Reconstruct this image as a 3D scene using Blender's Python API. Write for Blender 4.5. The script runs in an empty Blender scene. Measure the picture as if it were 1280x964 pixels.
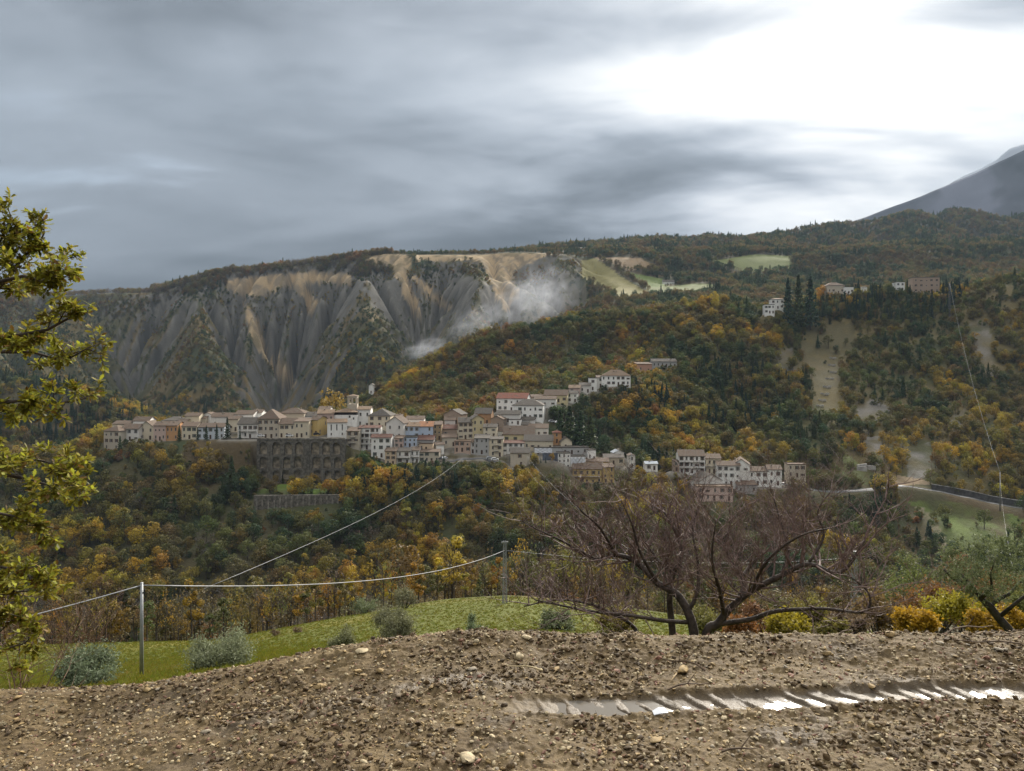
import bpy, bmesh, math, random
import numpy as np
from mathutils import Vector, Matrix

random.seed(7); np.random.seed(7)
SC = bpy.context.scene
COL = SC.collection
F, CX, HY, CAMZ = 960.0, 640.0, 460.0, 1.6      # focal length, centre column, horizon row (photo pixels), eye height


def P(px, py, Y):
    """a photograph pixel at a known distance Y -> a place"""
    return Vector(((px - CX) / F * Y, Y, CAMZ - (py - HY) / F * Y))


# ---------------------------------------------------------------- camera
cam = bpy.data.cameras.new('camera')
cam.sensor_width = 36.0
cam.lens = 36.0 * F / 1280.0
cam.shift_y = -(482.0 - HY) / 1280.0
cam.clip_start = 0.1
cam.clip_end = 30000.0
camo = bpy.data.objects.new('camera', cam)
camo.location = (0, 0, CAMZ)
camo.rotation_euler = (math.radians(90), 0, 0)
COL.objects.link(camo)
SC.camera = camo

# ---------------------------------------------------------------- exposure, renderer
SC.view_settings.view_transform = 'Standard'
SC.view_settings.look = 'None'
SC.view_settings.gamma = 1.0
SC.view_settings.use_curve_mapping = False
SC.view_settings.exposure = 2.68
SC.render.engine = 'CYCLES'
cy = SC.cycles
cy.use_denoising = True
cy.max_bounces = 5
cy.diffuse_bounces = 2
cy.glossy_bounces = 2
cy.transmission_bounces = 2
cy.transparent_max_bounces = 6
cy.volume_bounces = 0
cy.volume_max_steps = 256
cy.caustics_reflective = False
cy.caustics_refractive = False

# ---------------------------------------------------------------- sky: overcast, the sun behind cloud at the upper right
SUN_AZ = math.atan2(0.43, 1.0)                 # to the right of straight ahead
SUN_EL = math.radians(28.0)
SUN_DIR = Vector((math.sin(SUN_AZ) * math.cos(SUN_EL), math.cos(SUN_AZ) * math.cos(SUN_EL), math.sin(SUN_EL)))


class NT:
    """small helper for node trees"""
    def __init__(self, tree):
        self.t = tree
        tree.nodes.clear()

    def n(self, kind, **kw):
        nd = self.t.nodes.new(kind)
        for k, v in kw.items():
            if k in nd.inputs:
                self.set(nd.inputs[k], v)
            else:
                setattr(nd, k, v)
        return nd

    def set(self, sock, v):
        if hasattr(v, 'is_linked') or isinstance(v, bpy.types.NodeSocket):
            self.t.links.new(v, sock)
        else:
            if hasattr(sock, 'default_value'):
                try:
                    if len(sock.default_value) == 4 and len(v) == 3:
                        v = (*v, 1.0)
                except TypeError:
                    pass
            sock.default_value = v

    def math(self, op, a, b=None, c=None, clamp=False):
        nd = self.t.nodes.new('ShaderNodeMath')
        nd.operation = op
        nd.use_clamp = clamp
        for i, v in enumerate((a, b, c)):
            if v is not None:
                self.set(nd.inputs[i], v)
        return nd.outputs[0]

    def vmath(self, op, a, b=None, out=0):
        nd = self.t.nodes.new('ShaderNodeVectorMath')
        nd.operation = op
        self.set(nd.inputs[0], a)
        if b is not None:
            self.set(nd.inputs[1], b)
        return nd.outputs[out]

    def mix(self, f, a, b, blend='MIX'):
        nd = self.t.nodes.new('ShaderNodeMix')
        nd.data_type = 'RGBA'
        nd.blend_type = blend
        self.set(nd.inputs[0], f)
        self.set(nd.inputs[6], a)
        self.set(nd.inputs[7], b)
        return nd.outputs[2]

    def noise(self, vec, scale, detail=4, rough=0.55, dist=0.0, out='Fac'):
        nd = self.t.nodes.new('ShaderNodeTexNoise')
        if vec is not None:
            self.set(nd.inputs['Vector'], vec)
        nd.inputs['Scale'].default_value = scale
        nd.inputs['Detail'].default_value = detail
        nd.inputs['Roughness'].default_value = rough
        nd.inputs['Distortion'].default_value = dist
        return nd.outputs[out]

    def ramp(self, fac, stops, interp='LINEAR'):
        nd = self.t.nodes.new('ShaderNodeValToRGB')
        cr = nd.color_ramp
        cr.interpolation = interp
        while len(cr.elements) > len(stops):
            cr.elements.remove(cr.elements[-1])
        while len(cr.elements) < len(stops):
            cr.elements.new(0.5)
        for e, (p, c) in zip(cr.elements, stops):
            e.position = p
            e.color = (*c, 1.0) if len(c) == 3 else c
        self.set(nd.inputs[0], fac)
        return nd.outputs[0]

    def smooth(self, v, a, b, lo=0.0, hi=1.0):
        nd = self.t.nodes.new('ShaderNodeMapRange')
        nd.interpolation_type = 'SMOOTHSTEP'
        self.set(nd.inputs[0], v)
        for i, q in enumerate((a, b, lo, hi)):
            self.set(nd.inputs[i + 1], q)
        return nd.outputs[0]


world = bpy.data.worlds.new('World')
SC.world = world
world.use_nodes = True
w = NT(world.node_tree)
sky = w.n('ShaderNodeTexSky')
sky.sky_type = 'NISHITA'
sky.sun_disc = False
sky.sun_elevation = SUN_EL
sky.sun_rotation = SUN_AZ
sky.air_density = 1.0
sky.dust_density = 2.0
gen = w.n('ShaderNodeTexCoord').outputs['Generated']
d = w.vmath('NORMALIZE', gen)
sep = w.n('ShaderNodeSeparateXYZ', Vector=d)
up = w.math('MAXIMUM', sep.outputs[2], 0.0)
inv = w.math('DIVIDE', 1.0, w.math('ADD', up, 0.22))
pl = w.vmath('MULTIPLY', w.n('ShaderNodeCombineXYZ', X=sep.outputs[0], Y=sep.outputs[1], Z=0.0).outputs[0],
             w.n('ShaderNodeCombineXYZ', X=inv, Y=inv, Z=0.0).outputs[0])
# cloud sheets, seen from below: large masses, streaks, fine texture
rot = w.n('ShaderNodeMapping', Vector=pl)
rot.inputs['Rotation'].default_value = (0, 0, math.radians(-18))
rot.inputs['Scale'].default_value = (0.75, 1.35, 1.0)
rot.inputs['Location'].default_value = (3.1, 1.35, 0.0)
big = w.noise(rot.outputs[0], 0.85, 5, 0.50, 0.45)
fine = w.noise(rot.outputs[0], 2.4, 6, 0.52, 0.5)
thick = w.math('ADD', w.math('MULTIPLY', big, 0.77), w.math('MULTIPLY', fine, 0.23))
cosun = w.vmath('DOT_PRODUCT', d, tuple(SUN_DIR), out='Value')
cosun = w.math('MAXIMUM', cosun, 0.0)
glow_w = w.math('POWER', cosun, 13.0)
glow_n = w.math('POWER', cosun, 42.0)
# cloud brightness: overcast brightening overhead, steepened towards the zenith to light the ground; thin parts let more light through, most of all round the sun
thin = w.math('ADD', w.smooth(thick, 0.63, 0.35), w.math('MULTIPLY', glow_n, 0.22), clamp=True)
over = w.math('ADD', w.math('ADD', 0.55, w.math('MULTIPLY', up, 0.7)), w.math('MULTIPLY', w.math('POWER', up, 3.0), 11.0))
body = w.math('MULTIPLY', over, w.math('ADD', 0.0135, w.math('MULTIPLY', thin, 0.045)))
sunl = w.math('ADD', w.math('MULTIPLY', glow_w, w.math('ADD', 0.012, w.math('MULTIPLY', thin, 0.155))),
              w.math('MULTIPLY', glow_n, w.math('ADD', 0.026, w.math('MULTIPLY', thin, 0.22))))
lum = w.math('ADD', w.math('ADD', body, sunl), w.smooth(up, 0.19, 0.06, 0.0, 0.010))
tint = w.mix(w.smooth(lum, 0.03, 0.22), (0.86, 0.95, 1.08), (1.01, 1.0, 0.975))
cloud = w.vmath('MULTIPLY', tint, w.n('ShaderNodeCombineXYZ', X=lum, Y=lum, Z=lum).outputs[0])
skyc = w.vmath('MULTIPLY', sky.outputs[0], (0.05, 0.05, 0.05))
cover = w.smooth(thick, 0.28, 0.40, 0.80, 1.0)
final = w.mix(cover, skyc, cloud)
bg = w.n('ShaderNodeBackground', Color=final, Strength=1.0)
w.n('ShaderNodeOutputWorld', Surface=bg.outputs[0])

sun = bpy.data.lights.new('sun', 'SUN')
sun.energy = 1.5
sun.angle = math.radians(22)
sun.color = (1.0, 0.93, 0.82)
suno = bpy.data.objects.new('sun', sun)
suno.rotation_euler = SUN_DIR.to_track_quat('Z', 'Y').to_euler()
suno.location = (40, 60, 60)
COL.objects.link(suno)


# ---------------------------------------------------------------- helpers
def tag(o, label=None, cat=None, group=None, kind=None):
    if label: o['label'] = label
    if cat: o['category'] = cat
    if group: o['group'] = group
    if kind: o['kind'] = kind
    return o


def link(name, data, parent=None, loc=None, rz=None, scale=None):
    o = bpy.data.objects.new(name, data)
    COL.objects.link(o)
    if parent is not None: o.parent = parent
    if loc is not None: o.location = loc
    if rz is not None: o.rotation_euler = (0, 0, rz)
    if scale is not None: o.scale = scale
    return o


def empty(name, loc, rz=0.0, label=None, cat=None, group=None):
    o = link(name, None, None, loc, rz)
    o.empty_display_size = 0.5
    return tag(o, label, cat, group)


class MB:
    """collects vertices and faces for one mesh"""
    def __init__(self):
        self.v, self.f, self.m = [], [], []

    def add(self, vs, fs, m=0):
        b = len(self.v)
        self.v.extend([tuple(p) for p in vs])
        self.f.extend([tuple(i + b for i in q) for q in fs])
        self.m.extend([m] * len(fs))

    def box(self, x0, x1, y0, y1, z0, z1, m=0):
        self.add([(x0, y0, z0), (x1, y0, z0), (x1, y1, z0), (x0, y1, z0), (x0, y0, z1), (x1, y0, z1), (x1, y1, z1), (x0, y1, z1)],
                 [(0, 3, 2, 1), (4, 5, 6, 7), (0, 1, 5, 4), (1, 2, 6, 5), (2, 3, 7, 6), (3, 0, 4, 7)], m)

    def tube(self, pts, rad, sides=6, m=0, cap=True):
        n = len(pts)
        pts = [Vector(p) for p in pts]
        if not hasattr(rad, '__len__'): rad = [rad] * n
        vs, prev = [], None
        for i in range(n):
            t = (pts[min(i + 1, n - 1)] - pts[max(i - 1, 0)])
            if t.length < 1e-9: t = Vector((0, 0, 1))
            t.normalize()
            a = prev if prev is not None else (Vector((1, 0, 0)) if abs(t.x) < 0.9 else Vector((0, 1, 0)))
            u = a - t * a.dot(t)
            if u.length < 1e-6:
                u = Vector((0, 1, 0)) - t * t.y
            u.normalize()
            prev = u
            v = t.cross(u)
            for k in range(sides):
                an = 2 * math.pi * k / sides
                vs.append(pts[i] + (u * math.cos(an) + v * math.sin(an)) * rad[i])
        fs = []
        for i in range(n - 1):
            for k in range(sides):
                k2 = (k + 1) % sides
                fs.append((i * sides + k, i * sides + k2, (i + 1) * sides + k2, (i + 1) * sides + k))
        if cap:
            fs.append(tuple(reversed(range(sides))))
            fs.append(tuple(range((n - 1) * sides, n * sides)))
        self.add(vs, fs, m)

    def mesh(self, name, mats, smooth=False):
        me = bpy.data.meshes.new(name)
        me.from_pydata(self.v, [], self.f)
        for mt in (mats if isinstance(mats, (list, tuple)) else [mats]):
            me.materials.append(mt)
        if len(me.materials) > 1:
            me.polygons.foreach_set('material_index', self.m)
        if smooth:
            me.polygons.foreach_set('use_smooth', [True] * len(self.f))
        me.update()
        return me

    def obj(self, name, mats, parent=None, loc=None, rz=None, smooth=False):
        return link(name, self.mesh(name, mats, smooth), parent, loc, rz)


def np_mesh(name, v, faces, mats, smooth=False, attr=None):
    """fast mesh from numpy arrays; faces: (n, k)"""
    me = bpy.data.meshes.new(name)
    v = np.asarray(v, dtype=np.float32)
    faces = np.asarray(faces, dtype=np.int32)
    n, k = faces.shape
    me.vertices.add(len(v))
    me.vertices.foreach_set('co', v.ravel())
    me.loops.add(n * k)
    me.loops.foreach_set('vertex_index', faces.ravel())
    me.polygons.add(n)
    me.polygons.foreach_set('loop_start', np.arange(0, n * k, k, dtype=np.int32))
    me.polygons.foreach_set('loop_total', np.full(n, k, dtype=np.int32))
    if smooth:
        me.polygons.foreach_set('use_smooth', np.ones(n, dtype=bool))
    for mt in (mats if isinstance(mats, (list, tuple)) else [mats]):
        me.materials.append(mt)
    me.update(calc_edges=True)
    if attr:
        for nm, (typ, dat) in attr.items():
            at = me.attributes.new(nm, typ, 'POINT')
            if typ == 'FLOAT_COLOR':
                at.data.foreach_set('color', np.asarray(dat, dtype=np.float32).ravel())
            elif typ == 'FLOAT_VECTOR':
                at.data.foreach_set('vector', np.asarray(dat, dtype=np.float32).ravel())
            else:
                at.data.foreach_set('value', np.asarray(dat))
    me.validate()
    return me


def _hash(ix, iy, seed):
    h = (ix.astype(np.int64) * 374761393 + iy.astype(np.int64) * 668265263 + seed * 1442695041) & 0x7fffffff
    h = ((h ^ (h >> 13)) * 1274126177) & 0x7fffffff
    h = ((h ^ (h >> 16)) * 1103515245 + 12345) & 0x7fffffff
    return (h & 0xffffff) / float(0xffffff)


def vnoise(x, y, seed=0):
    x = np.asarray(x, dtype=float); y = np.asarray(y, dtype=float)
    ix, iy = np.floor(x), np.floor(y)
    fx, fy = x - ix, y - iy
    fx = fx * fx * (3 - 2 * fx); fy = fy * fy * (3 - 2 * fy)
    ix = ix.astype(np.int64); iy = iy.astype(np.int64)
    a = _hash(ix, iy, seed); b = _hash(ix + 1, iy, seed); c = _hash(ix, iy + 1, seed); e = _hash(ix + 1, iy + 1, seed)
    return (a * (1 - fx) + b * fx) * (1 - fy) + (c * (1 - fx) + e * fx) * fy


def fbm(x, y, seed=0, octv=4, gain=0.5):
    s, a, t, f = 0.0, 1.0, 0.0, 1.0
    for i in range(octv):
        s = s + a * (vnoise(x * f + 17.3 * i, y * f - 9.1 * i, seed + i) * 2 - 1)
        t += a; a *= gain; f *= 2.03
    return s / t


def sstep(x, a, b):
    t = np.clip((x - a) / (b - a), 0, 1)
    return t * t * (3 - 2 * t)


def inpoly(px, py, poly):
    r = np.zeros(np.shape(px), bool)
    n = len(poly)
    for i in range(n):
        x1, y1 = poly[i]; x2, y2 = poly[(i + 1) % n]
        c = ((y1 > py) != (y2 > py)) & (px < (x2 - x1) * (py - y1) / (y2 - y1 + 1e-12) + x1)
        r ^= c
    return r


# ---------------------------------------------------------------- materials
MAT = {}


def plain(name, col, rough=0.8, metal=0.0, var=0.25, scale=2.0, bump=0.0, bscale=20.0, rnd=0.0, spec=0.3):
    """base colour broken up by noise; optional fine relief"""
    if name in MAT: return MAT[name]
    m = bpy.data.materials.new(name); m.use_nodes = True
    t = NT(m.node_tree)
    co = t.n('ShaderNodeTexCoord').outputs['Object']
    nz = t.noise(co, scale, 5, 0.6)
    lo = tuple(c * (1 - var) for c in col); hi = tuple(min(1, c * (1 + var)) for c in col)
    c = t.mix(t.smooth(nz, 0.3, 0.7), lo, hi)
    if rnd:
        r = t.n('ShaderNodeObjectInfo').outputs['Random']
        k = t.math('ADD', 1 - rnd, t.math('MULTIPLY', r, 2 * rnd))
        c = t.vmath('MULTIPLY', c, t.n('ShaderNodeCombineXYZ', X=k, Y=k, Z=k).outputs[0])
    b = t.n('ShaderNodeBsdfPrincipled', **{'Base Color': c, 'Roughness': rough, 'Metallic': metal, 'Specular IOR Level': spec})
    if bump:
        bn = t.n('ShaderNodeBump', Height=t.noise(co, bscale, 4, 0.6), Strength=bump, Distance=0.02)
        t.set(b.inputs['Normal'], bn.outputs[0])
    t.n('ShaderNodeOutputMaterial', Surface=b.outputs[0])
    MAT[name] = m
    return m


def foliage(name, col, transl=0.35, var=0.35, rnd=0.22):
    if name in MAT: return MAT[name]
    m = bpy.data.materials.new(name); m.use_nodes = True
    t = NT(m.node_tree)
    at = t.n('ShaderNodeAttribute', attribute_name='leaf_tone')
    r = t.n('ShaderNodeObjectInfo').outputs['Random']
    k = t.math('ADD', 1 - var - rnd, t.math('ADD', t.math('MULTIPLY', at.outputs['Fac'], 2 * var), t.math('MULTIPLY', r, 2 * rnd)))
    warm = (col[0] * 1.18, col[1] * 0.93, col[2] * 0.8); cool = (col[0] * 0.86, col[1] * 1.06, col[2] * 1.1)
    c = t.mix(t.math('FRACT', t.math('MULTIPLY', r, 7.31)), warm, cool)
    c = t.vmath('MULTIPLY', c, t.n('ShaderNodeCombineXYZ', X=k, Y=k, Z=k).outputs[0])
    df = t.n('ShaderNodeBsdfPrincipled', **{'Base Color': c, 'Roughness': 0.65, 'Specular IOR Level': 0.25})
    tr = t.n('ShaderNodeBsdfTranslucent', Color=c)
    mx = t.n('ShaderNodeMixShader', Fac=transl)
    t.t.links.new(df.outputs[0], mx.inputs[1]); t.t.links.new(tr.outputs[0], mx.inputs[2])
    t.n('ShaderNodeOutputMaterial', Surface=mx.outputs[0])
    MAT[name] = m
    return m

# ================================================================ terrain
# survey lines: (distance Y, {photo column: photo row where the ground of that line shows or would show})
LINES = [
    (4.0, {-900: 1120, 2200: 1120}),
    (20, {-900: 935, 0: 880, 177: 861, 300: 845, 400: 831, 480: 820, 640: 811, 900: 813, 1280: 818, 2200: 860}),
    (55, {-900: 860, 0: 842, 177: 826, 300: 814, 400: 807, 492: 803, 590: 799, 640: 791, 900: 800, 1280: 806, 2200: 830}),
    (95, {-900: 830, 0: 805, 177: 801, 270: 800, 350: 785, 420: 772, 500: 758, 560: 749, 640: 745, 720: 752, 800: 764, 900: 778, 1100: 790, 1280: 800, 2200: 820}),
    (160, {-900: 850, 0: 830, 640: 772, 900: 785, 1280: 792, 2200: 810}),
    (290, {-900: 790, 0: 776, 640: 758, 1000: 748, 1280: 735, 2200: 745}),
    (345, {-900: 700, 0: 680, 130: 664, 330: 672, 480: 668, 640: 664, 850: 672, 1050: 690, 1180: 692, 1280: 694, 2200: 690}),
    (372, {-900: 655, 0: 645, 100: 625, 200: 618, 300: 628, 425: 622, 500: 612, 640: 622, 760: 632, 850: 630, 1000: 644, 1100: 648, 1180: 656, 1280: 664, 2200: 670}),
    (396, {-900: 622, 0: 615, 90: 596, 130: 576, 230: 570, 330: 598, 425: 598, 445: 572, 490: 582, 550: 580, 640: 590, 700: 602, 770: 608, 850: 600, 900: 616, 1000: 620, 1100: 622, 1160: 627, 1260: 639, 1400: 645, 2200: 650}),
    (412, {-900: 605, 0: 596, 90: 580, 130: 562, 230: 549, 330: 548, 430: 546, 490: 566, 550: 570, 640: 578, 700: 586, 770: 596, 850: 592, 900: 602, 1000: 606, 1100: 603, 1160: 604, 1260: 614, 1400: 620, 2200: 630}),
    (450, {-900: 600, 0: 592, 90: 572, 130: 552, 230: 536, 330: 532, 430: 526, 490: 534, 550: 552, 640: 536, 700: 540, 760: 556, 850: 560, 1000: 560, 1100: 560, 1280: 566, 2200: 560}),
    (520, {-900: 600, 0: 594, 130: 572, 330: 556, 430: 546, 490: 536, 560: 526, 620: 512, 700: 496, 760: 492, 800: 492, 900: 506, 1000: 502, 1100: 500, 1280: 506, 2200: 470}),
    (610, {-900: 572, 0: 570, 100: 575, 250: 570, 400: 552, 480: 512, 560: 486, 640: 472, 720: 458, 800: 462, 850: 434, 900: 424, 950: 420, 1000: 440, 1050: 440, 1100: 428, 1180: 424, 1280: 412, 2200: 350}),
    (700, {-900: 430, -200: 450, 0: 476, 100: 488, 180: 520, 250: 550, 330: 555, 400: 540, 460: 504, 500: 474, 560: 450, 600: 424, 656: 416, 734: 402, 789: 398, 836: 394, 871: 384, 914: 378, 945: 396, 1000: 384, 1100: 372, 1180: 370, 1280: 346, 2200: 220}),
    (800, {-900: 440, -200: 455, 0: 480, 100: 500, 250: 548, 400: 536, 470: 522, 600: 480, 800: 414, 850: 400, 1000: 410, 1280: 390, 2200: 280}),
    (900, {-900: 450, -200: 450, 0: 468, 150: 506, 250: 524, 350: 516, 450: 494, 530: 466, 600: 444, 700: 416, 740: 404, 800: 392, 900: 386, 1000: 390, 1280: 372, 2200: 300}),
    (1080, {-900: 430, 0: 430, 150: 442, 250: 444, 350: 444, 450: 424, 530: 406, 600: 396, 700: 382, 740: 376, 800: 369, 900: 362, 1000: 366, 1280: 352, 2200: 290}),
    (1250, {-900: 400, 0: 396, 120: 394, 200: 386, 250: 374, 350: 362, 430: 350, 480: 340, 530: 340, 620: 340, 680: 342, 735: 346, 800: 345, 900: 344, 1000: 346, 1100: 338, 1280: 330, 2200: 260}),
    (1330, {-900: 380, -200: 372, 0: 371, 110: 369, 200: 366, 240: 351, 270: 341, 350: 335, 400: 327, 450: 320, 490: 317, 530: 319, 600: 319, 650: 317, 680: 318, 735: 324, 800: 324, 870: 324, 940: 322, 1000: 325, 1100: 318, 1280: 310, 2200: 240}),
    (1650, {-900: 395, 0: 385, 270: 362, 450: 335, 600: 324, 700: 313, 760: 309, 830: 304, 900: 301, 1000: 303, 1100: 300, 1280: 296, 2200: 220}),
    (2100, {-900: 430, 0: 420, 450: 350, 600: 332, 700: 316, 800: 306, 900: 300, 950: 297, 1000: 290, 1080: 279, 1130: 268, 1210: 262, 1280: 272, 1500: 255, 2200: 220}),
    (2700, {-900: 450, 0: 440, 600: 345, 900: 325, 1080: 296, 1280: 285, 2200: 260}),
]

rows = np.unique(np.concatenate([
    np.linspace(4, 20, 14), np.linspace(20, 110, 52), np.linspace(110, 290, 34), np.linspace(290, 385, 44), np.linspace(385, 470, 86),
    np.linspace(470, 720, 84), np.linspace(720, 880, 34), np.linspace(880, 1350, 158), np.linspace(1350, 2160, 84), np.linspace(2160, 2700, 12)]))
cols = np.unique(np.concatenate([np.linspace(-900, -120, 40), np.linspace(-120, 1400, 508), np.linspace(1400, 2200, 40)]))
NR, NC = len(rows), len(cols)


def pchip_rows(Yk, Zk, Yq):
    """monotone cubic through the survey lines, for every column at once: Zk (K, C) -> (Q, C)"""
    h = np.diff(Yk)[:, None]
    dl = np.diff(Zk, axis=0) / h
    m = np.zeros_like(Zk)
    w1 = 2 * h[1:] + h[:-1]; w2 = h[1:] + 2 * h[:-1]
    ok = dl[:-1] * dl[1:] > 0
    with np.errstate(divide='ignore', invalid='ignore'):
        hm = (w1 + w2) / (w1 / dl[:-1] + w2 / dl[1:])
    m[1:-1] = np.where(ok, hm, 0)
    m[0] = dl[0]; m[-1] = dl[-1]
    k = np.clip(np.searchsorted(Yk, Yq, side='right') - 1, 0, len(Yk) - 2)
    t = ((Yq - Yk[k]) / np.diff(Yk)[k])[:, None]
    hh = np.diff(Yk)[k][:, None]
    return ((1 + 2 * t) * (1 - t) ** 2 * Zk[k] + t * (1 - t) ** 2 * hh * m[k] + t * t * (3 - 2 * t) * Zk[k + 1] + t * t * (t - 1) * hh * m[k + 1])


def smooth1(a, n):
    if n < 2: return a
    k = np.hanning(n + 2)[1:-1]; k /= k.sum()
    return np.convolve(np.pad(a, n // 2, mode='edge'), k, mode='same')[n // 2: n // 2 + len(a)]


Yk = np.array([l[0] for l in LINES], float)
Zk = []
uc = np.linspace(-900, 2200, 1551)
for Yl, dct in LINES:
    xs = sorted(dct)
    py = np.interp(uc, xs, [dct[q] for q in xs])
    py = smooth1(py, 21 if 300 < Yl < 480 else 31)
    Zk.append(np.interp(cols, uc, CAMZ - (py - HY) / F * Yl))
Zk = np.array(Zk)
TZ = pchip_rows(Yk, Zk, rows)
TY = np.repeat(rows[:, None], NC, 1)
TX = (cols[None, :] - CX) / F * TY

# natural unevenness, growing with the size of the landform
amp = np.interp(TY, [4, 20, 95, 200, 380, 392, 470, 520, 700, 900, 1330, 2100, 2700], [0, .05, .3, 2.0, 1.0, .2, .2, 2.2, 4.0, 3.0, 2.0, 9, 9])
wl = np.where(TY < 130, 14.0, np.where(TY < 760, 55.0, 110.0))
TZ = TZ + amp * fbm(TX / 55.0, TY / 55.0, 3, 4) * np.where(TY < 1400, 1, 0.4) + amp * 1.6 * fbm(TX / 150.0, TY / 150.0, 9, 3) * (TY > 1400)


# --- water-cut gullies: stream-power erosion of the clay slopes and of the far ridge
def erode(x0, x1, y0, y1, dx, K, steps, fade, seed, jit, dif=0.30):
    global TZ
    gx = np.arange(x0, x1 + dx, dx); gy = np.arange(y0, y1 + dx, dx)
    nx, ny = len(gx), len(gy)
    GX, GY = np.meshgrid(gx, gy)
    PX = CX + F * GX / GY
    ci = np.clip(np.interp(PX, cols, np.arange(NC)), 0, NC - 1.001); ri = np.clip(np.interp(GY, rows, np.arange(NR)), 0, NR - 1.001)
    c0 = ci.astype(int); r0 = ri.astype(int); fc = ci - c0; fr = ri - r0
    Z = (TZ[r0, c0] * (1 - fc) + TZ[r0, c0 + 1] * fc) * (1 - fr) + (TZ[r0 + 1, c0] * (1 - fc) + TZ[r0 + 1, c0 + 1] * fc) * fr
    Z0 = Z.copy()
    Z = Z + jit * (fbm(GX / 34, GY / 34, seed, 4, 0.6) + 3.4 * fbm(GX / 105, GY / 105, seed + 7, 2, 0.5))
    offs = [(-1, -1), (-1, 0), (-1, 1), (0, -1), (0, 1), (1, -1), (1, 0), (1, 1)]
    dist = np.array([math.hypot(*o) * dx for o in offs])
    idx = np.arange(nx * ny).reshape(ny, nx)
    interior = np.zeros((ny, nx), bool); interior[1:-1, 1:-1] = True
    intr = interior.ravel()
    for s in range(steps):
        best = np.zeros((ny, nx)); rec = idx.copy(); rd = np.full((ny, nx), dx)
        for (oy, ox), dd in zip(offs, dist):
            zz = np.roll(np.roll(Z, -oy, 0), -ox, 1)
            sl = (Z - zz) / dd
            b = (sl > best) & interior
            best[b] = sl[b]; rec[b] = np.roll(np.roll(idx, -oy, 0), -ox, 1)[b]; rd[b] = dd
        order = np.argsort(Z.ravel(), kind='stable')
        r_ = rec.ravel().tolist(); A = [dx * dx] * (nx * ny)
        ol = order.tolist()
        for i in reversed(ol):
            j = r_[i]
            if j != i: A[j] += A[i]
        An = np.array(A)
        kk = (K * np.sqrt(An) / rd.ravel())
        kk[~intr] = 0
        kk = kk.tolist(); zl = Z.ravel().tolist()
        for i in ol:
            j = r_[i]
            if j != i:
                q = kk[i]; zi = zl[i]
                if zl[j] < zi: zl[i] = (zi + q * zl[j]) / (1 + q)
        Z = np.array(zl).reshape(ny, nx)
        # slopes cannot stand steeper than about 48 degrees for long
        L = (np.roll(Z, 1, 0) + np.roll(Z, -1, 0) + np.roll(Z, 1, 1) + np.roll(Z, -1, 1)) / 4 - Z
        Z = Z + np.where(interior, np.clip(L, -3, 3) * dif, 0)
    D = Z - Z0
    fx = sstep(GX, x0, x0 + fade) * (1 - sstep(GX, x1 - fade, x1)); fy = sstep(GY, y0, y0 + fade) * (1 - sstep(GY, y1 - fade * .5, y1))
    D = D * fx * fy
    # back onto the terrain rows
    sel = (rows > y0) & (rows < y1)
    ri = np.interp(TY[sel], gy, np.arange(ny)); ci = np.interp(TX[sel], gx, np.arange(nx))
    ri = np.clip(ri, 0, ny - 1.001); ci = np.clip(ci, 0, nx - 1.001)
    r0 = ri.astype(int); c0 = ci.astype(int); fr = ri - r0; fc = ci - c0
    dd = (D[r0, c0] * (1 - fc) + D[r0, c0 + 1] * fc) * (1 - fr) + (D[r0 + 1, c0] * (1 - fc) + D[r0 + 1, c0 + 1] * fc) * fr
    ins = (TX[sel] > x0) & (TX[sel] < x1)
    TZ[sel] = TZ[sel] + np.where(ins, dd, 0)


# the amphitheatre of the clay slopes: hollows that gather the gullies, spurs between them
pxx = CX + F * TX / TY
bw_ = sstep(TY, 870, 990) * (1 - sstep(TY, 1150, 1300))
hol = lambda c_, w_: np.exp(-((pxx - c_ - 12 * fbm(TY / 90, TX / 90, 19, 2)) / w_) ** 2)
TZ = TZ + bw_ * (-58 * hol(352, 46) + 30 * hol(252, 44) + 34 * hol(448, 42) - 34 * hol(165, 46) - 30 * hol(535, 32) + 22 * hol(590, 26) + 18 * hol(395, 14) + 14 * hol(310, 14))
erode(-900, 170, 820, 1350, 4.2, 0.075, 20, 60, 21, 5.0, 0.20)
erode(150, 1500, 1380, 2300, 10.0, 0.10, 14, 120, 33, 2.2)


def hgt(X, Y):
    X = np.asarray(X, float); Y = np.asarray(Y, float)
    ci = np.clip(np.interp(CX + F * X / Y, cols, np.arange(NC)), 0, NC - 1.001); ri = np.clip(np.interp(Y, rows, np.arange(NR)), 0, NR - 1.001)
    c0 = ci.astype(int); r0 = ri.astype(int); fc = ci - c0; fr = ri - r0
    return (TZ[r0, c0] * (1 - fc) + TZ[r0, c0 + 1] * fc) * (1 - fr) + (TZ[r0 + 1, c0] * (1 - fc) + TZ[r0 + 1, c0 + 1] * fc) * fr

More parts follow.
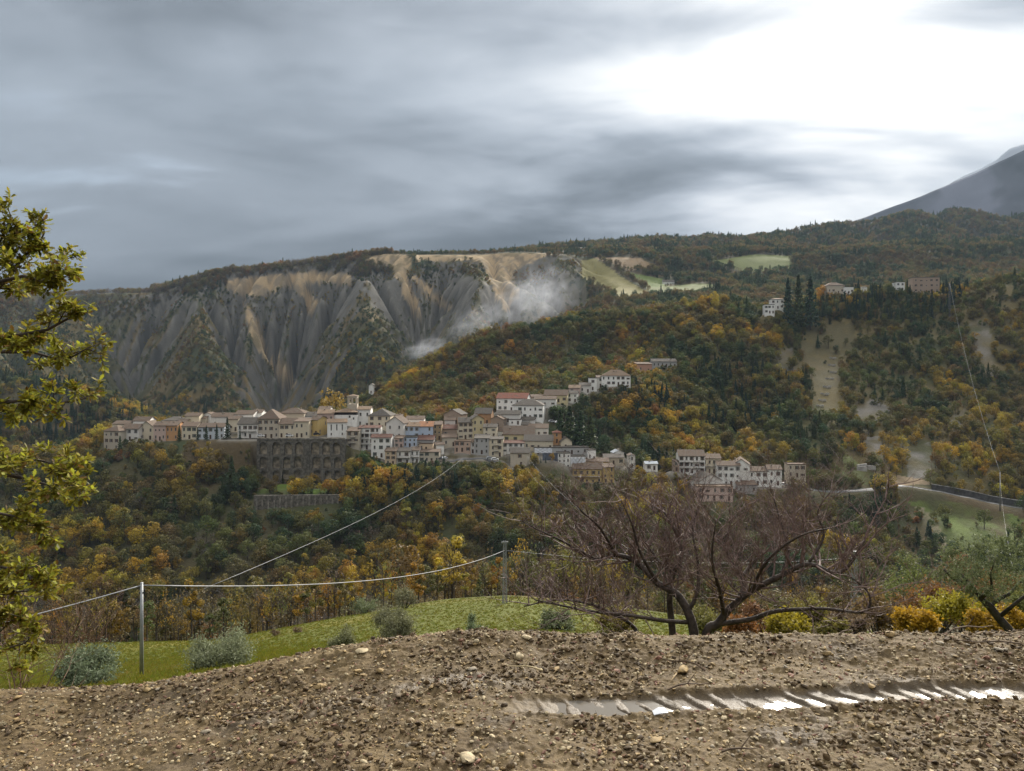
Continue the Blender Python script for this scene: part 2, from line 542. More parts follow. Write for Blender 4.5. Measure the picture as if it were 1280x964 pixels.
# ================================================================ the village: what stands where
# left and right column, eave row, base row, roof rise (px), roof kind, wall, roof colour, window columns, rows, distance, depth (m), turn (deg), label
# roof kinds: g ridge along the front, e gable end to the front, h hipped, f flat, s one slope
H = [
 (128, 150, 539, 563, 7, 'h', 'stone', 'brown', 3, 3, 412, 10, -14, 'tall beige stone house at the far left tip of the village'),
 (150, 174, 536, 551, 6, 'g', 'greyw', 'brown', 3, 2, 416, 10, -6, 'low greyish house second from the left end of the village'),
 (174, 192, 534, 550, 9, 'e', 'cream', 'brown', 2, 2, 419, 11, 4, 'narrow cream house with gable front left of the pink house'),
 (192, 207, 532, 551, 5, 'g', 'pink', 'brown', 3, 2, 414, 10, 0, 'pink and white house beside the orange one at village left'),
 (207, 222, 532, 551, 5, 'g', 'orange', 'brown', 3, 2, 414.5, 10, 0, 'orange plastered house at the left of the village'),
 (227, 246, 533, 549, 5, 'g', 'cream', 'brown', 3, 2, 415, 10, 0, 'cream house just right of the dark cypress at village left'),
 (246, 280, 534, 549, 5, 'g', 'bluew', 'brown', 5, 2, 416, 10, 3, 'long bluish white house behind the row of dark conifers'),
 (202, 229, 526, 536, 5, 'h', 'grey', 'grey', 2, 1, 432, 10, 0, 'low grey roofed house behind the orange house'),
 (231, 249, 520, 534, 4, 'g', 'cream', 'brown', 2, 1, 434, 9, 0, 'small cream house rising behind the cream house by the cypress'),
 (249, 257, 523, 534, 3, 'g', 'stone', 'brown', 1, 1, 437, 8, 0, 'tiny stone house squeezed behind the long bluish house'),
 (254, 264, 518, 534, 2, 'e', 'white', 'brown', 1, 2, 441, 8, 0, 'narrow white tower-like house above the village left part'),
 (264, 291, 521, 535, 5, 'g', 'greyw', 'brown', 3, 1, 436, 9, 2, 'long low house with brown roof behind the conifer row'),
 (293, 317, 518, 534, 5, 'g', 'white', 'brown', 3, 1, 436, 10, -4, 'white house with brown roof behind the grey balcony house'),
 (297, 322, 530, 548, 8, 'g', 'greyw', 'grey', 4, 2, 414, 11, 0, 'pale grey house with a balcony right of the conifer row'),
 (322, 349, 524, 548, 12, 'h', 'stone', 'brown', 4, 3, 415, 14, 0, 'large stone house with a broad tiled roof above the arches'),
 (349, 368, 530, 547, 7, 'g', 'cream', 'brown', 3, 2, 414, 10, 0, 'cream house right of the large stone house above the arches'),
 (368, 386, 527, 547, 3, 's', 'cream', 'brown', 3, 2, 413, 10, 0, 'square cream house with flat front above the arched wall'),
 (386, 398, 525, 544, 5, 'g', 'yellow', 'brown', 2, 2, 418, 10, -20, 'yellow house at the left side of the small square'),
 (349, 380, 517, 534, 7, 'h', 'stone', 'brown', 3, 1, 434, 12, 0, 'stone house with hipped roof behind the cream houses above the arches'),
 (378, 398, 520, 534, 5, 'g', 'bluew', 'grey', 2, 1, 436, 9, 0, 'bluish grey house behind the yellow house by the square'),
 (397, 417, 517, 538, 5, 'g', 'pink', 'tan', 3, 2, 426, 10, 8, 'pale pink house with arched doorway at the back of the square'),
 (446, 463, 512, 534, 4, 'g', 'white', 'tan', 2, 2, 434, 12, 4, 'plain white house joined to the right of the church'),
 (460, 488, 520, 534, 9, 'h', 'cream', 'grey', 3, 2, 430, 14, -4, 'big cream house with a grey pyramid roof right of the church'),
 (433, 449, 539, 568, 3, 's', 'stone', 'brown', 2, 4, 409, 9, -3, 'tall narrow beige house of four storeys beside the arched wall'),
 (449, 475, 535, 562, 3, 'g', 'white', 'darkred', 4, 4, 414, 10, 2, 'tall white house of four storeys with balconies below the church'),
 (464, 489, 547, 572, 4, 'g', 'white', 'darkred', 3, 3, 404, 9, 0, 'white house with an arched door below the pyramid roof house'),
 (482, 505, 529, 559, 8, 'e', 'greyw', 'brown', 2, 3, 419, 11, -12, 'tall grey white house with gable end left of the blue houses'),
 (505, 524, 533, 548, 5, 'g', 'blue', 'tan', 3, 2, 421, 10, 0, 'light blue terraced house with tan roof, left one of the upper pair'),
 (524, 541, 533, 548, 6, 'g', 'blue', 'orangeroof', 2, 2, 421.5, 10, 0, 'light blue terraced house with orange roof, right one of the upper pair'),
 (504, 521, 547, 559, 3, 'f', 'blue', 'grey', 3, 2, 411, 9, 0, 'light blue house with arched windows under the upper blue pair'),
 (493, 504, 548, 560, 2, 's', 'pink', 'brown', 2, 2, 409, 8, 0, 'narrow pinkish house left of the lower blue house'),
 (521, 542, 550, 559, 4, 's', 'grey', 'darkred', 3, 1, 411.5, 8, 0, 'low house with dark red veranda roof right of the lower blue house'),
 (481, 495, 564, 581, 4, 'g', 'peach', 'brown', 2, 3, 398, 9, -5, 'peach coloured house at the lower left corner of the central cluster'),
 (495, 513, 564, 580, 4, 'g', 'greyw', 'grey', 2, 2, 399, 9, -4, 'house with a dark open veranda above the green slope'),
 (513, 524, 563, 579, 4, 'g', 'white', 'brown', 2, 2, 400, 9, -3, 'small white house between the veranda house and the peach top'),
 (524, 549, 565, 578, 2, 's', 'stone', 'brown', 4, 2, 400.5, 6, -2, 'long low beige house at the edge above the green slope'),
 (524, 541, 555, 564, 1, 'f', 'peach', 'brown', 3, 1, 406.5, 8, -2, 'small peach box house on top of the long low beige house'),
 (541, 552, 531, 550, 4, 'g', 'ochre', 'brown', 2, 3, 424, 11, 0, 'narrow ochre house right of the upper blue houses'),
 (552, 571, 536, 547, 5, 'g', 'brick', 'darkred', 2, 1, 428, 10, 6, 'brownish house with a red porch roof left of the tall yellow house'),
 (553, 571, 547, 558, 3, 's', 'stone', 'brown', 2, 1, 418, 8, 8, 'low rough stone house stepping down beside the pink square house'),
 (554, 577, 518, 530, 6, 'e', 'brick', 'grey', 2, 1, 446, 10, -18, 'brick house with gable at the upper left of the yellow house'),
 (573, 591, 528, 549, 6, 'g', 'cream', 'grey', 3, 3, 428, 10, 4, 'tall cream yellow house with three storeys of dark windows'),
 (590, 605, 524, 549, 5, 'e', 'yellowp', 'grey', 2, 3, 429, 11, 12, 'pale yellow gabled wing joined to the tall cream yellow house'),
 (593, 614, 517, 530, 7, 'g', 'orangeb', 'grey', 2, 1, 446, 10, -8, 'orange brown plastered house behind the pale yellow wing'),
 (620, 659, 498, 514, 7, 'g', 'white', 'red', 5, 2, 470, 11, -14, 'long white house with a bright red tile roof'),
 (640, 679, 507, 524, 8, 'h', 'white', 'grey', 6, 2, 452, 14, -8, 'large white house with tall windows and a grey hipped roof'),
 (620, 650, 518, 528, 5, 'g', 'greyw', 'grey', 3, 1, 442, 9, -6, 'low house with dark grey roof below the red roofed house'),
 (636, 651, 525, 531, 1, 'f', 'white', 'grey', 2, 1, 438, 6, -6, 'small white flat annexe under the dark grey roof'),
 (613, 629, 524, 534, 4, 'e', 'brick', 'brown', 1, 1, 436, 9, -16, 'small brownish gabled house between yellow wing and white annexe'),
 (568, 588, 552, 565, 2, 'f', 'pinkb', 'tan', 3, 2, 410, 9, -3, 'square salmon pink house with a flat roof by the road'),
 (593, 611, 548, 568, 3, 's', 'grey', 'grey', 3, 3, 411, 10, -2, 'grey plastered house between the pink house and the cream one'),
 (611, 629, 549, 571, 3, 'g', 'cream', 'grey', 2, 3, 411.5, 10, -2, 'tall cream house with brown doors above the parked cars'),
 (629, 668, 543, 553, 10, 'g', 'yellowp', 'brown', 4, 1, 424, 15, -2, 'wide house under the biggest tiled roof of the lower cluster'),
 (628, 655, 554, 566, 2, 's', 'greyw', 'darkred', 4, 2, 413, 8, -2, 'beige house with a red eave line below the biggest roof'),
 (655, 691, 551, 562, 7, 'g', 'cream', 'grey', 5, 1, 416, 11, -4, 'long cream house with grey roof left of the little orange tower'),
 (638, 662, 566, 583, 6, 'g', 'stone', 'grey', 1, 2, 402, 9, -2, 'grey stone house half hidden by yellow trees below the cluster'),
 (691, 702, 541, 554, 3, 'h', 'orange', 'red', 1, 2, 424, 4.6, 0, 'small orange tower house with a red cap roof'),
 (701, 715, 552, 561, 7, 'e', 'cream', 'grey', 1, 1, 420, 10, 6, 'small cream gabled house right of the orange tower'),
 (668, 736, 560, 568, 2, 'f', 'grey', 'grey', 8, 1, 411, 9, 2, 'long flat roofed grey building above the scaffolded houses'),
 (697, 713, 567, 591, 1, 'f', 'white', 'grey', 3, 4, 403, 7, 2, 'white concrete shell of a house under repair with open bays'),
 (712, 732, 571, 582, 1, 'f', 'white', 'grey', 1, 1, 403.5, 6, 3, 'house wrapped in white sheeting right of the concrete shell'),
 (735, 745, 563, 576, 1, 'f', 'white', 'grey', 2, 1, 409, 8, 10, 'narrow white sheeted house at the right end of the building site'),
 (716, 752, 586, 605, 7, 'g', 'yellow', 'brown', 5, 2, 396, 9, -6, 'long yellow house with a wooden balcony at the village right end'),
 (732, 760, 577, 586, 4, 'g', 'yellow', 'brown', 3, 1, 405, 10, -6, 'upper yellow house with stepped roof behind the long yellow one'),
 (753, 768, 584, 605, 4, 'g', 'yellow', 'brown', 2, 3, 397, 9, 8, 'tall yellow house at the far right of the yellow group'),
 (755, 780, 572, 581, 4, 'g', 'stone', 'grey', 3, 1, 412, 9, 0, 'low grey roofed house right of the yellow group'),
 (767, 780, 566, 571, 3, 'e', 'white', 'bluegrey', 1, 1, 419, 6, 10, 'little white hut with pale roof above the low grey roof'),
 (786, 794, 570, 585, 2, 'e', 'greyw', 'brown', 1, 2, 404, 7, 0, 'narrow grey house among trees right of the yellow group'),
 (680, 709, 494, 503, 7, 'g', 'yellowp', 'brown', 4, 1, 478, 12, -10, 'pale yellow house with long roof on the upper street'),
 (708, 722, 492, 503, 4, 'g', 'white', 'grey', 2, 2, 484, 9, -8, 'white house stepping up right of the pale yellow upper house'),
 (668, 695, 499, 508, 4, 'g', 'greyw', 'brown', 3, 1, 466, 9, -6, 'low house with brown roof behind the large white hipped house'),
 (659, 681, 496, 504, 3, 'g', 'stone', 'brown', 2, 1, 480, 8, -6, 'stone house just right of the red tile roof'),
 (711, 725, 485, 492, 4, 'g', 'pink', 'tan', 2, 1, 494, 9, -8, 'small pinkish house high on the upper street'),
 (724, 738, 482, 491, 4, 'g', 'greyw', 'grey', 2, 1, 500, 9, -8, 'small grey roofed house below the white block at the street top'),
 (737, 746, 473, 488, 2, 'f', 'white', 'grey', 1, 2, 506, 9, 0, 'narrow white block left of the long white house at the street top'),
 (746, 755, 472, 484, 3, 'g', 'greyw', 'brown', 1, 2, 512, 9, 0, 'slim grey white house wedged beside the long white top house'),
 (752, 788, 470, 482, 8, 'h', 'white', 'tan', 6, 2, 510, 14, -6, 'long white house with hipped tan roof topping the upper street'),
 (796, 815, 455, 465, 2, 's', 'salmon', 'brown', 2, 1, 560, 8, 4, 'salmon coloured block alone among trees above the village'),
 (815, 846, 452, 459, 4, 'g', 'grey', 'grey', 6, 1, 566, 9, 2, 'long grey farm building beside the salmon block'),
 (849, 881, 570, 592, 7, 'g', 'white', 'brown', 5, 3, 392, 11, -4, 'tall white terrace with balconies, left of the right hand hamlet'),
 (879, 901, 573, 592, 5, 'g', 'cream', 'brown', 4, 2, 393, 10, -4, 'cream terrace joined right of the tall white balcony terrace'),
 (897, 925, 582, 607, 5, 'g', 'white', 'brown', 4, 3, 386, 10, -6, 'white house with reddish eaves in the middle of the right hamlet'),
 (916, 937, 581, 609, 7, 'e', 'white', 'brown', 2, 3, 388, 12, -14, 'tall white gabled house in the right hamlet'),
 (873, 904, 601, 612, 9, 'e', 'greyw', 'grey', 2, 1, 378, 11, 16, 'wide low gabled house half hidden by the bare tree'),
 (871, 916, 609, 626, 2, 'f', 'pink', 'tan', 5, 2, 368, 7, -2, 'pink house behind the twigs of the bare tree'),
 (927, 960, 589, 607, 5, 'g', 'white', 'brown', 4, 2, 389, 10, -4, 'long white house right of the tall gabled one'),
 (960, 977, 587, 607, 5, 'g', 'white', 'brown', 2, 2, 388, 10, -8, 'white house at the right end of the right hand hamlet'),
 (922, 946, 606, 617, 3, 's', 'grey', 'brown', 3, 1, 381, 7, -4, 'low grey sheds below the long white house'),
 (985, 1007, 581, 597, 1, 'f', 'stone', 'brown', 3, 2, 393, 7, -6, 'ruined stone house with jagged top at the hamlet edge'),
 (843, 849, 577, 589, 1, 'f', 'brick', 'brown', 1, 2, 390, 6, 0, 'narrow brick annexe at the left of the tall white terrace'),
 (807, 822, 580, 588, 2, 'g', 'white', 'bluegrey', 2, 1, 396, 7, 0, 'small white cabin among trees left of the right hamlet'),
 (956, 968, 381, 392, 2, 'f', 'white', 'grey', 3, 2, 640, 9, -8, 'lower white villa block on the right hand wooded hill'),
 (964, 980, 374, 386, 2, 'h', 'white', 'tan', 3, 2, 648, 9, -8, 'upper white villa block on the right hand wooded hill'),
 (1034, 1056, 357, 367, 5, 'h', 'stone', 'brown', 4, 1, 696, 12, 0, 'beige villa with a hipped roof right of the tall dark conifers'),
 (1055, 1067, 359, 367, 1, 'f', 'white', 'grey', 3, 1, 694, 8, 0, 'white flat wing joined to the beige hilltop villa'),
 (1120, 1131, 353, 363, 2, 'f', 'white', 'grey', 2, 2, 690, 8, 0, 'small white house between pines on the right hilltop'),
 (1142, 1174, 347, 366, 2, 'f', 'brick', 'grey', 5, 3, 686, 10, -4, 'reddish brown block among pines on the right hilltop'),
 (1079, 1084, 359, 365, 1, 's', 'white', 'grey', 1, 1, 694, 5, 0, 'tiny white shed between the hilltop villas'),
 (829, 843, 352, 357, 3, 'g', 'white', 'grey', 4, 1, 1190, 9, 0, 'white farmhouse alone in the far green fields'),
 (461, 467, 482, 492, 4, 'e', 'white', 'grey', 1, 1, 660, 8, 0, 'small white chapel front in the woods behind the church'),
 (566, 574, 586, 592, 1, 'f', 'stone', 'brown', 2, 1, 395, 4, 0, 'small stone shed beside the lamp post under the road'),
]
H = [h for h in H if h[0] != 566]
# houses that only show a roof and a strip of wall between the others
H += [
 (556, 569, 525, 537, 4, 'g', 'greyw', 'brown', 2, 1, 438, 9, 4, 'grey white house glimpsed under the brick gabled house'),
 (604, 621, 534, 547, 4, 'g', 'cream', 'grey', 2, 2, 425, 9, -4, 'cream house filling the gap right of the pale yellow wing'),
 (588, 594, 553, 567, 2, 's', 'white', 'brown', 1, 2, 412, 8, 0, 'sliver of a white house between the pink and grey houses'),
 (611, 633, 539, 550, 4, 'g', 'white', 'brown', 3, 1, 431, 9, -4, 'white house behind the tall cream house with brown doors'),
 (640, 661, 531, 541, 4, 'g', 'cream', 'grey', 3, 1, 439, 9, -4, 'cream house behind the biggest roof of the lower cluster'),
 (661, 685, 535, 545, 5, 'g', 'greyw', 'brown', 3, 1, 434, 10, -4, 'grey white house behind the long cream house by the tower'),
 (545, 555, 556, 567, 3, 'g', 'white', 'brown', 1, 1, 410, 7, 6, 'small white house above the bend of the village road'),
 (650, 668, 525, 534, 4, 'g', 'white', 'grey', 2, 1, 444, 8, -6, 'white house under the large hipped white house'),
 (222, 232, 528, 541, 4, 'g', 'cream', 'brown', 1, 1, 428, 9, 0, 'cream house peeping out behind the dark cypress'),
 (284, 298, 524, 539, 4, 'g', 'cream', 'brown', 2, 1, 427, 9, 0, 'cream house behind the tallest street conifer'),
 (315, 327, 516, 531, 4, 'g', 'white', 'brown', 1, 1, 441, 9, 0, 'white house peeping up left of the large stone house'),
 (140, 161, 530, 541, 4, 'g', 'cream', 'brown', 2, 1, 428, 9, -6, 'cream house behind the two leftmost houses'),
 (166, 186, 526, 539, 5, 'g', 'white', 'brown', 2, 1, 431, 9, 0, 'white house behind the gabled cream house at village left'),
 (398, 412, 512, 524, 4, 'g', 'white', 'brown', 2, 1, 446, 9, 0, 'white house on the skyline left of the bell tower'),
 (488, 502, 522, 533, 4, 'g', 'cream', 'brown', 2, 1, 438, 9, 0, 'cream house right of the pyramid roof on the skyline'),
 (508, 530, 524, 534, 4, 'g', 'greyw', 'brown', 3, 1, 436, 9, 2, 'grey white house behind the upper blue pair')]
FAR_OK = 500

pads = []
for h in H:
    x0, x1, ye, yb, rise, kd, wl_, rf, nc_, nr_, Y, D, yaw, lab = h
    W = (x1 - x0) / F * Y
    p = P((x0 + x1) / 2, yb, Y)
    pads.append((p.x, Y + D * 0.45, p.z - 0.15, max(4.5, 0.55 * max(W, D))))
# the church, its square and the arched wall
pads += [(P(416, 546, 418).x, 417, P(416, 546, 418).z, 8), (P(404, 542, 420).x, 421, P(404, 545, 420).z, 7), (P(430, 524, 432).x, 434, P(430, 530, 432).z, 8)]
for px in range(285, 434, 8):
    pads.append((P(px, 548, 411).x, 410.0, P(px, 549, 410).z, 4.0))
ROAD = [(560, 577, 402), (580, 574, 403), (600, 573, 404), (622, 577, 402), (640, 585, 399)]
for px, py, Y in ROAD:
    q = P(px, py, Y)
    pads.append((q.x, q.y, q.z, 4.0))
ROAD2 = [(985, 607, 392), (1010, 612, 392), (1040, 615, 392), (1084, 612, 394), (1128, 607, 400), (1167, 613, 400), (1205, 621, 398), (1240, 629, 397), (1268, 634, 396), (1300, 638, 396), (1360, 642, 398)]
for (a, b) in zip(ROAD2[:-1], ROAD2[1:]):
    for t in np.linspace(0, 1, 6):
        q = P(*(np.array(a) * (1 - t) + np.array(b) * t))
        pads.append((q.x, q.y, q.z, 4.2))
num = np.zeros_like(TZ); den = np.zeros_like(TZ)
for (x, y, z, r) in pads:
    ra = np.searchsorted(rows, y - 4 * r); rb = np.searchsorted(rows, y + 4 * r)
    sl = slice(ra, rb)
    d2 = (TX[sl] - x) ** 2 + (TY[sl] - y) ** 2
    wgt = np.exp(-d2 / (0.55 * r * r)) + 0.03 * np.exp(-d2 / (3.0 * r * r))
    num[sl] += wgt * z; den[sl] += wgt
kk = den / (den + 0.03)
TZ = TZ * (1 - kk) + np.where(den > 1e-12, num / np.maximum(den, 1e-12), 0) * kk
paved = np.zeros_like(TZ)
for (x, y, z, r) in pads:
    sl = slice(np.searchsorted(rows, y - 3 * r), np.searchsorted(rows, y + 3 * r))
    paved[sl] = np.maximum(paved[sl], 1 - sstep(np.hypot(TX[sl] - x, TY[sl] - y) / r, .9, 1.5))
# the ground falls away in front of the arched wall: the wall holds up the street
fr_ = (TY > 374) & (TY < 404.8)
pxx = CX + F * TX / TY
wq = sstep(pxx, 312, 322) * (1 - sstep(pxx, 431, 440)) * fr_
zf = np.interp(TY, [374, 388, 404.8], [CAMZ - (613 - HY) / F * 374, CAMZ - (611 - HY) / F * 388, CAMZ - (603 - HY) / F * 404.8])
TZ = np.where(wq > 0, TZ * (1 - wq) + np.minimum(TZ, zf) * wq, TZ)

# ================================================================ ground cover colours
TPX = CX + F * TX / TY
TPY = HY + F * (CAMZ - TZ) / TY
TPY0 = TPY
gz_y = np.gradient(TZ, axis=0) / np.gradient(TY, axis=0)
gz_x = np.gradient(TZ, axis=1) / np.maximum(np.gradient(TX, axis=1), 1e-6)
SLOPE = np.hypot(gz_x, gz_y)
N1 = fbm(TX / 9, TY / 9, 51, 4); N2 = fbm(TX / 40, TY / 40, 52, 4); N3 = fbm(TX / 22, TY / 22, 57, 4)


def lerp(a, b, t):
    return a + (np.asarray(b) - a) * t[..., None]


C = np.zeros(TZ.shape + (3,)) + np.array([0.062, 0.055, 0.027])
C = lerp(C, [0.075, 0.055, 0.028], sstep(N2, -.2, .4)); C = lerp(C, [0.035, 0.045, 0.018], sstep(-N3, .0, .5))
rh = sstep(TPX, 780, 900) * sstep(TY, 396, 420) * (1 - sstep(TY, 740, 800))
C = lerp(C, np.array([.112, .088, .036]), rh * np.clip(.55 + .6 * N3, 0, 1))
# meadow
mead = (1 - sstep(TY, 98, 112))
G = np.zeros_like(C) + np.array([0.076, 0.084, 0.012])
G = lerp(G, [0.108, 0.098, 0.016], sstep(N1 + .5 * N2, .0, .6)); G = lerp(G, [0.072, 0.078, 0.012], sstep(-N1 - .3 * N3, .1, .7))
C = lerp(C, G, mead)
C = lerp(C, [0.13, 0.09, 0.045], (sstep(TY, 88, 97) * (1 - sstep(TY, 100, 112))) * sstep(N1, -.2, .4) * .8)
# village ground: paved and trodden
vil = paved * ((TY > 385) & (TY < 530)) * (TPX < 1000)
C = lerp(C, [0.16, 0.145, 0.12], np.clip(vil * 1.2, 0, 1))


def patch(C, poly, col, y0, y1, soft=6.0, nz=.35, k=1.0, kmin=.12):
    """cover inside a polygon of photo columns and rows, for the ground between two distances"""
    jx = fbm(TX / 12, TY / 12, 61, 3) * soft; jy = fbm(TX / 12, TY / 12, 67, 3) * soft * .6
    ins = inpoly(TPX + jx, TPY0 + jy, poly) & (TY > y0) & (TY < y1)
    v = 1 + nz * N1
    ke = (k * np.clip(.72 + 1.3 * N1 + .5 * N3, kmin, 1) if nz > .2 else np.full(TZ.shape, k))[..., None]
    return np.where(ins[..., None], C * (1 - ke) + np.asarray(col) * v[..., None] * ke, C), ins


C = lerp(C, [0.040, 0.034, 0.020], sstep(TY, 1340, 1400))
# badlands: bare clay where steep, scrub where gentle
bad = (TY > 840) & (TY < 1345) & (TPX < 745)
badm = sstep(TY, 850, 930) * (1 - sstep(TPX + 30 * N2, 700, 745)) * (TY < 1352)
STK = fbm(TX / 2.6 + .12 * TZ, TY / 26, 73, 3)
clay = np.zeros_like(C) + np.array([0.105, 0.098, 0.085])
clay = lerp(clay, [0.150, 0.141, 0.123], sstep(N1 + .6 * fbm(TX / 3.5, TY / 8, 71, 3), 0, .7))
clay = lerp(clay, [0.062, 0.058, 0.050], sstep(-N3 - .4 * N1, .1, .6))
clay = clay * (1 + .30 * STK)[..., None]
scrub = np.zeros_like(C) + np.array([0.062, 0.056, 0.026])
scrub = lerp(scrub, [0.105, 0.075, 0.030], sstep(N2, .0, .5)); scrub = lerp(scrub, [0.034, 0.042, 0.020], sstep(-N2 + .4 * N1, .1, .6))
low = sstep(TPY + 30 * N2, 368, 432)
bare = sstep(SLOPE + .55 * N1 + .85 * N2 + .25 * STK - 1.5 * low - .75 * sstep(-TPX, -190, -90), .74, 1.08)
BADC = lerp(scrub, [.0, .0, .0], np.zeros_like(TZ)); BADC = BADC * (1 - bare[..., None]) + clay * bare[..., None]
C = C * (1 - badm[..., None]) + BADC * badm[..., None]
TAN = [0.300, 0.222, 0.130]
treeless = np.zeros(TZ.shape, bool)
for poly in ([(275, 352), (330, 344), (400, 340), (440, 343), (440, 356), (400, 353), (350, 362), (318, 372), (296, 366)],
             [(455, 324), (480, 317), (510, 318), (516, 330), (508, 345), (522, 375), (530, 398), (520, 394), (500, 358), (486, 330), (466, 333)],
             [(512, 345), (530, 352), (566, 384), (560, 390), (530, 366)],
             [(600, 317), (645, 315), (690, 318), (660, 330), (640, 338), (648, 372), (632, 392), (612, 352), (604, 338)],
             [(520, 318), (600, 317), (604, 324), (560, 327), (520, 326)],
             [(374, 340), (382, 356), (396, 378), (388, 400), (380, 376), (366, 352)],
             [(300, 372), (325, 402), (332, 440), (352, 468), (345, 470), (322, 436), (308, 400)],
             [(345, 440), (362, 462), (370, 482), (352, 482)]):
    C, i = patch(C, poly, TAN, 840, 1349, 5, kmin=.5)
    treeless |= i
# far fields on the plateau
FIELDS = [([(727, 326), (745, 323), (775, 345), (808, 364), (812, 373), (775, 373), (727, 347)], [.175, .155, .062]),
          ([(742, 322), (800, 322), (822, 335), (788, 338)], [.185, .130, .075]),
          ([(781, 340), (830, 349), (836, 357), (808, 362), (798, 352)], [.095, .125, .035]),
          ([(806, 360), (880, 354), (908, 360), (872, 369), (815, 371)], [.110, .125, .045]),
          ([(888, 326), (945, 318), (992, 320), (986, 336), (932, 341), (900, 331)], [.105, .120, .040])]
for poly, col in FIELDS:
    C, i = patch(C, poly, col, 1000, 1700, 1.5, .18)
    treeless |= i
# slips and clearings on the near right hill, the terrace and the grass by the road
for poly, col, a, b in (
        ([(1012, 405), (1068, 402), (1072, 430), (1050, 455), (1046, 512), (1014, 512), (1018, 470), (1000, 440)], [.070, .060, .030], 540, 720),
        ([(968, 440), (990, 436), (1006, 462), (990, 476), (972, 462)], [.105, .098, .088], 500, 720),
        ([(1068, 510), (1100, 495), (1112, 515), (1090, 530), (1072, 528)], [.115, .106, .09], 420, 600),
        ([(1134, 560), (1160, 552), (1168, 582), (1150, 600), (1136, 596)], [.120, .112, .098], 402, 520),
        ([(1192, 520), (1205, 512), (1204, 538), (1192, 545)], [.125, .12, .11], 440, 620),
        ([(1212, 400), (1236, 402), (1248, 470), (1226, 480), (1218, 440)], [.108, .098, .08], 480, 720),
        ([(1078, 548), (1098, 545), (1105, 585), (1085, 575)], [.13, .12, .105], 402, 520),
        ([(1106, 592), (1150, 598), (1170, 606), (1130, 608), (1104, 604)], [.22, .165, .105], 396, 450),
        ([(1055, 568), (1090, 590), (1110, 600), (1076, 606), (1050, 600)], [.10, .115, .045], 396, 450)):
    C, i = patch(C, poly, col, a, b, 5)
    treeless |= i
GRASS2 = [(1132, 626), (1180, 628), (1262, 642), (1285, 650), (1262, 690), (1200, 690), (1172, 676), (1150, 640)]
C, i = patch(C, GRASS2, [.085, .110, .030], 300, 400, 5); treeless |= i
PATH2 = [(1143, 634), (1152, 634), (1172, 655), (1190, 688), (1182, 690), (1164, 660)]
C, i = patch(C, PATH2, [.20, .165, .115], 300, 400, 1.5); treeless |= i
C, i = patch(C, [(318, 616), (340, 607), (425, 602), (425, 616), (390, 618)], [.075, .115, .020], 355, 400, 2); treeless |= i
C, i = patch(C, [(430, 575), (480, 575), (500, 600), (430, 610)], [.045, .080, .016], 355, 402, 4)
C, i = patch(C, [(716, 536), (742, 544), (730, 556), (712, 552)], [.07, .11, .022], 400, 470, 2); treeless |= i
C, i = patch(C, [(820, 545), (960, 560), (1000, 590), (940, 580), (850, 565)], [.06, .085, .025], 395, 470, 4)
C, i = patch(C, [(1100, 275), (1200, 262), (1280, 300), (1200, 300)], [.045, .045, .03], 1500, 2500, 8)
C = np.clip(C, 0.01, 0.9)

# terrain material: the cover colour with fine mottling and relief
mt = bpy.data.materials.new('ground cover'); mt.use_nodes = True
t = NT(mt.node_tree)
co = t.n('ShaderNodeNewGeometry').outputs['Position']
cv = t.n('ShaderNodeAttribute', attribute_name='cover').outputs['Color']
n1 = t.noise(co, 0.55, 6, 0.65); n2 = t.noise(co, 4.0, 4, 0.6)
k = t.math('ADD', 0.45, t.math('ADD', t.math('MULTIPLY', n1, 0.75), t.math('MULTIPLY', n2, 0.35)))
c = t.vmath('MULTIPLY', cv, t.n('ShaderNodeCombineXYZ', X=k, Y=k, Z=k).outputs[0])
b = t.n('ShaderNodeBsdfPrincipled', **{'Base Color': c, 'Roughness': 0.9, 'Specular IOR Level': 0.15})
bp = t.n('ShaderNodeBump', Height=t.math('ADD', n1, t.math('MULTIPLY', n2, .3)), Strength=0.9, Distance=0.5)
t.set(b.inputs['Normal'], bp.outputs[0])
t.n('ShaderNodeOutputMaterial', Surface=b.outputs[0])


def terrain_part(name, r0, r1):
    nr = r1 - r0
    v = np.stack([TX[r0:r1], TY[r0:r1], TZ[r0:r1]], -1).reshape(-1, 3)
    ii = np.arange(nr * NC).reshape(nr, NC)
    f = np.stack([ii[:-1, :-1], ii[:-1, 1:], ii[1:, 1:], ii[1:, :-1]], -1).reshape(-1, 4)
    ca = np.concatenate([C[r0:r1].reshape(-1, 3), np.ones((nr * NC, 1))], 1)
    me = np_mesh(name, v, f, mt, True, {'cover': ('FLOAT_COLOR', ca)})
    return tag(link(name, me), kind='structure')


ra, rb, rc, rd = [int(np.searchsorted(rows, q)) for q in (108, 760, 860, 1352)]
terrain_part('meadow', 0, ra + 1)
terrain_part('wooded_hills', ra, rc + 1)
terrain_part('badlands_ridge', rc, rd + 1)
terrain_part('far_hills', rd, NR)


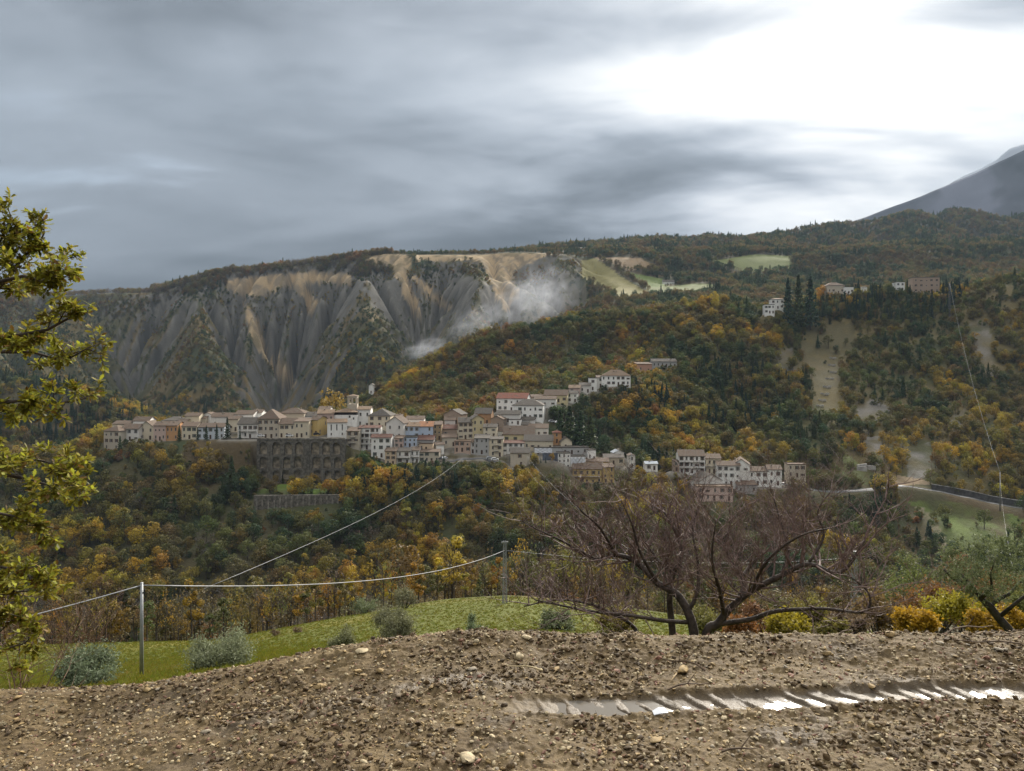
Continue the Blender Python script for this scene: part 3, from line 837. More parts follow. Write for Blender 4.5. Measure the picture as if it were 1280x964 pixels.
# far mountains
def far_mountain(name, pts, Y, depth, col, seed, snow=None):
    xs = np.array([p[0] for p in pts], float); ys = np.array([p[1] for p in pts], float)
    u = np.linspace(xs[0], xs[-1], 260); vv = np.linspace(0, 1, 90)
    U, V = np.meshgrid(u, vv)
    crest = np.interp(U, xs, ys)
    Yd = Y - depth * (1 - V)
    X = (U - CX) / F * Y
    zc = CAMZ - (crest - HY) / F * Y
    z = -150 + (zc + 150) * (V ** 0.9)
    z = z + (fbm(X / 420, Yd / 420, seed, 5, .55)) * 330 * V * (1 - V) * 2 - np.abs(fbm(X / 330, Yd / 700, seed + 3, 4, .5)) * 170 * V * (1.02 - V) + fbm(X / 160, Yd / 160, seed + 5, 4) * Y * .0016
    # the far side falls away again
    X = np.vstack([X, X[-1:]]); Yd = np.vstack([Yd, Yd[-1:] + depth]); z = np.vstack([z, z[-1:] * 0 - 150])
    nr, nc = X.shape
    ii = np.arange(nr * nc).reshape(nr, nc)
    f = np.stack([ii[:-1, :-1], ii[:-1, 1:], ii[1:, 1:], ii[1:, :-1]], -1).reshape(-1, 4)
    n = fbm(X / 260, Yd / 260, seed + 9, 5, .6)
    cc = np.zeros(X.shape + (3,)) + np.array(col)
    cc = lerp(cc, np.array(col) * 2.3, sstep(n, .05, .45)); cc = lerp(cc, np.array(col) * .45, sstep(-n, .05, .4))
    if snow:
        cc = lerp(cc, [.34, .36, .40], sstep(n, -.25, .1))
    ca = np.concatenate([cc.reshape(-1, 3), np.ones((nr * nc, 1))], 1)
    me = np_mesh(name, np.stack([X, Yd, z], -1).reshape(-1, 3), f, mt, True, {'cover': ('FLOAT_COLOR', ca)})
    tag(link(name, me), kind='structure')


far_mountain('mountain', [(700, 420), (900, 340), (1000, 300), (1070, 275), (1130, 254), (1180, 233), (1240, 207), (1280, 188), (1400, 130), (1600, 70), (1900, 110), (2300, 200)], 3500, 1000, (.046, .048, .060), 91)
far_mountain('snowy_peak', [(1000, 330), (1130, 262), (1180, 234), (1205, 220), (1225, 211), (1245, 200), (1262, 186), (1280, 180), (1340, 150), (1500, 90), (1800, 160)], 4700, 1000, (.12, .12, .13), 95, True)

# ================================================================ building materials
WALLC = dict(stone=(.49, .43, .34), greyw=(.68, .65, .60), cream=(.64, .56, .42), pink=(.54, .40, .34), orange=(.52, .29, .14), bluew=(.50, .54, .58), grey=(.40, .39, .375),
             white=(.82, .80, .755), yellow=(.55, .40, .16), yellowp=(.58, .49, .29), blue=(.47, .54, .64), peach=(.60, .46, .32), ochre=(.36, .26, .15), brick=(.34, .26, .20),
             orangeb=(.36, .21, .11), pinkb=(.50, .36, .28), salmon=(.50, .29, .21))
ROOFC = dict(brown=(.120, .086, .064), grey=(.092, .080, .069), tan=(.175, .122, .082), darkred=(.110, .056, .043), red=(.20, .088, .064), orangeroof=(.29, .145, .080), bluegrey=(.30, .33, .36))


def wall_mat(key):
    nm = 'plaster ' + key
    if nm in MAT: return MAT[nm]
    col = WALLC[key]
    m = bpy.data.materials.new(nm); m.use_nodes = True
    t = NT(m.node_tree)
    co = t.n('ShaderNodeTexCoord').outputs['Object']
    r = t.n('ShaderNodeObjectInfo').outputs['Random']
    st = t.n('ShaderNodeMapping', Vector=co); st.inputs['Scale'].default_value = (1.2, 1.2, 0.22)
    streak = t.noise(st.outputs[0], 1.3, 5, 0.65)           # rain streaks
    blot = t.noise(co, 0.45, 5, 0.6)                        # patched plaster
    k = t.math('ADD', 0.92, t.math('MULTIPLY', r, 0.16))
    c = t.vmath('MULTIPLY', col, t.n('ShaderNodeCombineXYZ', X=k, Y=k, Z=k).outputs[0])
    c = t.mix(t.smooth(streak, .50, .78, 0, .42), c, (.21, .195, .175))
    c = t.mix(t.smooth(blot, .58, .70, 0, .34), c, (.34, .29, .235))
    b = t.n('ShaderNodeBsdfPrincipled', **{'Base Color': c, 'Roughness': .9, 'Specular IOR Level': .2})
    t.n('ShaderNodeOutputMaterial', Surface=b.outputs[0])
    MAT[nm] = m
    return m


def roof_mat(key):
    nm = 'roof tiles ' + key
    if nm in MAT: return MAT[nm]
    col = ROOFC[key]
    m = bpy.data.materials.new(nm); m.use_nodes = True
    t = NT(m.node_tree)
    co = t.n('ShaderNodeTexCoord').outputs['Object']
    r = t.n('ShaderNodeObjectInfo').outputs['Random']
    blot = t.noise(co, 0.7, 5, 0.65); fn = t.noise(co, 6.0, 3, 0.6)
    wv = t.n('ShaderNodeTexWave', Vector=co); wv.wave_type = 'BANDS'; wv.bands_direction = 'X'
    wv.inputs['Scale'].default_value = 1.25; wv.inputs['Distortion'].default_value = 0.4
    k = t.math('ADD', 0.72, t.math('ADD', t.math('MULTIPLY', r, 0.28), t.math('MULTIPLY', fn, 0.3)))
    c = t.vmath('MULTIPLY', col, t.n('ShaderNodeCombineXYZ', X=k, Y=k, Z=k).outputs[0])
    c = t.mix(t.smooth(blot, .48, .66, 0, .6), c, (.125, .118, .095))     # lichen
    b = t.n('ShaderNodeBsdfPrincipled', **{'Base Color': c, 'Roughness': .9, 'Specular IOR Level': .12})
    bp = t.n('ShaderNodeBump', Height=wv.outputs['Fac'], Strength=.7, Distance=.08)
    t.set(b.inputs['Normal'], bp.outputs[0])
    t.n('ShaderNodeOutputMaterial', Surface=b.outputs[0])
    MAT[nm] = m
    return m


M_PANE = plain('window glass', (.022, .024, .028), .18, var=.3, spec=.5)
M_FRAME = plain('window frame paint', (.36, .33, .29), .6)
M_SHUT = [plain('shutter brown', (.10, .055, .035), .7), plain('shutter green', (.045, .07, .05), .7), plain('shutter grey', (.22, .22, .21), .7)]
M_DOOR = plain('door wood', (.075, .045, .03), .7)
M_IRON = plain('dark iron', (.04, .04, .042), .5, var=.2)
M_STONE = plain('rough masonry', (.125, .112, .092), .95, var=.55, scale=.8, bump=.9, bscale=3.0)
M_STONE2 = plain('pale masonry', (.20, .18, .15), .95, var=.5, scale=.7, bump=.9, bscale=3.0)
M_CONC = plain('concrete', (.34, .325, .30), .85, var=.3, scale=.6, bump=.3)
M_ASPH = plain('asphalt', (.075, .075, .078), .7, var=.25, scale=.5)
M_METAL = plain('galvanised metal', (.27, .28, .29), .5, .5, var=.15, scale=3)
M_CABLE = plain('cable sheath', (.27, .27, .28), .5, var=.1)
M_SHEET = plain('white sheeting', (.62, .64, .68), .6, var=.15, scale=.6)
M_NET = plain('dark safety net', (.09, .105, .135), .8, var=.3, scale=.5)

# unit pieces shared by every house: 1 m wide, 1 m tall, outside towards -y
mb = MB()
mb.box(0, .09, .02, .10, 0, 1); mb.box(.91, 1, .02, .10, 0, 1); mb.box(.09, .91, .02, .10, 0, .06); mb.box(.09, .91, .02, .10, .94, 1); mb.box(.46, .54, .03, .09, .06, .94)
mb.box(-.06, 1.06, -.08, .10, -.07, -.003)
ME_WIN = mb.mesh('window', M_FRAME)
mb = MB(); mb.box(.02, .98, .11, .15, .02, .98); ME_PANE = mb.mesh('pane', M_PANE)
ME_SHUT = []
for ms in M_SHUT:
    pr_ = []
    for xa_ in (-.5, 1.02):
        mb = MB(); mb.box(xa_, xa_ + .48, -.06, -.01, -.01, 1.01); pr_.append(mb.mesh('shutter', ms))
    ME_SHUT.append(pr_)
mb = MB(); mb.box(.04, .96, .03, .12, .005, .97); mb.box(.0, .04, .0, .13, 0, 1); mb.box(.96, 1, .0, .13, 0, 1); mb.box(.04, .96, .0, .13, .97, 1); mb.box(.80, .86, -.01, .03, .46, .50)
ME_DOOR = mb.mesh('door', M_DOOR)
mb = MB(); mb.box(-.32, .32, -.26, .26, -.9, .75); mb.box(-.42, .42, -.36, .36, .75, .86); mb.box(-.25, .25, -.2, .2, .95, 1.05)
for sx in (-.3, .22):
    mb.box(sx, sx + .08, -.2, .2, .86, .95)
ME_CHIM = mb.mesh('chimney', plain('chimney plaster', (.30, .25, .20), .9))
REC = 0.20


def face_with_openings(mb, o, ux, W, z0, z1, openings, nrm):
    """a wall face from o along ux, W wide, with recessed rectangular openings (a, b, c, d) = along, up"""
    xs = sorted({0.0, W, *[a for a, b, c, d in openings], *[b for a, b, c, d in openings]})
    zs = sorted({z0, z1, *[c for a, b, c, d in openings], *[d for a, b, c, d in openings]})

    def pt(x, z, dep=0.0):
        return (o[0] + ux[0] * x - nrm[0] * dep, o[1] + ux[1] * x - nrm[1] * dep, z)
    for i in range(len(xs) - 1):
        for j in range(len(zs) - 1):
            a, b_, c_, d_ = xs[i], xs[i + 1], zs[j], zs[j + 1]
            mx, mz = (a + b_) / 2, (c_ + d_) / 2
            if any(q[0] < mx < q[1] and q[2] < mz < q[3] for q in openings): continue
            mb.add([pt(a, c_), pt(b_, c_), pt(b_, d_), pt(a, d_)], [(0, 1, 2, 3)])
    for (a, b_, c_, d_) in openings:
        vs = [pt(a, c_), pt(b_, c_), pt(b_, d_), pt(a, d_), pt(a, c_, REC), pt(b_, c_, REC), pt(b_, d_, REC), pt(a, d_, REC)]
        mb.add(vs, [(0, 4, 5, 1), (1, 5, 6, 2), (2, 6, 7, 3), (3, 7, 4, 0), (4, 7, 6, 5)])


def openings_for(W, Hh, nc, nr, rng, door=False):
    out = []
    if nc < 1 or nr < 1: return out
    cw = W / nc; fh = Hh / nr
    for i in range(nc):
        for j in range(nr):
            if rng.random() < 0.06 and nc * nr > 2: continue
            ww = min(.98, cw * .37); wh = min(1.8, fh * .62)
            if rng.random() < .15: wh *= .6
            cx = cw * (i + .5) + rng.uniform(-.07, .07) * cw
            zb = fh * j + fh * .27
            is_door = door and j == 0 and (i == nc // 2 or rng.random() < .12)
            if is_door:
                out.append((cx - ww * .55, cx + ww * .55, .02, min(2.3, fh * .8), 'door'))
            else:
                out.append((cx - ww / 2, cx + ww / 2, zb, min(zb + wh, Hh - .12), 'win'))
    return out


def roof_mesh(kd, W, D, Hh, rise):
    """roof over a W x D plan; front edge y = 0"""
    ov, th = .38, .16
    mb = MB()
    x0, x1, y0, y1 = -W / 2 - ov, W / 2 + ov, -ov, D + ov
    z0 = Hh + .004
    if kd == 'g':
        dz = rise * ov / (D / 2)
        pr = [(y0, z0 - dz), (D / 2, z0 + rise), (y1, z0 - dz), (y1, z0 - dz + th), (D / 2, z0 + rise + th), (y0, z0 - dz + th)]
        vs = [(x0, y, z) for y, z in pr] + [(x1, y, z) for y, z in pr]
        mb.add(vs, [(0, 1, 7, 6), (1, 2, 8, 7), (2, 3, 9, 8), (3, 4, 10, 9), (4, 5, 11, 10), (5, 0, 6, 11), (0, 5, 4, 1), (1, 4, 3, 2), (6, 7, 10, 11), (7, 8, 9, 10)])
    elif kd == 'e':
        dz = rise * ov / (W / 2)
        pr = [(x0, z0 - dz), (0, z0 + rise), (x1, z0 - dz), (x1, z0 - dz + th), (0, z0 + rise + th), (x0, z0 - dz + th)]
        vs = [(x, y0, z) for x, z in pr] + [(x, y1, z) for x, z in pr]
        mb.add(vs, [(6, 7, 1, 0), (7, 8, 2, 1), (8, 9, 3, 2), (9, 10, 4, 3), (10, 11, 5, 4), (11, 6, 0, 5), (1, 4, 5, 0), (2, 3, 4, 1), (11, 10, 7, 6), (10, 9, 8, 7)])
    elif kd == 's':
        pr = [(y0, z0 - rise * ov / D), (y1, z0 + rise * (1 + ov / D)), (y1, z0 + rise * (1 + ov / D) + th), (y0, z0 - rise * ov / D + th)]
        vs = [(x0, y, z) for y, z in pr] + [(x1, y, z) for y, z in pr]
        mb.add(vs, [(0, 1, 5, 4), (1, 2, 6, 5), (2, 3, 7, 6), (3, 0, 4, 7), (0, 3, 2, 1), (4, 5, 6, 7)])
    elif kd == 'h':
        q = min(W, D) / 2 * .92
        if W >= D:
            ra_, rb_ = (-W / 2 + q, D / 2), (W / 2 - q, D / 2)
        else:
            ra_, rb_ = (0, q), (0, D - q)
        vs = [(x0, y0, z0), (x1, y0, z0), (x1, y1, z0), (x0, y1, z0), (x0, y0, z0 + th), (x1, y0, z0 + th), (x1, y1, z0 + th), (x0, y1, z0 + th),
              (ra_[0], ra_[1], z0 + rise + th), (rb_[0] + .001, rb_[1] + .001, z0 + rise + th)]
        fs = [(0, 3, 2, 1), (0, 1, 5, 4), (1, 2, 6, 5), (2, 3, 7, 6), (3, 0, 4, 7)]
        fs += [(4, 5, 9, 8), (5, 6, 9), (6, 7, 8, 9), (7, 4, 8)] if W >= D else [(4, 5, 8), (5, 6, 9, 8), (6, 7, 9), (7, 4, 8, 9)]
        mb.add(vs, fs)
    else:
        mb.box(-W / 2 - .12, W / 2 + .12, -.12, D + .12, z0, z0 + .14)
        mb.box(-W / 2 - .12, W / 2 + .12, -.12, .10, z0 + .144, z0 + .45); mb.box(-W / 2 - .12, W / 2 + .12, D - .1, D + .12, z0 + .144, z0 + .45)
        mb.box(-W / 2 - .12, -W / 2 + .1, .104, D - .104, z0 + .144, z0 + .45); mb.box(W / 2 - .1, W / 2 + .12, .104, D - .104, z0 + .144, z0 + .45)
    return mb


def make_house(h, k):
    x0, x1, ye, yb, rise, kd, wk, rk, nc, nr, Y, D, yaw, lab = h
    rng = random.Random(100 + k)
    W = (x1 - x0) / F * Y; Hh = max(2.2, (yb - ye) / F * Y)
    p = P((x0 + x1) / 2, yb, Y)
    rm = rise / F * Y
    if kd in 'gh': rm = max(.9, min(rm - 0.3, D * .36))
    elif kd == 'e': rm = max(.8, min(rm, W * .40))
    elif kd == 's': rm = max(.5, min(rm, D * .3))
    far = Y > 900
    nm = 'church' if 'chapel' in lab else ('tower_house' if 'tower house' in lab else ('villa' if 'villa' in lab else 'house'))
    root = empty(nm, p, math.radians(yaw), lab, 'chapel' if 'chapel' in lab else 'house', 'buildings of the hill village' if Y < 600 else 'scattered buildings on the hills')
    z0 = -5.0 if Y < 600 else -3.0
    fo = openings_for(W, Hh, nc, nr, rng, True)
    ns = max(1, int(D / 3.8)); so = [o for o in openings_for(D, Hh, ns, nr, rng) if rng.random() < .6]
    mb = MB()
    strip = lambda L: [o[:4] for o in L]
    face_with_openings(mb, (-W / 2, 0), (1, 0), W, z0, Hh, strip(fo), (0, -1))
    face_with_openings(mb, (W / 2, 0), (0, 1), D, z0, Hh, strip(so), (1, 0))
    face_with_openings(mb, (-W / 2, D), (0, -1), D, z0, Hh, strip(so), (-1, 0))
    face_with_openings(mb, (W / 2, D), (-1, 0), W, z0, Hh, [], (0, 1))
    if kd == 'g':
        for s in (-1, 1):
            mb.add([(s * W / 2, 0, Hh), (s * W / 2, D, Hh), (s * W / 2, D / 2, Hh + rm)], [(0, 1, 2)])
    elif kd == 'e':
        for y in (0, D):
            mb.add([(-W / 2, y, Hh), (W / 2, y, Hh), (0, y, Hh + rm)], [(0, 1, 2)])
    elif kd == 's':
        for s in (-1, 1):
            mb.add([(s * W / 2, 0, Hh), (s * W / 2, D, Hh), (s * W / 2, D, Hh + rm)], [(0, 1, 2)])
        mb.add([(-W / 2, D, Hh), (W / 2, D, Hh), (W / 2, D, Hh + rm), (-W / 2, D, Hh + rm)], [(0, 1, 2, 3)])
    mb.obj('wall', wall_mat(wk), root)
    roof = roof_mesh(kd, W, D, Hh, rm).obj('roof', roof_mat(rk), root)
    shut = rng.choice([None, 0, 0, 1, 2]) if wk not in ('grey',) else None
    for L, o, ang in ((fo, (-W / 2, 0), 0), (so, (W / 2, 0), math.pi / 2), (so, (-W / 2, D), -math.pi / 2)):
        if far and ang != 0: continue
        for (a, b_, c_, d_, kind) in L:
            lx = o[0] + math.cos(ang) * a; ly = o[1] + math.sin(ang) * a
            if kind == 'door':
                link('door', ME_DOOR, root, (lx, ly, c_), ang, (b_ - a, 1, d_ - c_))
            else:
                wn = link('window', ME_WIN, root, (lx, ly, c_), ang, (b_ - a, 1, d_ - c_))
                link('pane', ME_PANE, wn)
                if ang == 0 and shut is not None and rng.random() < .65 and W / max(nc, 1) > 2.3:
                    link('shutter', ME_SHUT[shut][0], wn); link('shutter', ME_SHUT[shut][1], wn)
    if Y < 600 and kd in 'gheh' and W > 4:
        for q in range(rng.choice([1, 1, 2])):
            cx = rng.uniform(-.38, .38) * W; cyy = D * rng.uniform(.3, .7)
            zt = Hh + rm * .62
            link('chimney', ME_CHIM, roof, (cx, cyy, zt), 0, (1, 1, rng.uniform(.8, 1.2)))
    # balconies where the photograph shows them
    if any(s in lab for s in ('balcon', 'four storeys', 'veranda', 'brown doors')):
        bw = W * (.9 if 'veranda' in lab or 'wooden' in lab else .42)
        for j in range(1, max(nr, 2)):
            zf = Hh / max(nr, 2) * j
            for bx in ([-.24, .24] if bw < W * .5 and W > 9 else [0.0]):
                m2 = MB(); xa, xb = bx * W - bw / 2, bx * W + bw / 2
                m2.box(xa, xb, -1.05, -.004, zf - .14, zf)
                bal = m2.obj('balcony', M_CONC, root)
                m3 = MB(); m3.box(xa + .02, xb - .02, -1.04, -1.0, zf + .92, zf + .98)
                nbar = max(4, int(bw / .35))
                for q in range(nbar + 1):
                    xx = xa + .03 + (bw - .1) * q / nbar
                    m3.box(xx, xx + .03, -1.035, -1.005, zf + .004, zf + .918)
                m3.obj('railing', M_IRON, bal)
    return root


for k_, h_ in enumerate(H):
    make_house(h_, k_)

# ---------------------------------------------------------------- church with loggia, side wing and bell tower
ch = empty('church', P(431, 526, 428), math.radians(3), 'pale church with dark hipped roof, loggia band and open bell tower', 'church')
W = 30 / F * 428; mb = MB()
fo = [(W * .70 - .5, W * .70 + .5, 1.6, 2.9), (W * .86 - .4, W * .86 + .4, .6, 1.8)]
face_with_openings(mb, (-W / 2, 0), (1, 0), W, -6, 3.2, fo, (0, -1)); face_with_openings(mb, (W / 2, 0), (0, 1), 13, -6, 3.2, [], (1, 0))
face_with_openings(mb, (-W / 2, 13), (0, -1), 13, -6, 3.2, [], (-1, 0)); face_with_openings(mb, (W / 2, 13), (-1, 0), W, -6, 3.2, [], (0, 1))
mb.obj('wall', wall_mat('white'), ch)
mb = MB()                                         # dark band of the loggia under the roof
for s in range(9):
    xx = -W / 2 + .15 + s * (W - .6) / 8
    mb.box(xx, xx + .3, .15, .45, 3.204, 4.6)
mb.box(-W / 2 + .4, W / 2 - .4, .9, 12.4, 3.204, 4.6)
mb.obj('loggia', plain('dark loggia band', (.07, .06, .058), .8), ch)
rf = roof_mesh('h', W - .4, 12.6, 4.62, 1.9).obj('roof', roof_mat('tan'), ch)
for a, b_, c_, d_ in fo:
    wn = link('window', ME_WIN, ch, (-W / 2 + a, 0, c_), 0, (b_ - a, 1, d_ - c_)); link('pane', ME_PANE, wn)
tw = 12 / F * 434; mb = MB()                      # bell tower: four piers, parapet, cornice
tx = (438 - 431) / F * 432; tz0, tz1 = 3.0, 13.2
mb.box(tx - tw / 2, tx + tw / 2, 6.0, 6.0 + tw, tz0, 9.0)
for sx in (-1, 0, 1):
    for sy in (0, 1):
        if sx == 0 and sy == 1: continue
        xx = tx + sx * (tw / 2 - .45); yy = 6.0 + .42 + sy * (tw - .84)
        mb.box(xx - .42, xx + .42, yy - .40, yy + .40, 9.004, 12.3)
mb.box(tx - tw / 2, tx + tw / 2, 6.02, 5.98 + tw, 12.304, tz1)
mb.box(tx - tw / 2 - .25, tx + tw / 2 + .25, 5.75, 6.25 + tw, tz1 + .004, tz1 + .35)
tower = mb.obj('bell_tower', wall_mat('stone'), ch)
mb = MB(); mb.tube([(tx - 1.2, 6.0 + tw / 2, 11.5), (tx - 1.2, 6.0 + tw / 2, 11.0), (tx - 1.2, 6.0 + tw / 2, 10.3)], [.15, .38, .62], 10); mb.obj('bell', plain('bronze', (.12, .09, .05), .4, .8), tower)
mb = MB(); mb.add([(tx - tw / 2 - .25, 5.75, tz1 + .36), (tx + tw / 2 + .25, 5.75, tz1 + .36), (tx + tw / 2 + .25, 6.25 + tw, tz1 + .36), (tx - tw / 2 - .25, 6.25 + tw, tz1 + .36), (tx, 6 + tw / 2, tz1 + 1.3)], [(0, 1, 4), (1, 2, 4), (2, 3, 4), (3, 0, 4), (3, 2, 1, 0)]); mb.obj('tower_roof', roof_mat('tan'), tower)
# side wing with tall windows
wg = empty('church_hall', P(421.5, 545, 416), math.radians(14), 'low white church wing with three tall narrow windows above the arched wall', 'church')
W = 24 / F * 416; Hh = 17 / F * 416; mb = MB()
fo = [(W * q - .32, W * q + .32, Hh * .42, Hh * .86) for q in (.2, .48, .76)] + [(W * q - .35, W * q + .35, .4, 1.7) for q in (.2, .76)]
face_with_openings(mb, (-W / 2, 0), (1, 0), W, -5, Hh, fo, (0, -1)); face_with_openings(mb, (W / 2, 0), (0, 1), 8, -5, Hh, [], (1, 0))
face_with_openings(mb, (-W / 2, 8), (0, -1), 8, -5, Hh, [], (-1, 0)); face_with_openings(mb, (W / 2, 8), (-1, 0), W, -5, Hh, [], (0, 1))
for s in (-1, 1): mb.add([(s * W / 2, 0, Hh), (s * W / 2, 8, Hh), (s * W / 2, 4, Hh + 1.6)], [(0, 1, 2)])
mb.obj('wall', wall_mat('white'), wg)
roof_mesh('g', W, 8, Hh, 1.6).obj('roof', roof_mat('tan'), wg)
for a, b_, c_, d_ in fo:
    wn = link('window', ME_WIN, wg, (-W / 2 + a, 0, c_), 0, (b_ - a, 1, d_ - c_)); link('pane', ME_PANE, wn)


# ---------------------------------------------------------------- tall retaining wall with tiers of blind arches
def arch_cell(mb, x0, x1, z0, z1, ax, aw, az0, azs, dep, m_back):
    """front cell with a round-headed recess: centre ax, width aw, sill az0, springing azs"""
    r = aw / 2
    arc = [(ax - r * math.cos(math.pi * k / 8), azs + r * math.sin(math.pi * k / 8)) for k in range(9)]
    L = [(x0, z0), (ax, z0), (ax, az0), (ax - r, az0)] + arc[:5] + [(ax, z1), (x0, z1)]
    R = [(ax, z0), (x1, z0), (x1, z1), (ax, z1)] + arc[4:] + [(ax + r, az0), (ax, az0)]
    for poly in (L, R):
        mb.add([(x, 0, z) for x, z in poly], [tuple(range(len(poly)))])
    ring = [(ax - r, az0)] + arc + [(ax + r, az0)]
    n = len(ring)
    mb.add([(x, 0, z) for x, z in ring] + [(x, dep, z) for x, z in ring], [(i, i + n, (i + 1) % n + n, (i + 1) % n) for i in range(n)])
    m_back.add([(x, dep - .01, z) for x, z in ring], [tuple(range(n))])


M_INF = plain('ochre masonry', (.27, .225, .165), .95, var=.6, scale=.5, bump=.6, bscale=3)
AWY = 402.6
s_ = AWY / F
aw = empty('arched_retaining_wall', P(377, 549, AWY), 0, 'dark stone retaining wall with tiers of round blind arches below the village', 'retaining wall')
X = lambda px: (px - 377) * s_
Z = lambda py: -(py - 549) * s_
tiers = [(549.5, 570, [(329, 9.5), (345, 9.5), (360, 9.5), (374, 10), (393.5, 10), (407.5, 9.5), (420.5, 9)], 568.5, 557.5),
         (570, 586.5, [(329, 9), (345, 9), (358.5, 9), (372, 9.5), (395.5, 10), (409, 9), (422, 8.5)], 585.5, 575.5),
         (586.5, 604, [(330, 8), (345, 8), (357, 8.5), (371.5, 8.5), (397, 9), (410, 8), (422, 8)], 603, 592)]
mb = MB()
for (yt, yb, arcs, sill, spr) in tiers:
    ed = [321] + [(arcs[i][0] + arcs[i + 1][0]) / 2 for i in range(len(arcs) - 1)] + [431]
    for i, (ax, wd) in enumerate(arcs):
        bk = MB()
        arch_cell(mb, X(ed[i]), X(ed[i + 1]), Z(yb), Z(yt), X(ax), wd * s_, Z(sill), Z(spr), 1.5, bk)
        bk.obj('arch_infill', M_INF, aw)
mb.add([(X(321), 0, Z(604)), (X(431), 0, Z(604)), (X(431), 0, Z(622)), (X(321), 0, Z(622))], [(0, 3, 2, 1)])
for xx in (X(321), X(431)):
    mb.add([(xx, 0, Z(549.5)), (xx, 9, Z(549.5)), (xx, 9, Z(622)), (xx, 0, Z(622))], [(0, 1, 2, 3)])
mb.add([(X(321), 0, Z(549.5)), (X(431), 0, Z(549.5)), (X(431), 2.2, Z(549.5)), (X(321), 2.2, Z(549.5))], [(0, 1, 2, 3)])
mb.obj('wall', M_STONE, aw)
mb = MB(); mb.box(X(385) - .7, X(385) + .7, -.6, -.004, Z(620), Z(550)); mb.obj('buttress', M_STONE, aw)
mb = MB(); mb.box(X(320.5), X(431.5), -.25, .35, Z(549.4), Z(547.6)); mb.obj('parapet', M_STONE2, aw)
# plain wall left of it carrying the street
pw = empty('street_wall', P(300, 549, 409), math.radians(4), 'long low stone street wall under the conifers left of the arches', 'retaining wall')
mb = MB(); wv_ = 46 / F * 409
mb.box(-wv_ / 2, wv_ / 2, 0, .6, -6, 0.3); mb.obj('wall', M_STONE, pw)
mb = MB(); mb.box(-wv_ / 2 - .05, wv_ / 2 + .05, -.08, .68, .304, .55); mb.obj('coping', M_STONE2, pw)
# lower terrace wall
tw_ = empty('terrace_wall', P(372, 630, 366), math.radians(3), 'grey stone terrace wall below the grass strip under the arches', 'retaining wall')
mb = MB(); wv_ = 108 / F * 366
mb.box(-wv_ / 2, wv_ / 2, 0, 1.2, -4, 4.2); mb.obj('wall', M_STONE, tw_)
mb = MB()
for q in range(15):
    xx = -wv_ / 2 + (q + .5) * wv_ / 15
    mb.box(xx - .35, xx + .35, -.35, -.004, -4, 3.6)
mb.obj('buttress_row', M_STONE2, tw_)

# ---------------------------------------------------------------- building site: scaffolds in front of two houses
def scaffold(px0, px1, y0, y1, Y, mat, lab, net_from=0.0):
    root = empty('scaffold', P((px0 + px1) / 2, y1, Y), math.radians(2), lab, 'scaffold')
    W = (px1 - px0) / F * Y; Hh = (y1 - y0) / F * Y
    mb = MB()
    n = max(2, int(W / 2.2))
    for i in range(n + 1):
        xx = -W / 2 + W * i / n
        for yy in (-1.0, -.15):
            mb.tube([(xx, yy, -3), (xx, yy, Hh)], .05, 5)
    mb.obj('poles', M_METAL, root)
    for j in range(max(1, int(Hh / 2))):
        m2 = MB(); m2.box(-W / 2, W / 2, -1.0, -.15, 2.0 * (j + 1) - .06, 2.0 * (j + 1)); m2.obj('plank', plain('scaffold board', (.28, .24, .18), .8), root)
    # netting, slightly bellied
    v = []; nx, nz = 14, 8
    for j in range(nz + 1):
        for i in range(nx + 1):
            v.append((-W / 2 + W * i / nx, -1.1 - .12 * math.sin(i * 1.7) * math.sin(j * 1.3), Hh * net_from + (Hh * (1 - net_from)) * j / nz))
    f = [(j * (nx + 1) + i, j * (nx + 1) + i + 1, (j + 1) * (nx + 1) + i + 1, (j + 1) * (nx + 1) + i) for j in range(nz) for i in range(nx)]
    m2 = MB(); m2.add(v, f); m2.obj('net', mat, root)


scaffold(678, 697, 566, 589, 402, M_NET, 'scaffold hung with dark blue netting on the building site')
scaffold(713, 731, 571.5, 580, 401.5, M_SHEET, 'scaffold wrapped in white sheeting right of the concrete shell')
scaffold(668, 690, 560, 566, 409, M_SHEET, 'low scaffold with pale sheets along the flat roofed building')


# ---------------------------------------------------------------- roads
def ribbon(name, pts, width, mat, lift=.05, n=10, kind='structure'):
    pts = [P(*p) for p in pts]; q = []
    for i in range(len(pts) - 1):
        for k in range(n):
            t_ = k / n
            p0, p1, p2, p3 = pts[max(i - 1, 0)], pts[i], pts[i + 1], pts[min(i + 2, len(pts) - 1)]
            q.append(.5 * ((2 * p1) + (p2 - p0) * t_ + (2 * p0 - 5 * p1 + 4 * p2 - p3) * t_ ** 2 + (3 * p1 - p0 - 3 * p2 + p3) * t_ ** 3))
    q.append(pts[-1])
    mb = MB()
    for i, p in enumerate(q):
        tn = (q[min(i + 1, len(q) - 1)] - q[max(i - 1, 0)]); tn.z = 0; tn.normalize(); nn = Vector((-tn.y, tn.x, 0))
        a, b_ = p + nn * width / 2, p - nn * width / 2
        z = max(float(hgt(a.x, a.y)), float(hgt(b_.x, b_.y)), float(hgt(p.x, p.y))) + lift
        mb.v += [(a.x, a.y, z), (b_.x, b_.y, z), (b_.x, b_.y, z - 1.2), (a.x, a.y, z - 1.2)]
    for i in range(len(q) - 1):
        o = i * 4
        for (c_, d_) in ((0, 1), (1, 2), (2, 3), (3, 0)):
            mb.f.append((o + c_, o + 4 + c_, o + 4 + d_, o + d_)); mb.m.append(0)
    ob = mb.obj(name, mat)
    tag(ob, kind=kind)
    return q, ob


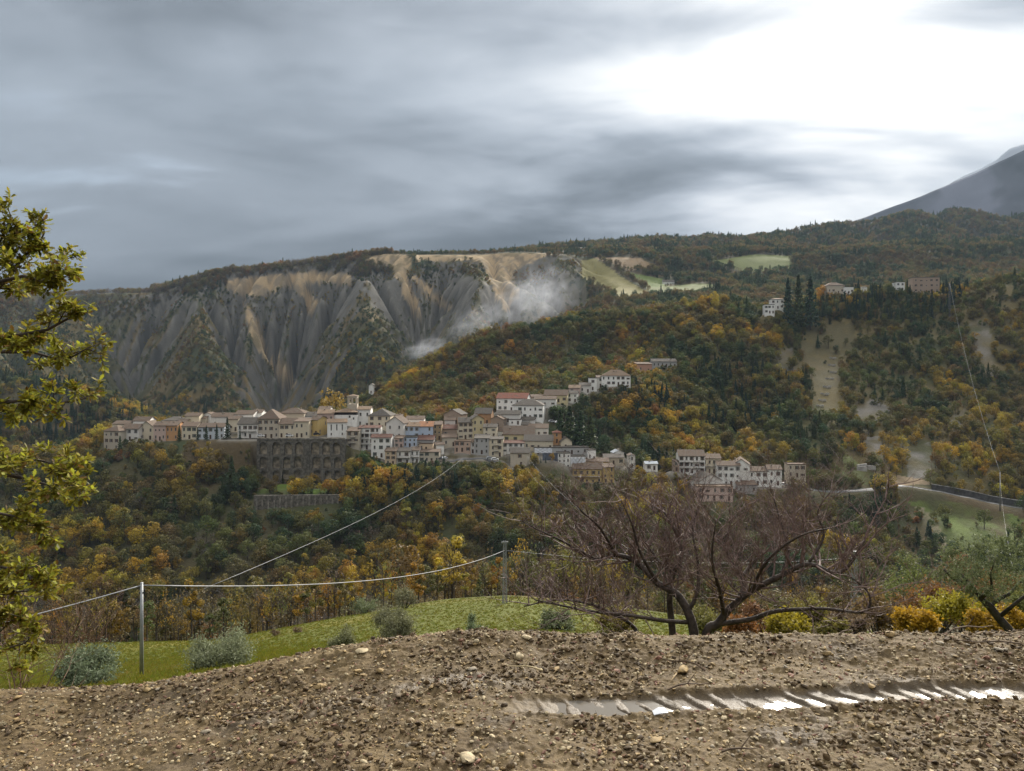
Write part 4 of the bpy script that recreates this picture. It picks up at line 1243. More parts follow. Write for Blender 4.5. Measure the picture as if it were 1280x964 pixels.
rq, _ = ribbon('road', ROAD2, 6.0, M_ASPH)
vq, _ = ribbon('village_road', ROAD, 4.5, M_ASPH)
uq, _ = ribbon('upper_road', [(548, 505, 560), (575, 505, 565), (600, 506, 570), (622, 509, 560)], 3.5, M_STONE2, .1)


def rail(name, q, side, width, lab, h=0.75, post=4.0):
    root = empty(name, q[0], 0, lab, 'guard rail')
    pts = []
    for i, p in enumerate(q):
        tn = (q[min(i + 1, len(q) - 1)] - q[max(i - 1, 0)]); tn.z = 0; tn.normalize(); nn = Vector((-tn.y, tn.x, 0))
        a = p + nn * side * width
        pts.append(Vector((a.x, a.y, float(hgt(a.x, a.y)) + .05)) - q[0])
    mb = MB()
    for i in range(len(pts) - 1):
        a, b_ = pts[i], pts[i + 1]
        mb.add([a + Vector((0, 0, h - .32)), b_ + Vector((0, 0, h - .32)), b_ + Vector((0, 0, h)), a + Vector((0, 0, h)),
                a + Vector((0, .06, h - .32)), b_ + Vector((0, .06, h - .32)), b_ + Vector((0, .06, h)), a + Vector((0, .06, h))],
               [(0, 1, 2, 3), (4, 7, 6, 5), (3, 2, 6, 7), (0, 4, 5, 1)])
    mb.obj('beam', M_METAL, root)
    acc = 0
    for i in range(len(pts) - 1):
        acc += (pts[i + 1] - pts[i]).length
        if acc > post:
            acc = 0; m2 = MB(); a = pts[i]
            m2.box(a.x - .05, a.x + .05, a.y + .062, a.y + .16, a.z - .6, a.z + h); m2.obj('post', M_METAL, root)


rail('guard_rail', rq, -1 if rq[1].x > rq[0].x else 1, 3.3, 'metal guard rail along the valley side of the right hand road')
# dark retaining wall behind the road on the right
rw = empty('road_wall', P(1216, 623, 404), 0, 'dark concrete retaining wall behind the road on the right', 'retaining wall')
mb = MB(); prev = None
pts = [P(a, b_, c_) - P(1216, 623, 404) for a, b_, c_ in [(1165, 613, 405.5), (1190, 617, 404.5), (1215, 622, 403.5), (1240, 628, 402.5), (1270, 633, 401.5), (1310, 636, 401.5)]]
for a, b_ in zip(pts[:-1], pts[1:]):
    u = Vector((0, 0, 1)); nn = Vector((0, .5, 0))
    mb.add([a - u * 2, b_ - u * 2, b_ + u * 3.1, a + u * 3.1, a - u * 2 + nn, b_ - u * 2 + nn, b_ + u * 3.1 + nn, a + u * 3.1 + nn], [(0, 1, 2, 3), (3, 2, 6, 7), (4, 7, 6, 5)])
mb.obj('wall', plain('dark concrete', (.075, .072, .07), .9, var=.4, scale=.5), rw)
mb = MB()
for a, b_ in zip(pts[:-1], pts[1:]):
    u = Vector((0, 0, 1)); nn = Vector((0, .62, 0)); o_ = Vector((0, -.1, 0))
    mb.add([a + o_ + u * 3.104, b_ + o_ + u * 3.104, b_ + o_ + u * 3.4, a + o_ + u * 3.4, a + nn + u * 3.104, b_ + nn + u * 3.104, b_ + nn + u * 3.4, a + nn + u * 3.4], [(0, 1, 2, 3), (3, 2, 6, 7), (4, 7, 6, 5)])
mb.obj('coping', M_CONC, rw)
# lower wall under the road at the hamlet
lw = empty('road_wall', P(1050, 620, 388), math.radians(-1), 'pale retaining wall under the road right of the hamlet', 'retaining wall')
mb = MB(); wv_ = 72 / F * 388
mb.box(-wv_ / 2, wv_ / 2, 0, .5, -3.4, .6); mb.obj('wall', M_STONE2, lw)
mb = MB(); mb.box(-wv_ / 2 - .05, wv_ / 2 + .05, -.07, .57, .604, .8); mb.obj('coping', M_CONC, lw)

# stepped concrete weirs in the gully, and the concrete outlet above the road
WE = [(1041, 448, 8), (1040, 457, 9), (1042, 466, 9), (1037, 474, 10), (1034, 484, 10), (1031, 493, 10), (1028, 501, 9), (1025, 508, 9)]
rws = np.array([q[1] for q in WE])
for i, (px, py, wd) in enumerate(WE):
    # distance: where the line of sight meets the ground
    Yc = np.linspace(430, 700, 540); zz = hgt((px - CX) / F * Yc, Yc); vis = np.where(zz >= CAMZ - (py - HY) / F * Yc)[0]
    Yw = float(Yc[vis[0]]) if len(vis) else 560.0
    p = P(px, py, Yw)
    r_ = empty('check_dam', p, math.radians((-8, 5, 10, -4, 6, -10, 3, 8)[i]), 'concrete weir, number %s from the top of the stepped gully on the right hill' % ('one two three four five six seven eight'.split()[i]), 'weir', 'stepped weirs in the gully')
    W = wd / F * Yw
    mb = MB(); mb.box(-W / 2, -W * .15, -.4, .8, -2, 1.0); mb.box(W * .15, W / 2, -.4, .8, -2, 1.0); mb.box(-W * .15 + .003, W * .15 - .003, -.35, .75, -2, .55); mb.obj('wall', M_CONC, r_)
    mb = MB(); mb.box(-W * .3, W * .3, -2.4, -.404, -1.6, -.35); mb.obj('apron', M_STONE2, r_)
ct = empty('culvert_outlet', P(1078, 584, 415), math.radians(35), 'pale concrete channel outlet on the bank above the road', 'culvert')
mb = MB(); mb.box(-4.5, 4.5, 0, .5, -1.5, 1.6); mb.obj('head_wall', M_CONC, ct)
mb = MB(); mb.box(-4.5, -4.0, -5, -.004, -1.5, .8); mb.box(4.0, 4.5, -5, -.004, -1.5, .8); mb.obj('side_wall', M_CONC, ct)


# ---------------------------------------------------------------- parked cars in the village
def car(px, py, Y, rz, col, lab):
    p = P(px, py, Y); p.z = max(p.z, float(hgt(p.x, p.y)) + .06)
    r = empty('parked_car', p, rz, lab, 'car', 'cars parked in the village')
    mb = MB()
    prof = [(-2.0, .32), (2.0, .32), (2.05, .75), (1.15, .92), (.55, 1.42), (-1.1, 1.46), (-1.85, .98), (-2.05, .8)]
    for s in (-1, 1):
        mb.add([(x, s * .82, z) for x, z in prof], [tuple(range(8)) if s < 0 else tuple(reversed(range(8)))])
    n = 8; o = [(x, -.82, z) for x, z in prof] + [(x, .82, z) for x, z in prof]
    mb.add(o, [(i, i + n, (i + 1) % n + n, (i + 1) % n) for i in range(n)])
    mb.obj('body', plain('car paint ' + col[0], col[1], .3, var=.05, spec=.5), r)
    for s in (-1, 1):
        mb = MB(); y = s * .826
        mb.add([(-1.5, y, .98), (1.0, y, .95), (.5, y, 1.36), (-1.05, y, 1.39)], [(0, 1, 2, 3)]); mb.obj('side_window', M_PANE, r)
    mb = MB(); mb.add([(1.16, -.7, .945), (1.16, .7, .945), (.59, .66, 1.40), (.59, -.66, 1.40)], [(0, 1, 2, 3)]); mb.obj('windscreen', M_PANE, r)
    for sx in (-1.25, 1.25):
        for sy in (-.78, .78):
            mb = MB(); mb.tube([(sx, sy - .09, .32), (sx, sy + .09, .32)], .32, 12); mb.obj('wheel', plain('tyre rubber', (.02, .02, .02), .8), r)


WH, GR, DK, RD = ('white', (.7, .7, .7)), ('silver', (.35, .36, .37)), ('dark', (.03, .03, .035)), ('red', (.25, .03, .03))
car(612.5, 574, 402, .1, GR, 'silver car parked left of the white one below the cream house')
car(618.5, 575.5, 401, .1, WH, 'white car parked under the tall cream house')
car(551, 574.5, 402, 1.2, DK, 'dark car by the end of the long low beige house')
car(556, 574, 403, 1.2, WH, 'white car beside the dark one at the bend of the road')
car(326, 546, 411.6, 0, WH, 'white car parked on the street above the left end of the arches')
car(362, 546, 411.6, 0, WH, 'white van-like car parked below the cream houses above the arches')
car(396, 544, 413.6, .3, DK, 'dark car parked on the small square by the church')
car(690, 528, 446, .2, GR, 'silver car on the small car park under the upper street')
car(698, 529, 444, .2, WH, 'white car on the small car park under the upper street')
car(979, 607, 390, .1, WH, 'white car parked at the end of the right hand hamlet')


# ---------------------------------------------------------------- poles, masts and cables
def cable(pts, sag, rad, lab, name='overhead_cable'):
    pts = [Vector(p) for p in pts]; q = []
    for a, b_, s in zip(pts[:-1], pts[1:], sag):
        for k in range(24):
            t_ = k / 24; p = a.lerp(b_, t_); p.z -= s * 4 * t_ * (1 - t_); q.append(p)
    q.append(pts[-1])
    mb = MB(); mb.tube(q, rad, 6)
    return tag(mb.obj(name, M_CABLE, smooth=True), lab, 'cable')


def pole(px, ytop, Y, rad, lab, arm=None, mat=None, cat='utility pole', foot=None):
    p = P(px, ytop, Y); zb = float(hgt(p.x, Y)) - .3 if foot is None else foot
    r = empty('utility_pole' if cat == 'utility pole' else cat.replace(' ', '_'), (p.x, Y, zb), 0, lab, cat)
    Hh = p.z - zb
    mb = MB(); mb.tube([(0, 0, 0), (0, 0, Hh * .5), (0, 0, Hh)], [rad * 1.2, rad, rad * .8], 12); mb.obj('shaft', mat or M_METAL, r, smooth=True)
    mb = MB(); mb.tube([(0, 0, Hh), (0, 0, Hh + rad * .5)], [rad * .95, rad * .5], 12); mb.obj('cap', mat or M_METAL, r)
    if arm:
        mb = MB(); mb.tube([(0, 0, Hh - .15), (arm * .5, 0, Hh + .05), (arm, 0, Hh + .1)], .05, 6); a_ = mb.obj('arm', M_METAL, r)
        mb = MB(); mb.box(arm - .1, arm + .75, -.16, .16, Hh + .02, Hh + .2); mb.obj('lamp_head', M_METAL, a_)
    else:
        mb = MB(); mb.tube([(-rad * 1.3, 0, Hh - .35), (rad * 1.3, 0, Hh - .35)], .035, 6); mb.tube([(rad * 1.3, 0, Hh - .36), (rad * 1.9, 0, Hh - .22)], .03, 5); mb.obj('bracket', M_IRON, r)
    return P(px, ytop, Y)


def lattice(px, ytop, ybase, Y, wd, lab, cat='lattice pylon'):
    p = P(px, ybase, Y); zb = float(hgt(p.x, Y)) - .3
    r = empty('lattice_pylon', (p.x, Y, zb), .3, lab, cat)
    Hh = P(px, ytop, Y).z - zb; n = max(5, int(Hh / wd / 1.3))
    sq = [(-1, -1), (1, -1), (1, 1), (-1, 1)]
    W = lambda t_: wd / 2 * (1 - .45 * t_)
    for sx, sy in sq:
        mb = MB(); mb.tube([(sx * W(0), sy * W(0), 0), (sx * W(1), sy * W(1), Hh)], wd * .075, 4); mb.obj('leg', M_METAL, r)
    for k in range(n):
        t0, t1 = k / n, (k + 1) / n
        mb = MB()
        for i in range(4):
            a, b_ = sq[i], sq[(i + 1) % 4]
            mb.tube([(a[0] * W(t0), a[1] * W(t0), t0 * Hh), (b_[0] * W(t1), b_[1] * W(t1), t1 * Hh)], wd * .045, 4, cap=False)
            mb.tube([(b_[0] * W(t0), b_[1] * W(t0), t0 * Hh), (a[0] * W(t1), a[1] * W(t1), t1 * Hh)], wd * .045, 4, cap=False)
        mb.obj('brace', M_METAL, r)
    mb = MB(); mb.box(-wd * .9, wd * .9, -.05, .05, Hh - .25, Hh - .1); mb.obj('cross_arm', M_METAL, r)
    return P(px, ytop, Y)


pt = pole(177, 729, 28, .062, 'slim grey metal pole in the meadow carrying the thick cable')
lt = lattice(631, 676, 745, 82, .42, 'grey lattice pylon at the top of the meadow left of the bare tree')
lt2 = lattice(1068, 688, 740, 96, .7, 'lattice pylon half hidden behind the right side of the bare tree')
cable([P(-260, 838, 20), pt + Vector((0, 0, -.08))], [.12], .021, 'thick pale cable dropping left from the slim metal pole')
cable([pt + Vector((0, 0, -.08)), P(631, 688, 82)], [1.15], .025, 'thick pale cable sagging from the slim pole to the lattice pylon')
cable([P(632, 688, 82), P(1068, 697, 96)], [1.0], .022, 'pale cable running from the lattice pylon behind the bare tree')
lp = pole(577.5, 573, 394, .16, 'street lamp pole below the village road', arm=1.6, cat='street lamp')
cable([P(255, 736, 99), P(577.5, 573.5, 394)], [3.0], .03, 'thin cable rising from the meadow edge trees to the street lamp')
tp2 = pole(660, 571, 399, .14, 'thin pole among yellow trees below the grey stone house')
cable([P(660, 571.5, 399), P(790, 690, 130)], [2.0], .022, 'cable dropping from the village towards the bare tree')
pole(789, 566, 400, .13, 'thin pole at the right end of the yellow houses')
p1 = pole(1250, 590, 388, .22, 'pale concrete pole beside the right hand road', mat=plain('weathered pole concrete', (.24, .235, .225), .85))
M_METAL_ = M_METAL; M_METAL = plain('dull galvanised metal', (.13, .135, .14), .7, .2, var=.2, scale=3)
q1 = lattice(1187, 354, 374, 640, 1.5, 'thin lattice mast on the wooded right hill', 'mast')
cable([q1, P(1250, 590.5, 388)], [9.0], .04, 'wire running from the hill mast down to the concrete pole')
cable([P(1250, 590.5, 388), P(1268, 720, 60)], [4.0], .010, 'wire dropping from the concrete pole towards the olive tree')

# ================================================================ trees
FOLC = dict(darkgreen=(.040, .064, .025), olive=(.098, .106, .027), olivebrown=(.122, .108, .032), brown=(.126, .094, .037), ochre=(.222, .170, .026),
            yellow=(.36, .265, .026), orange=(.28, .172, .028), rust=(.18, .095, .030), greybrown=(.115, .090, .070), pine=(.026, .048, .030), midgreen=(.065, .095, .028))
BARK = plain('bark', (.060, .048, .038), .9, var=.4, scale=6, bump=.6, bscale=25)
BARKP = plain('pale bark', (.12, .105, .085), .9, var=.4, scale=6)


def leaf_quads(cen, nrm, size, rng, aspect=.75):
    """folded leaf sprays: two triangles each, round the given centres"""
    n = len(cen)
    r = rng.normal(size=(n, 3)); t1 = np.cross(nrm, r); t1 /= np.linalg.norm(t1, axis=1)[:, None] + 1e-9
    t2 = np.cross(nrm, t1)
    s = size[:, None]
    k = rng.uniform(.6, 1.2, (n, 1))
    v = np.stack([cen - t1 * s * .5, cen + t2 * s * .5 * aspect * k + nrm * s * .12, cen + t1 * s * .5, cen - t2 * s * .5 * aspect + nrm * s * .12], 1).reshape(-1, 3)
    f = np.arange(n * 4).reshape(n, 4)
    tri = np.concatenate([f[:, [0, 1, 2]], f[:, [0, 2, 3]]])
    return v, tri


def crown_cloud(rng, h, rw, n, kind):
    """centres and outward directions for the leaf sprays of a crown of height h and radius rw, base of crown at 0"""
    pts, nr = [], []
    if kind == 'conifer':
        while len(pts) < n:
            z = rng.random() ** 1.3; rr = rw * (1 - z) ** .85 * (0.78 + .22 * math.sin(z * 46)) + .04
            a = rng.uniform(0, 6.283); q = math.sqrt(rng.uniform(.25, 1)) * rr
            pts.append((q * math.cos(a), q * math.sin(a), z * h - .12 * q)); nr.append((math.cos(a), math.sin(a), .35))
    else:
        nl = {'round': 13, 'tall': 13, 'bush': 8, 'sparse': 11}[kind]
        lob = []
        for i in range(nl):
            a = rng.uniform(0, 6.283); z = rng.uniform(.12, .9)
            prof = math.sin(math.pi * min(1, max(0, z * .86 + .12))) ** .6
            q = rw * .68 * prof * math.sqrt(rng.uniform(.15, 1))
            lob.append((q * math.cos(a), q * math.sin(a), z * h, rw * rng.uniform(.22, .52) * (.7 if kind == 'tall' else 1)))
        while len(pts) < n:
            l = lob[rng.integers(nl)]
            d_ = rng.normal(size=3); d_ /= np.linalg.norm(d_)
            r = l[3] * (rng.uniform(.55, 1.0) ** .6)
            p = (l[0] + d_[0] * r, l[1] + d_[1] * r, l[2] + d_[2] * r * .85)
            if p[2] < -.05 * h: continue
            pts.append(p); nr.append(d_ + np.array([0, 0, .35]))
    pts = np.array(pts); nr = np.array(nr) + rng.normal(size=(n, 3)) * .55
    nr /= np.linalg.norm(nr, axis=1)[:, None] + 1e-9
    return pts, nr


def limbs(mb, rng, h0, h, rw, rad, kind, sides=5):
    lean = rng.normal(size=2) * .04 * h
    top = h0 + (h - h0) * (.95 if kind in ('conifer', 'tall') else .6)
    trunk = [Vector((lean[0] * t_ * t_, lean[1] * t_ * t_, top * t_ - .4 * (t_ == 0))) for t_ in (0, .3, .6, 1)]
    mb.tube(trunk, [rad, rad * .8, rad * .6, rad * .25], sides, cap=False)
    if kind == 'conifer': return
    nb = {'sparse': 16, 'tall': 9}.get(kind, 7)
    for i in range(nb):
        t_ = rng.uniform(.35, .95); s = trunk[0].lerp(trunk[3], t_); a = rng.uniform(0, 6.283)
        L = rw * rng.uniform(.55, 1.05); up = rng.uniform(.5, 1.3) * L
        e = s + Vector((math.cos(a) * L, math.sin(a) * L, up)); m = s.lerp(e, .5) + Vector((0, 0, -.1 * L))
        mb.tube([s, m, e], [rad * .38, rad * .24, rad * .06], 3, cap=False)
        if kind == 'sparse':
            for q in range(4):
                s2 = s.lerp(e, rng.uniform(.35, .9)); d_ = Vector((rng.normal(), rng.normal(), abs(rng.normal()) + .8)).normalized() * L * rng.uniform(.3, .6)
                mb.tube([s2, s2 + d_], [rad * .13, rad * .04], 3, cap=False)


def tree_meshes(seed, kind, h, rw, trunk_h, n, ls, rad):
    rng = np.random.default_rng(seed)
    ctr, nr = crown_cloud(rng, h - trunk_h, rw, n, kind)
    ctr[:, 2] += trunk_h
    v, tri = leaf_quads(ctr, nr, rng.uniform(.65, 1.25, n) * ls, rng)
    tone = np.repeat(rng.random(n), 4)
    mb = MB(); limbs(mb, rng, trunk_h, h, rw, rad, kind)
    return (v, tri, tone), mb


def crown_mesh(d_, mat, name='crown'):
    v, tri, tone = d_
    return np_mesh(name, v, tri, mat, False, {'leaf_tone': ('FLOAT', tone.astype(np.float32))})


def joined_mesh(d_, mb, mat, bark):
    """crown and trunk in one mesh, for the wood seen as a mass"""
    v, tri, tone = d_
    tf = []
    for q in mb.f:
        for i in range(1, len(q) - 1): tf.append((q[0], q[i], q[i + 1]))
    tv = np.array(mb.v); tf = np.array(tf) + len(v)
    me = np_mesh('woodland tree', np.vstack([v, tv]), np.vstack([tri, tf]), [mat, bark], False,
                 {'leaf_tone': ('FLOAT', np.concatenate([tone, np.full(len(tv), .5)]).astype(np.float32))})
    me.polygons.foreach_set('material_index', np.concatenate([np.zeros(len(tri), np.int32), np.ones(len(tf), np.int32)]))
    return me


SHAPES = {  # kind: list of (crown data, trunk builder, height)
    'round': [tree_meshes(s, 'round', 9.0, 3.9, 1.6, 900, .50, .20) for s in (1, 2, 3, 4)],
    'tall': [tree_meshes(s, 'tall', 11.0, 2.7, 2.0, 760, .48, .18) for s in (11, 12, 13)],
    'sparse': [tree_meshes(s, 'sparse', 9.0, 3.0, 2.4, 170, .42, .15) for s in (21, 22, 23)],
    'bush': [tree_meshes(s, 'bush', 3.4, 2.0, .2, 300, .46, .07) for s in (31, 32)],
    'conifer': [tree_meshes(s, 'conifer', 12.0, 2.5, 1.0, 760, .66, .20) for s in (41, 42)],
}
SHH = dict(round=9.0, tall=11.0, sparse=9.0, bush=3.4, conifer=12.0)
COMBO = [(k, c) for k in ('round', 'tall') for c in ('darkgreen', 'olive', 'olivebrown', 'brown', 'ochre', 'yellow', 'orange', 'rust', 'midgreen')]
COMBO += [('sparse', c) for c in ('brown', 'ochre', 'orange', 'greybrown', 'olivebrown')] + [('conifer', c) for c in ('darkgreen', 'pine')]
COMBO += [('bush', c) for c in ('olive', 'olivebrown', 'brown', 'ochre', 'darkgreen', 'rust', 'midgreen', 'greybrown')]
PROTO = bpy.data.collections.new('woodland prototypes')       # never linked: only instanced by the wood
PIDX = {}
pi = 0
for (k, c) in COMBO:
    fm = foliage('leaves ' + c, FOLC[c])
    PIDX[(k, c)] = []
    for (dd_, mb_) in SHAPES[k]:
        o = bpy.data.objects.new('woodland_prototype_%03d' % pi, joined_mesh(dd_, mb_, fm, BARK))
        PROTO.objects.link(o); PIDX[(k, c)].append(pi); pi += 1


# ---- where trees grow: palettes ordered from dark to bright, picked by patches
PAL = {
    'slope': [('conifer', 'darkgreen', .02), ('round', 'darkgreen', .12), ('sparse', 'greybrown', .08), ('round', 'olive', .16), ('bush', 'darkgreen', .05), ('round', 'olivebrown', .20), ('tall', 'olivebrown', .06), ('round', 'brown', .11), ('round', 'ochre', .15), ('tall', 'ochre', .05), ('round', 'yellow', .08), ('round', 'orange', .03)],
    'green': [('conifer', 'pine', .20), ('round', 'darkgreen', .32), ('round', 'midgreen', .18), ('round', 'olive', .14), ('bush', 'midgreen', .06), ('round', 'olivebrown', .05), ('round', 'ochre', .05)],
    'pine': [('conifer', 'pine', .45), ('conifer', 'darkgreen', .35), ('round', 'darkgreen', .12), ('round', 'olive', .05), ('round', 'ochre', .03)],
    'autumn': [('round', 'darkgreen', .08), ('sparse', 'brown', .06), ('round', 'olive', .14), ('round', 'olivebrown', .24), ('round', 'brown', .18), ('round', 'rust', .05), ('tall', 'ochre', .07), ('round', 'ochre', .14), ('round', 'orange', .04), ('round', 'yellow', .04)],
    'brown': [('sparse', 'greybrown', .30), ('sparse', 'brown', .15), ('round', 'olivebrown', .18), ('round', 'brown', .22), ('bush', 'brown', .08), ('round', 'rust', .05), ('conifer', 'darkgreen', .02)],
    'scrub': [('bush', 'darkgreen', .28), ('bush', 'olive', .25), ('bush', 'olivebrown', .18), ('bush', 'brown', .12), ('bush', 'ochre', .10), ('bush', 'rust', .07)],
    'right': [('conifer', 'darkgreen', .02), ('round', 'darkgreen', .08), ('bush', 'darkgreen', .06), ('round', 'olive', .20), ('round', 'olivebrown', .20), ('bush', 'olivebrown', .06), ('round', 'brown', .10), ('round', 'ochre', .19), ('bush', 'ochre', .06), ('round', 'yellow', .06), ('round', 'orange', .03)],
    'ridge': [('conifer', 'darkgreen', .10), ('round', 'darkgreen', .26), ('sparse', 'brown', .12), ('round', 'olivebrown', .26), ('round', 'brown', .26)],
}
# polygon (photo columns / rows of the ground), distance range, palette, trees per m2, size range
REG = [
    ([(-400, 540), (1300, 540), (1300, 1000), (-400, 1000)], 296, 402, 'scrub', .020, (.45, 1.0)),
    ([(820, 340), (1700, 250), (1700, 650), (820, 650)], 396, 740, 'scrub', .010, (.5, 1.1)),
    ([(100, 420), (600, 400), (600, 540), (60, 540)], 830, 1080, 'slope', .010, (.4, .9)),
    ([(-400, 600), (1700, 600), (1700, 1000), (-400, 1000)], 112, 300, 'brown', .018, (.5, .9)),
    ([(-400, 560), (1120, 560), (1120, 1000), (-400, 1000)], 296, 400, 'slope', .030, (.65, 1.15)),
    ([(1040, 600), (1700, 600), (1700, 1000), (1040, 1000)], 290, 396, 'green', .020, (.5, .95)),
    ([(430, 565), (720, 565), (720, 640), (430, 650)], 340, 400, 'green', .030, (.5, .9)),
    ([(-400, 480), (200, 480), (200, 640), (-400, 640)], 396, 640, 'autumn', .026, (.7, 1.1)),
    ([(100, 480), (470, 480), (470, 640), (100, 640)], 455, 830, 'slope', .024, (.7, 1.1)),
    ([(-400, 400), (60, 400), (260, 560), (-400, 560)], 600, 860, 'pine', .022, (.6, 1.0)),
    ([(420, 380), (830, 380), (830, 560), (420, 560)], 470, 760, 'autumn', .030, (.75, 1.2)),
    ([(690, 440), (860, 440), (860, 600), (690, 600)], 400, 560, 'green', .028, (.6, 1.05)),
    ([(800, 340), (1000, 340), (1000, 600), (800, 600)], 396, 760, 'right', .030, (.7, 1.15)),
    ([(860, 470), (985, 455), (990, 540), (880, 545)], 420, 600, 'pine', .024, (.6, 1.0)),
    ([(985, 330), (1700, 250), (1700, 640), (985, 640)], 400, 760, 'right', .026, (.55, 1.0)),
    ([(985, 340), (1240, 330), (1180, 400), (1000, 410)], 600, 740, 'pine', .030, (.6, 1.05)),
    ([(60, 430), (480, 430), (480, 560), (60, 560)], 800, 960, 'slope', .016, (.6, 1.0)),
    ([(130, 445), (520, 430), (520, 520), (130, 520)], 850, 1010, 'green', .012, (.5, .9)),
    ([(-400, 340), (745, 310), (745, 480), (-400, 480)], 880, 1300, 'scrub', .030, (.6, 1.5)),
    ([(-400, 355), (200, 358), (200, 395), (-400, 420)], 1130, 1420, 'brown', .022, (.6, .95)),
    ([(190, 300), (490, 300), (490, 346), (330, 348), (190, 382)], 1242, 1440, 'brown', .045, (.75, 1.25)),
    ([(490, 314), (740, 300), (740, 324), (600, 322), (490, 322)], 1305, 1500, 'ridge', .018, (.45, .85)),
    ([(505, 318), (600, 320), (600, 345), (520, 350)], 1200, 1330, 'ridge', .014, (.5, .9)),
    ([(735, 290), (1700, 150), (1700, 420), (735, 420)], 800, 1680, 'ridge', .022, (.75, 1.25)),
    ([(640, 250), (1700, 100), (1700, 420), (640, 420)], 1600, 2140, 'ridge', .014, (.9, 1.5)),
]
rng = np.random.default_rng(5)
allp = []
for ri_, (poly, y0, y1, pal, dens, szr) in enumerate(REG):
    pxs = [q[0] for q in poly]; xa, xb = max(min(pxs), -420), min(max(pxs), 1720)
    area = (xb - xa) / F * (y1 * y1 - y0 * y0) / 2
    n = int(area * dens * 1.0)
    n = int(n * (1.75 if y1 < 900 else 1.5))
    Y = np.sqrt(rng.uniform(y0 * y0, y1 * y1, n)); X = (rng.uniform(xa, xb, n) - CX) / F * Y
    px = CX + F * X / Y
    Z = hgt(X, Y); py = HY + F * (CAMZ - Z) / Y
    keep = inpoly(px, py, poly)
    # never on bare ground, roads, fields, or steep clay
    ci = np.clip(np.round(np.interp(px, cols, np.arange(NC))).astype(int), 0, NC - 1); rr_ = np.clip(np.round(np.interp(Y, rows, np.arange(NR))).astype(int), 0, NR - 1)
    keep &= ~(treeless[rr_, ci] & ((fbm(X / 6, Y / 6, 77, 2) < .38) | (Y > 1000)))
    keep &= (paved[rr_, ci] < .4) | (Y > 530)
    keep &= ~((Y > 840) & (Y < 1345) & (px < 745) & (Y < 1242) & (bare[rr_, ci] > .3))
    keep &= rng.random(n) < np.where((px < -60) | (px > 1340), .5, 1.0)
    X, Y, Z, px, py = X[keep], Y[keep], Z[keep], px[keep], py[keep]
    n = len(X)
    if not n: continue
    u = .5 + .5 * fbm(X / 34, Y / 34, 200 + ri_, 3) * 1.5
    u = np.clip(.76 * u + .24 * rng.random(n), 0, .999)
    u = np.argsort(np.argsort(u)) / n
    pl = PAL[pal]; cum = np.cumsum([q[2] for q in pl]); cum /= cum[-1]
    ch = np.searchsorted(cum, u)
    sz = rng.uniform(*szr, n) * rng.uniform(.72, 1.28, n)
    for i in range(n):
        k_, c_, _ = pl[min(ch[i], len(pl) - 1)]
        allp.append((X[i], Y[i], Z[i], px[i], py[i], sz[i], k_, c_))
print('tree sites', len(allp))
# --- keep views to the houses, walls, roads open: no crown in front of a facade
tx_ = np.array([[a[0], a[1], a[2], a[3], a[4], a[5] * SHH[a[6]], a[5]] for a in allp])
ptop = HY + F * (CAMZ - (tx_[:, 2] + tx_[:, 5])) / tx_[:, 1]
half = tx_[:, 6] * 2.6 * F / tx_[:, 1]
bad_ = np.zeros(len(allp), bool); short = bad_.copy(); room = np.full(len(allp), 99.0)
BLK = [(h[0], h[1], h[2], h[3] - 3, h[10], h[11]) for h in H]
BLK += [(322, 432, 549, 588, 408, 2), (404, 448, 497, 546, 416, 12), (322, 420, 616, 634, 366, 2), (1008, 1085, 608, 618, 390, 3), (1128, 1270, 605, 632, 398, 4), (560, 645, 560, 576, 402, 4), (285, 330, 530, 552, 409, 3),
        (1020, 1046, 446, 510, 560, 3), (1062, 1092, 570, 588, 412, 3), (1240, 1258, 590, 630, 388, 2), (676, 742, 560, 592, 400, 4)]
for (x0, x1, ye, yb, Yh, D) in BLK:
    front = (tx_[:, 1] < Yh + D) & (tx_[:, 1] > Yh - 130) & (tx_[:, 3] + half > x0) & (tx_[:, 3] - half < x1) & (ptop < yb) & (tx_[:, 4] > ye)
    short |= front
    room = np.where(front, np.minimum(room, (tx_[:, 4] - yb) / F * tx_[:, 1]), room)
    Xc = ((x0 + x1) / 2 - CX) / F * Yh; hw = (x1 - x0) / 2 / F * Yh
    bad_ |= (np.abs(tx_[:, 0] - Xc) < hw + 2.5) & (tx_[:, 1] > Yh - 3) & (tx_[:, 1] < Yh + D + 3)
# where a tall tree would hide a house only a low bush grows
for i in np.where(short & ~bad_)[0]:
    if room[i] < .5: bad_[i] = True; continue
    X, Y, Z, px, py, sz, k_, c_ = allp[i]
    s = min(room[i] / 3.4, 1.3) * .9
    c_ = c_ if ('bush', c_) in PIDX else ('midgreen' if c_ in ('pine',) else 'ochre')
    allp[i] = (X, Y, Z, px, py, s, 'bush', c_); tx_[i, 5] = s * 3.4; tx_[i, 6] = s
for p_ in uq:
    bad_ |= (np.hypot(tx_[:, 0] - p_.x, tx_[:, 1] - p_.y) < 4.5)
okp = np.where(~bad_)[0]

# --- which are in sight: skyline test along each column of the photograph
colmax = np.maximum.accumulate((TZ - CAMZ) / TY, axis=0)
rI = np.clip(np.searchsorted(rows, tx_[:, 1]) - 2, 0, NR - 1); cI = np.clip(np.round(np.interp(tx_[:, 3], cols, np.arange(NC))).astype(int), 0, NC - 1)
seen = (tx_[:, 2] + tx_[:, 5] * .55 - CAMZ) / tx_[:, 1] > colmax[rI, cI]
seen &= (tx_[:, 3] > 5) & (tx_[:, 3] < 1275)
app = tx_[:, 5] / tx_[:, 1]
cand = [i for i in okp if seen[i] and tx_[i, 1] > 290]
cand.sort(key=lambda i: -app[i])
IND = set(cand[:215])

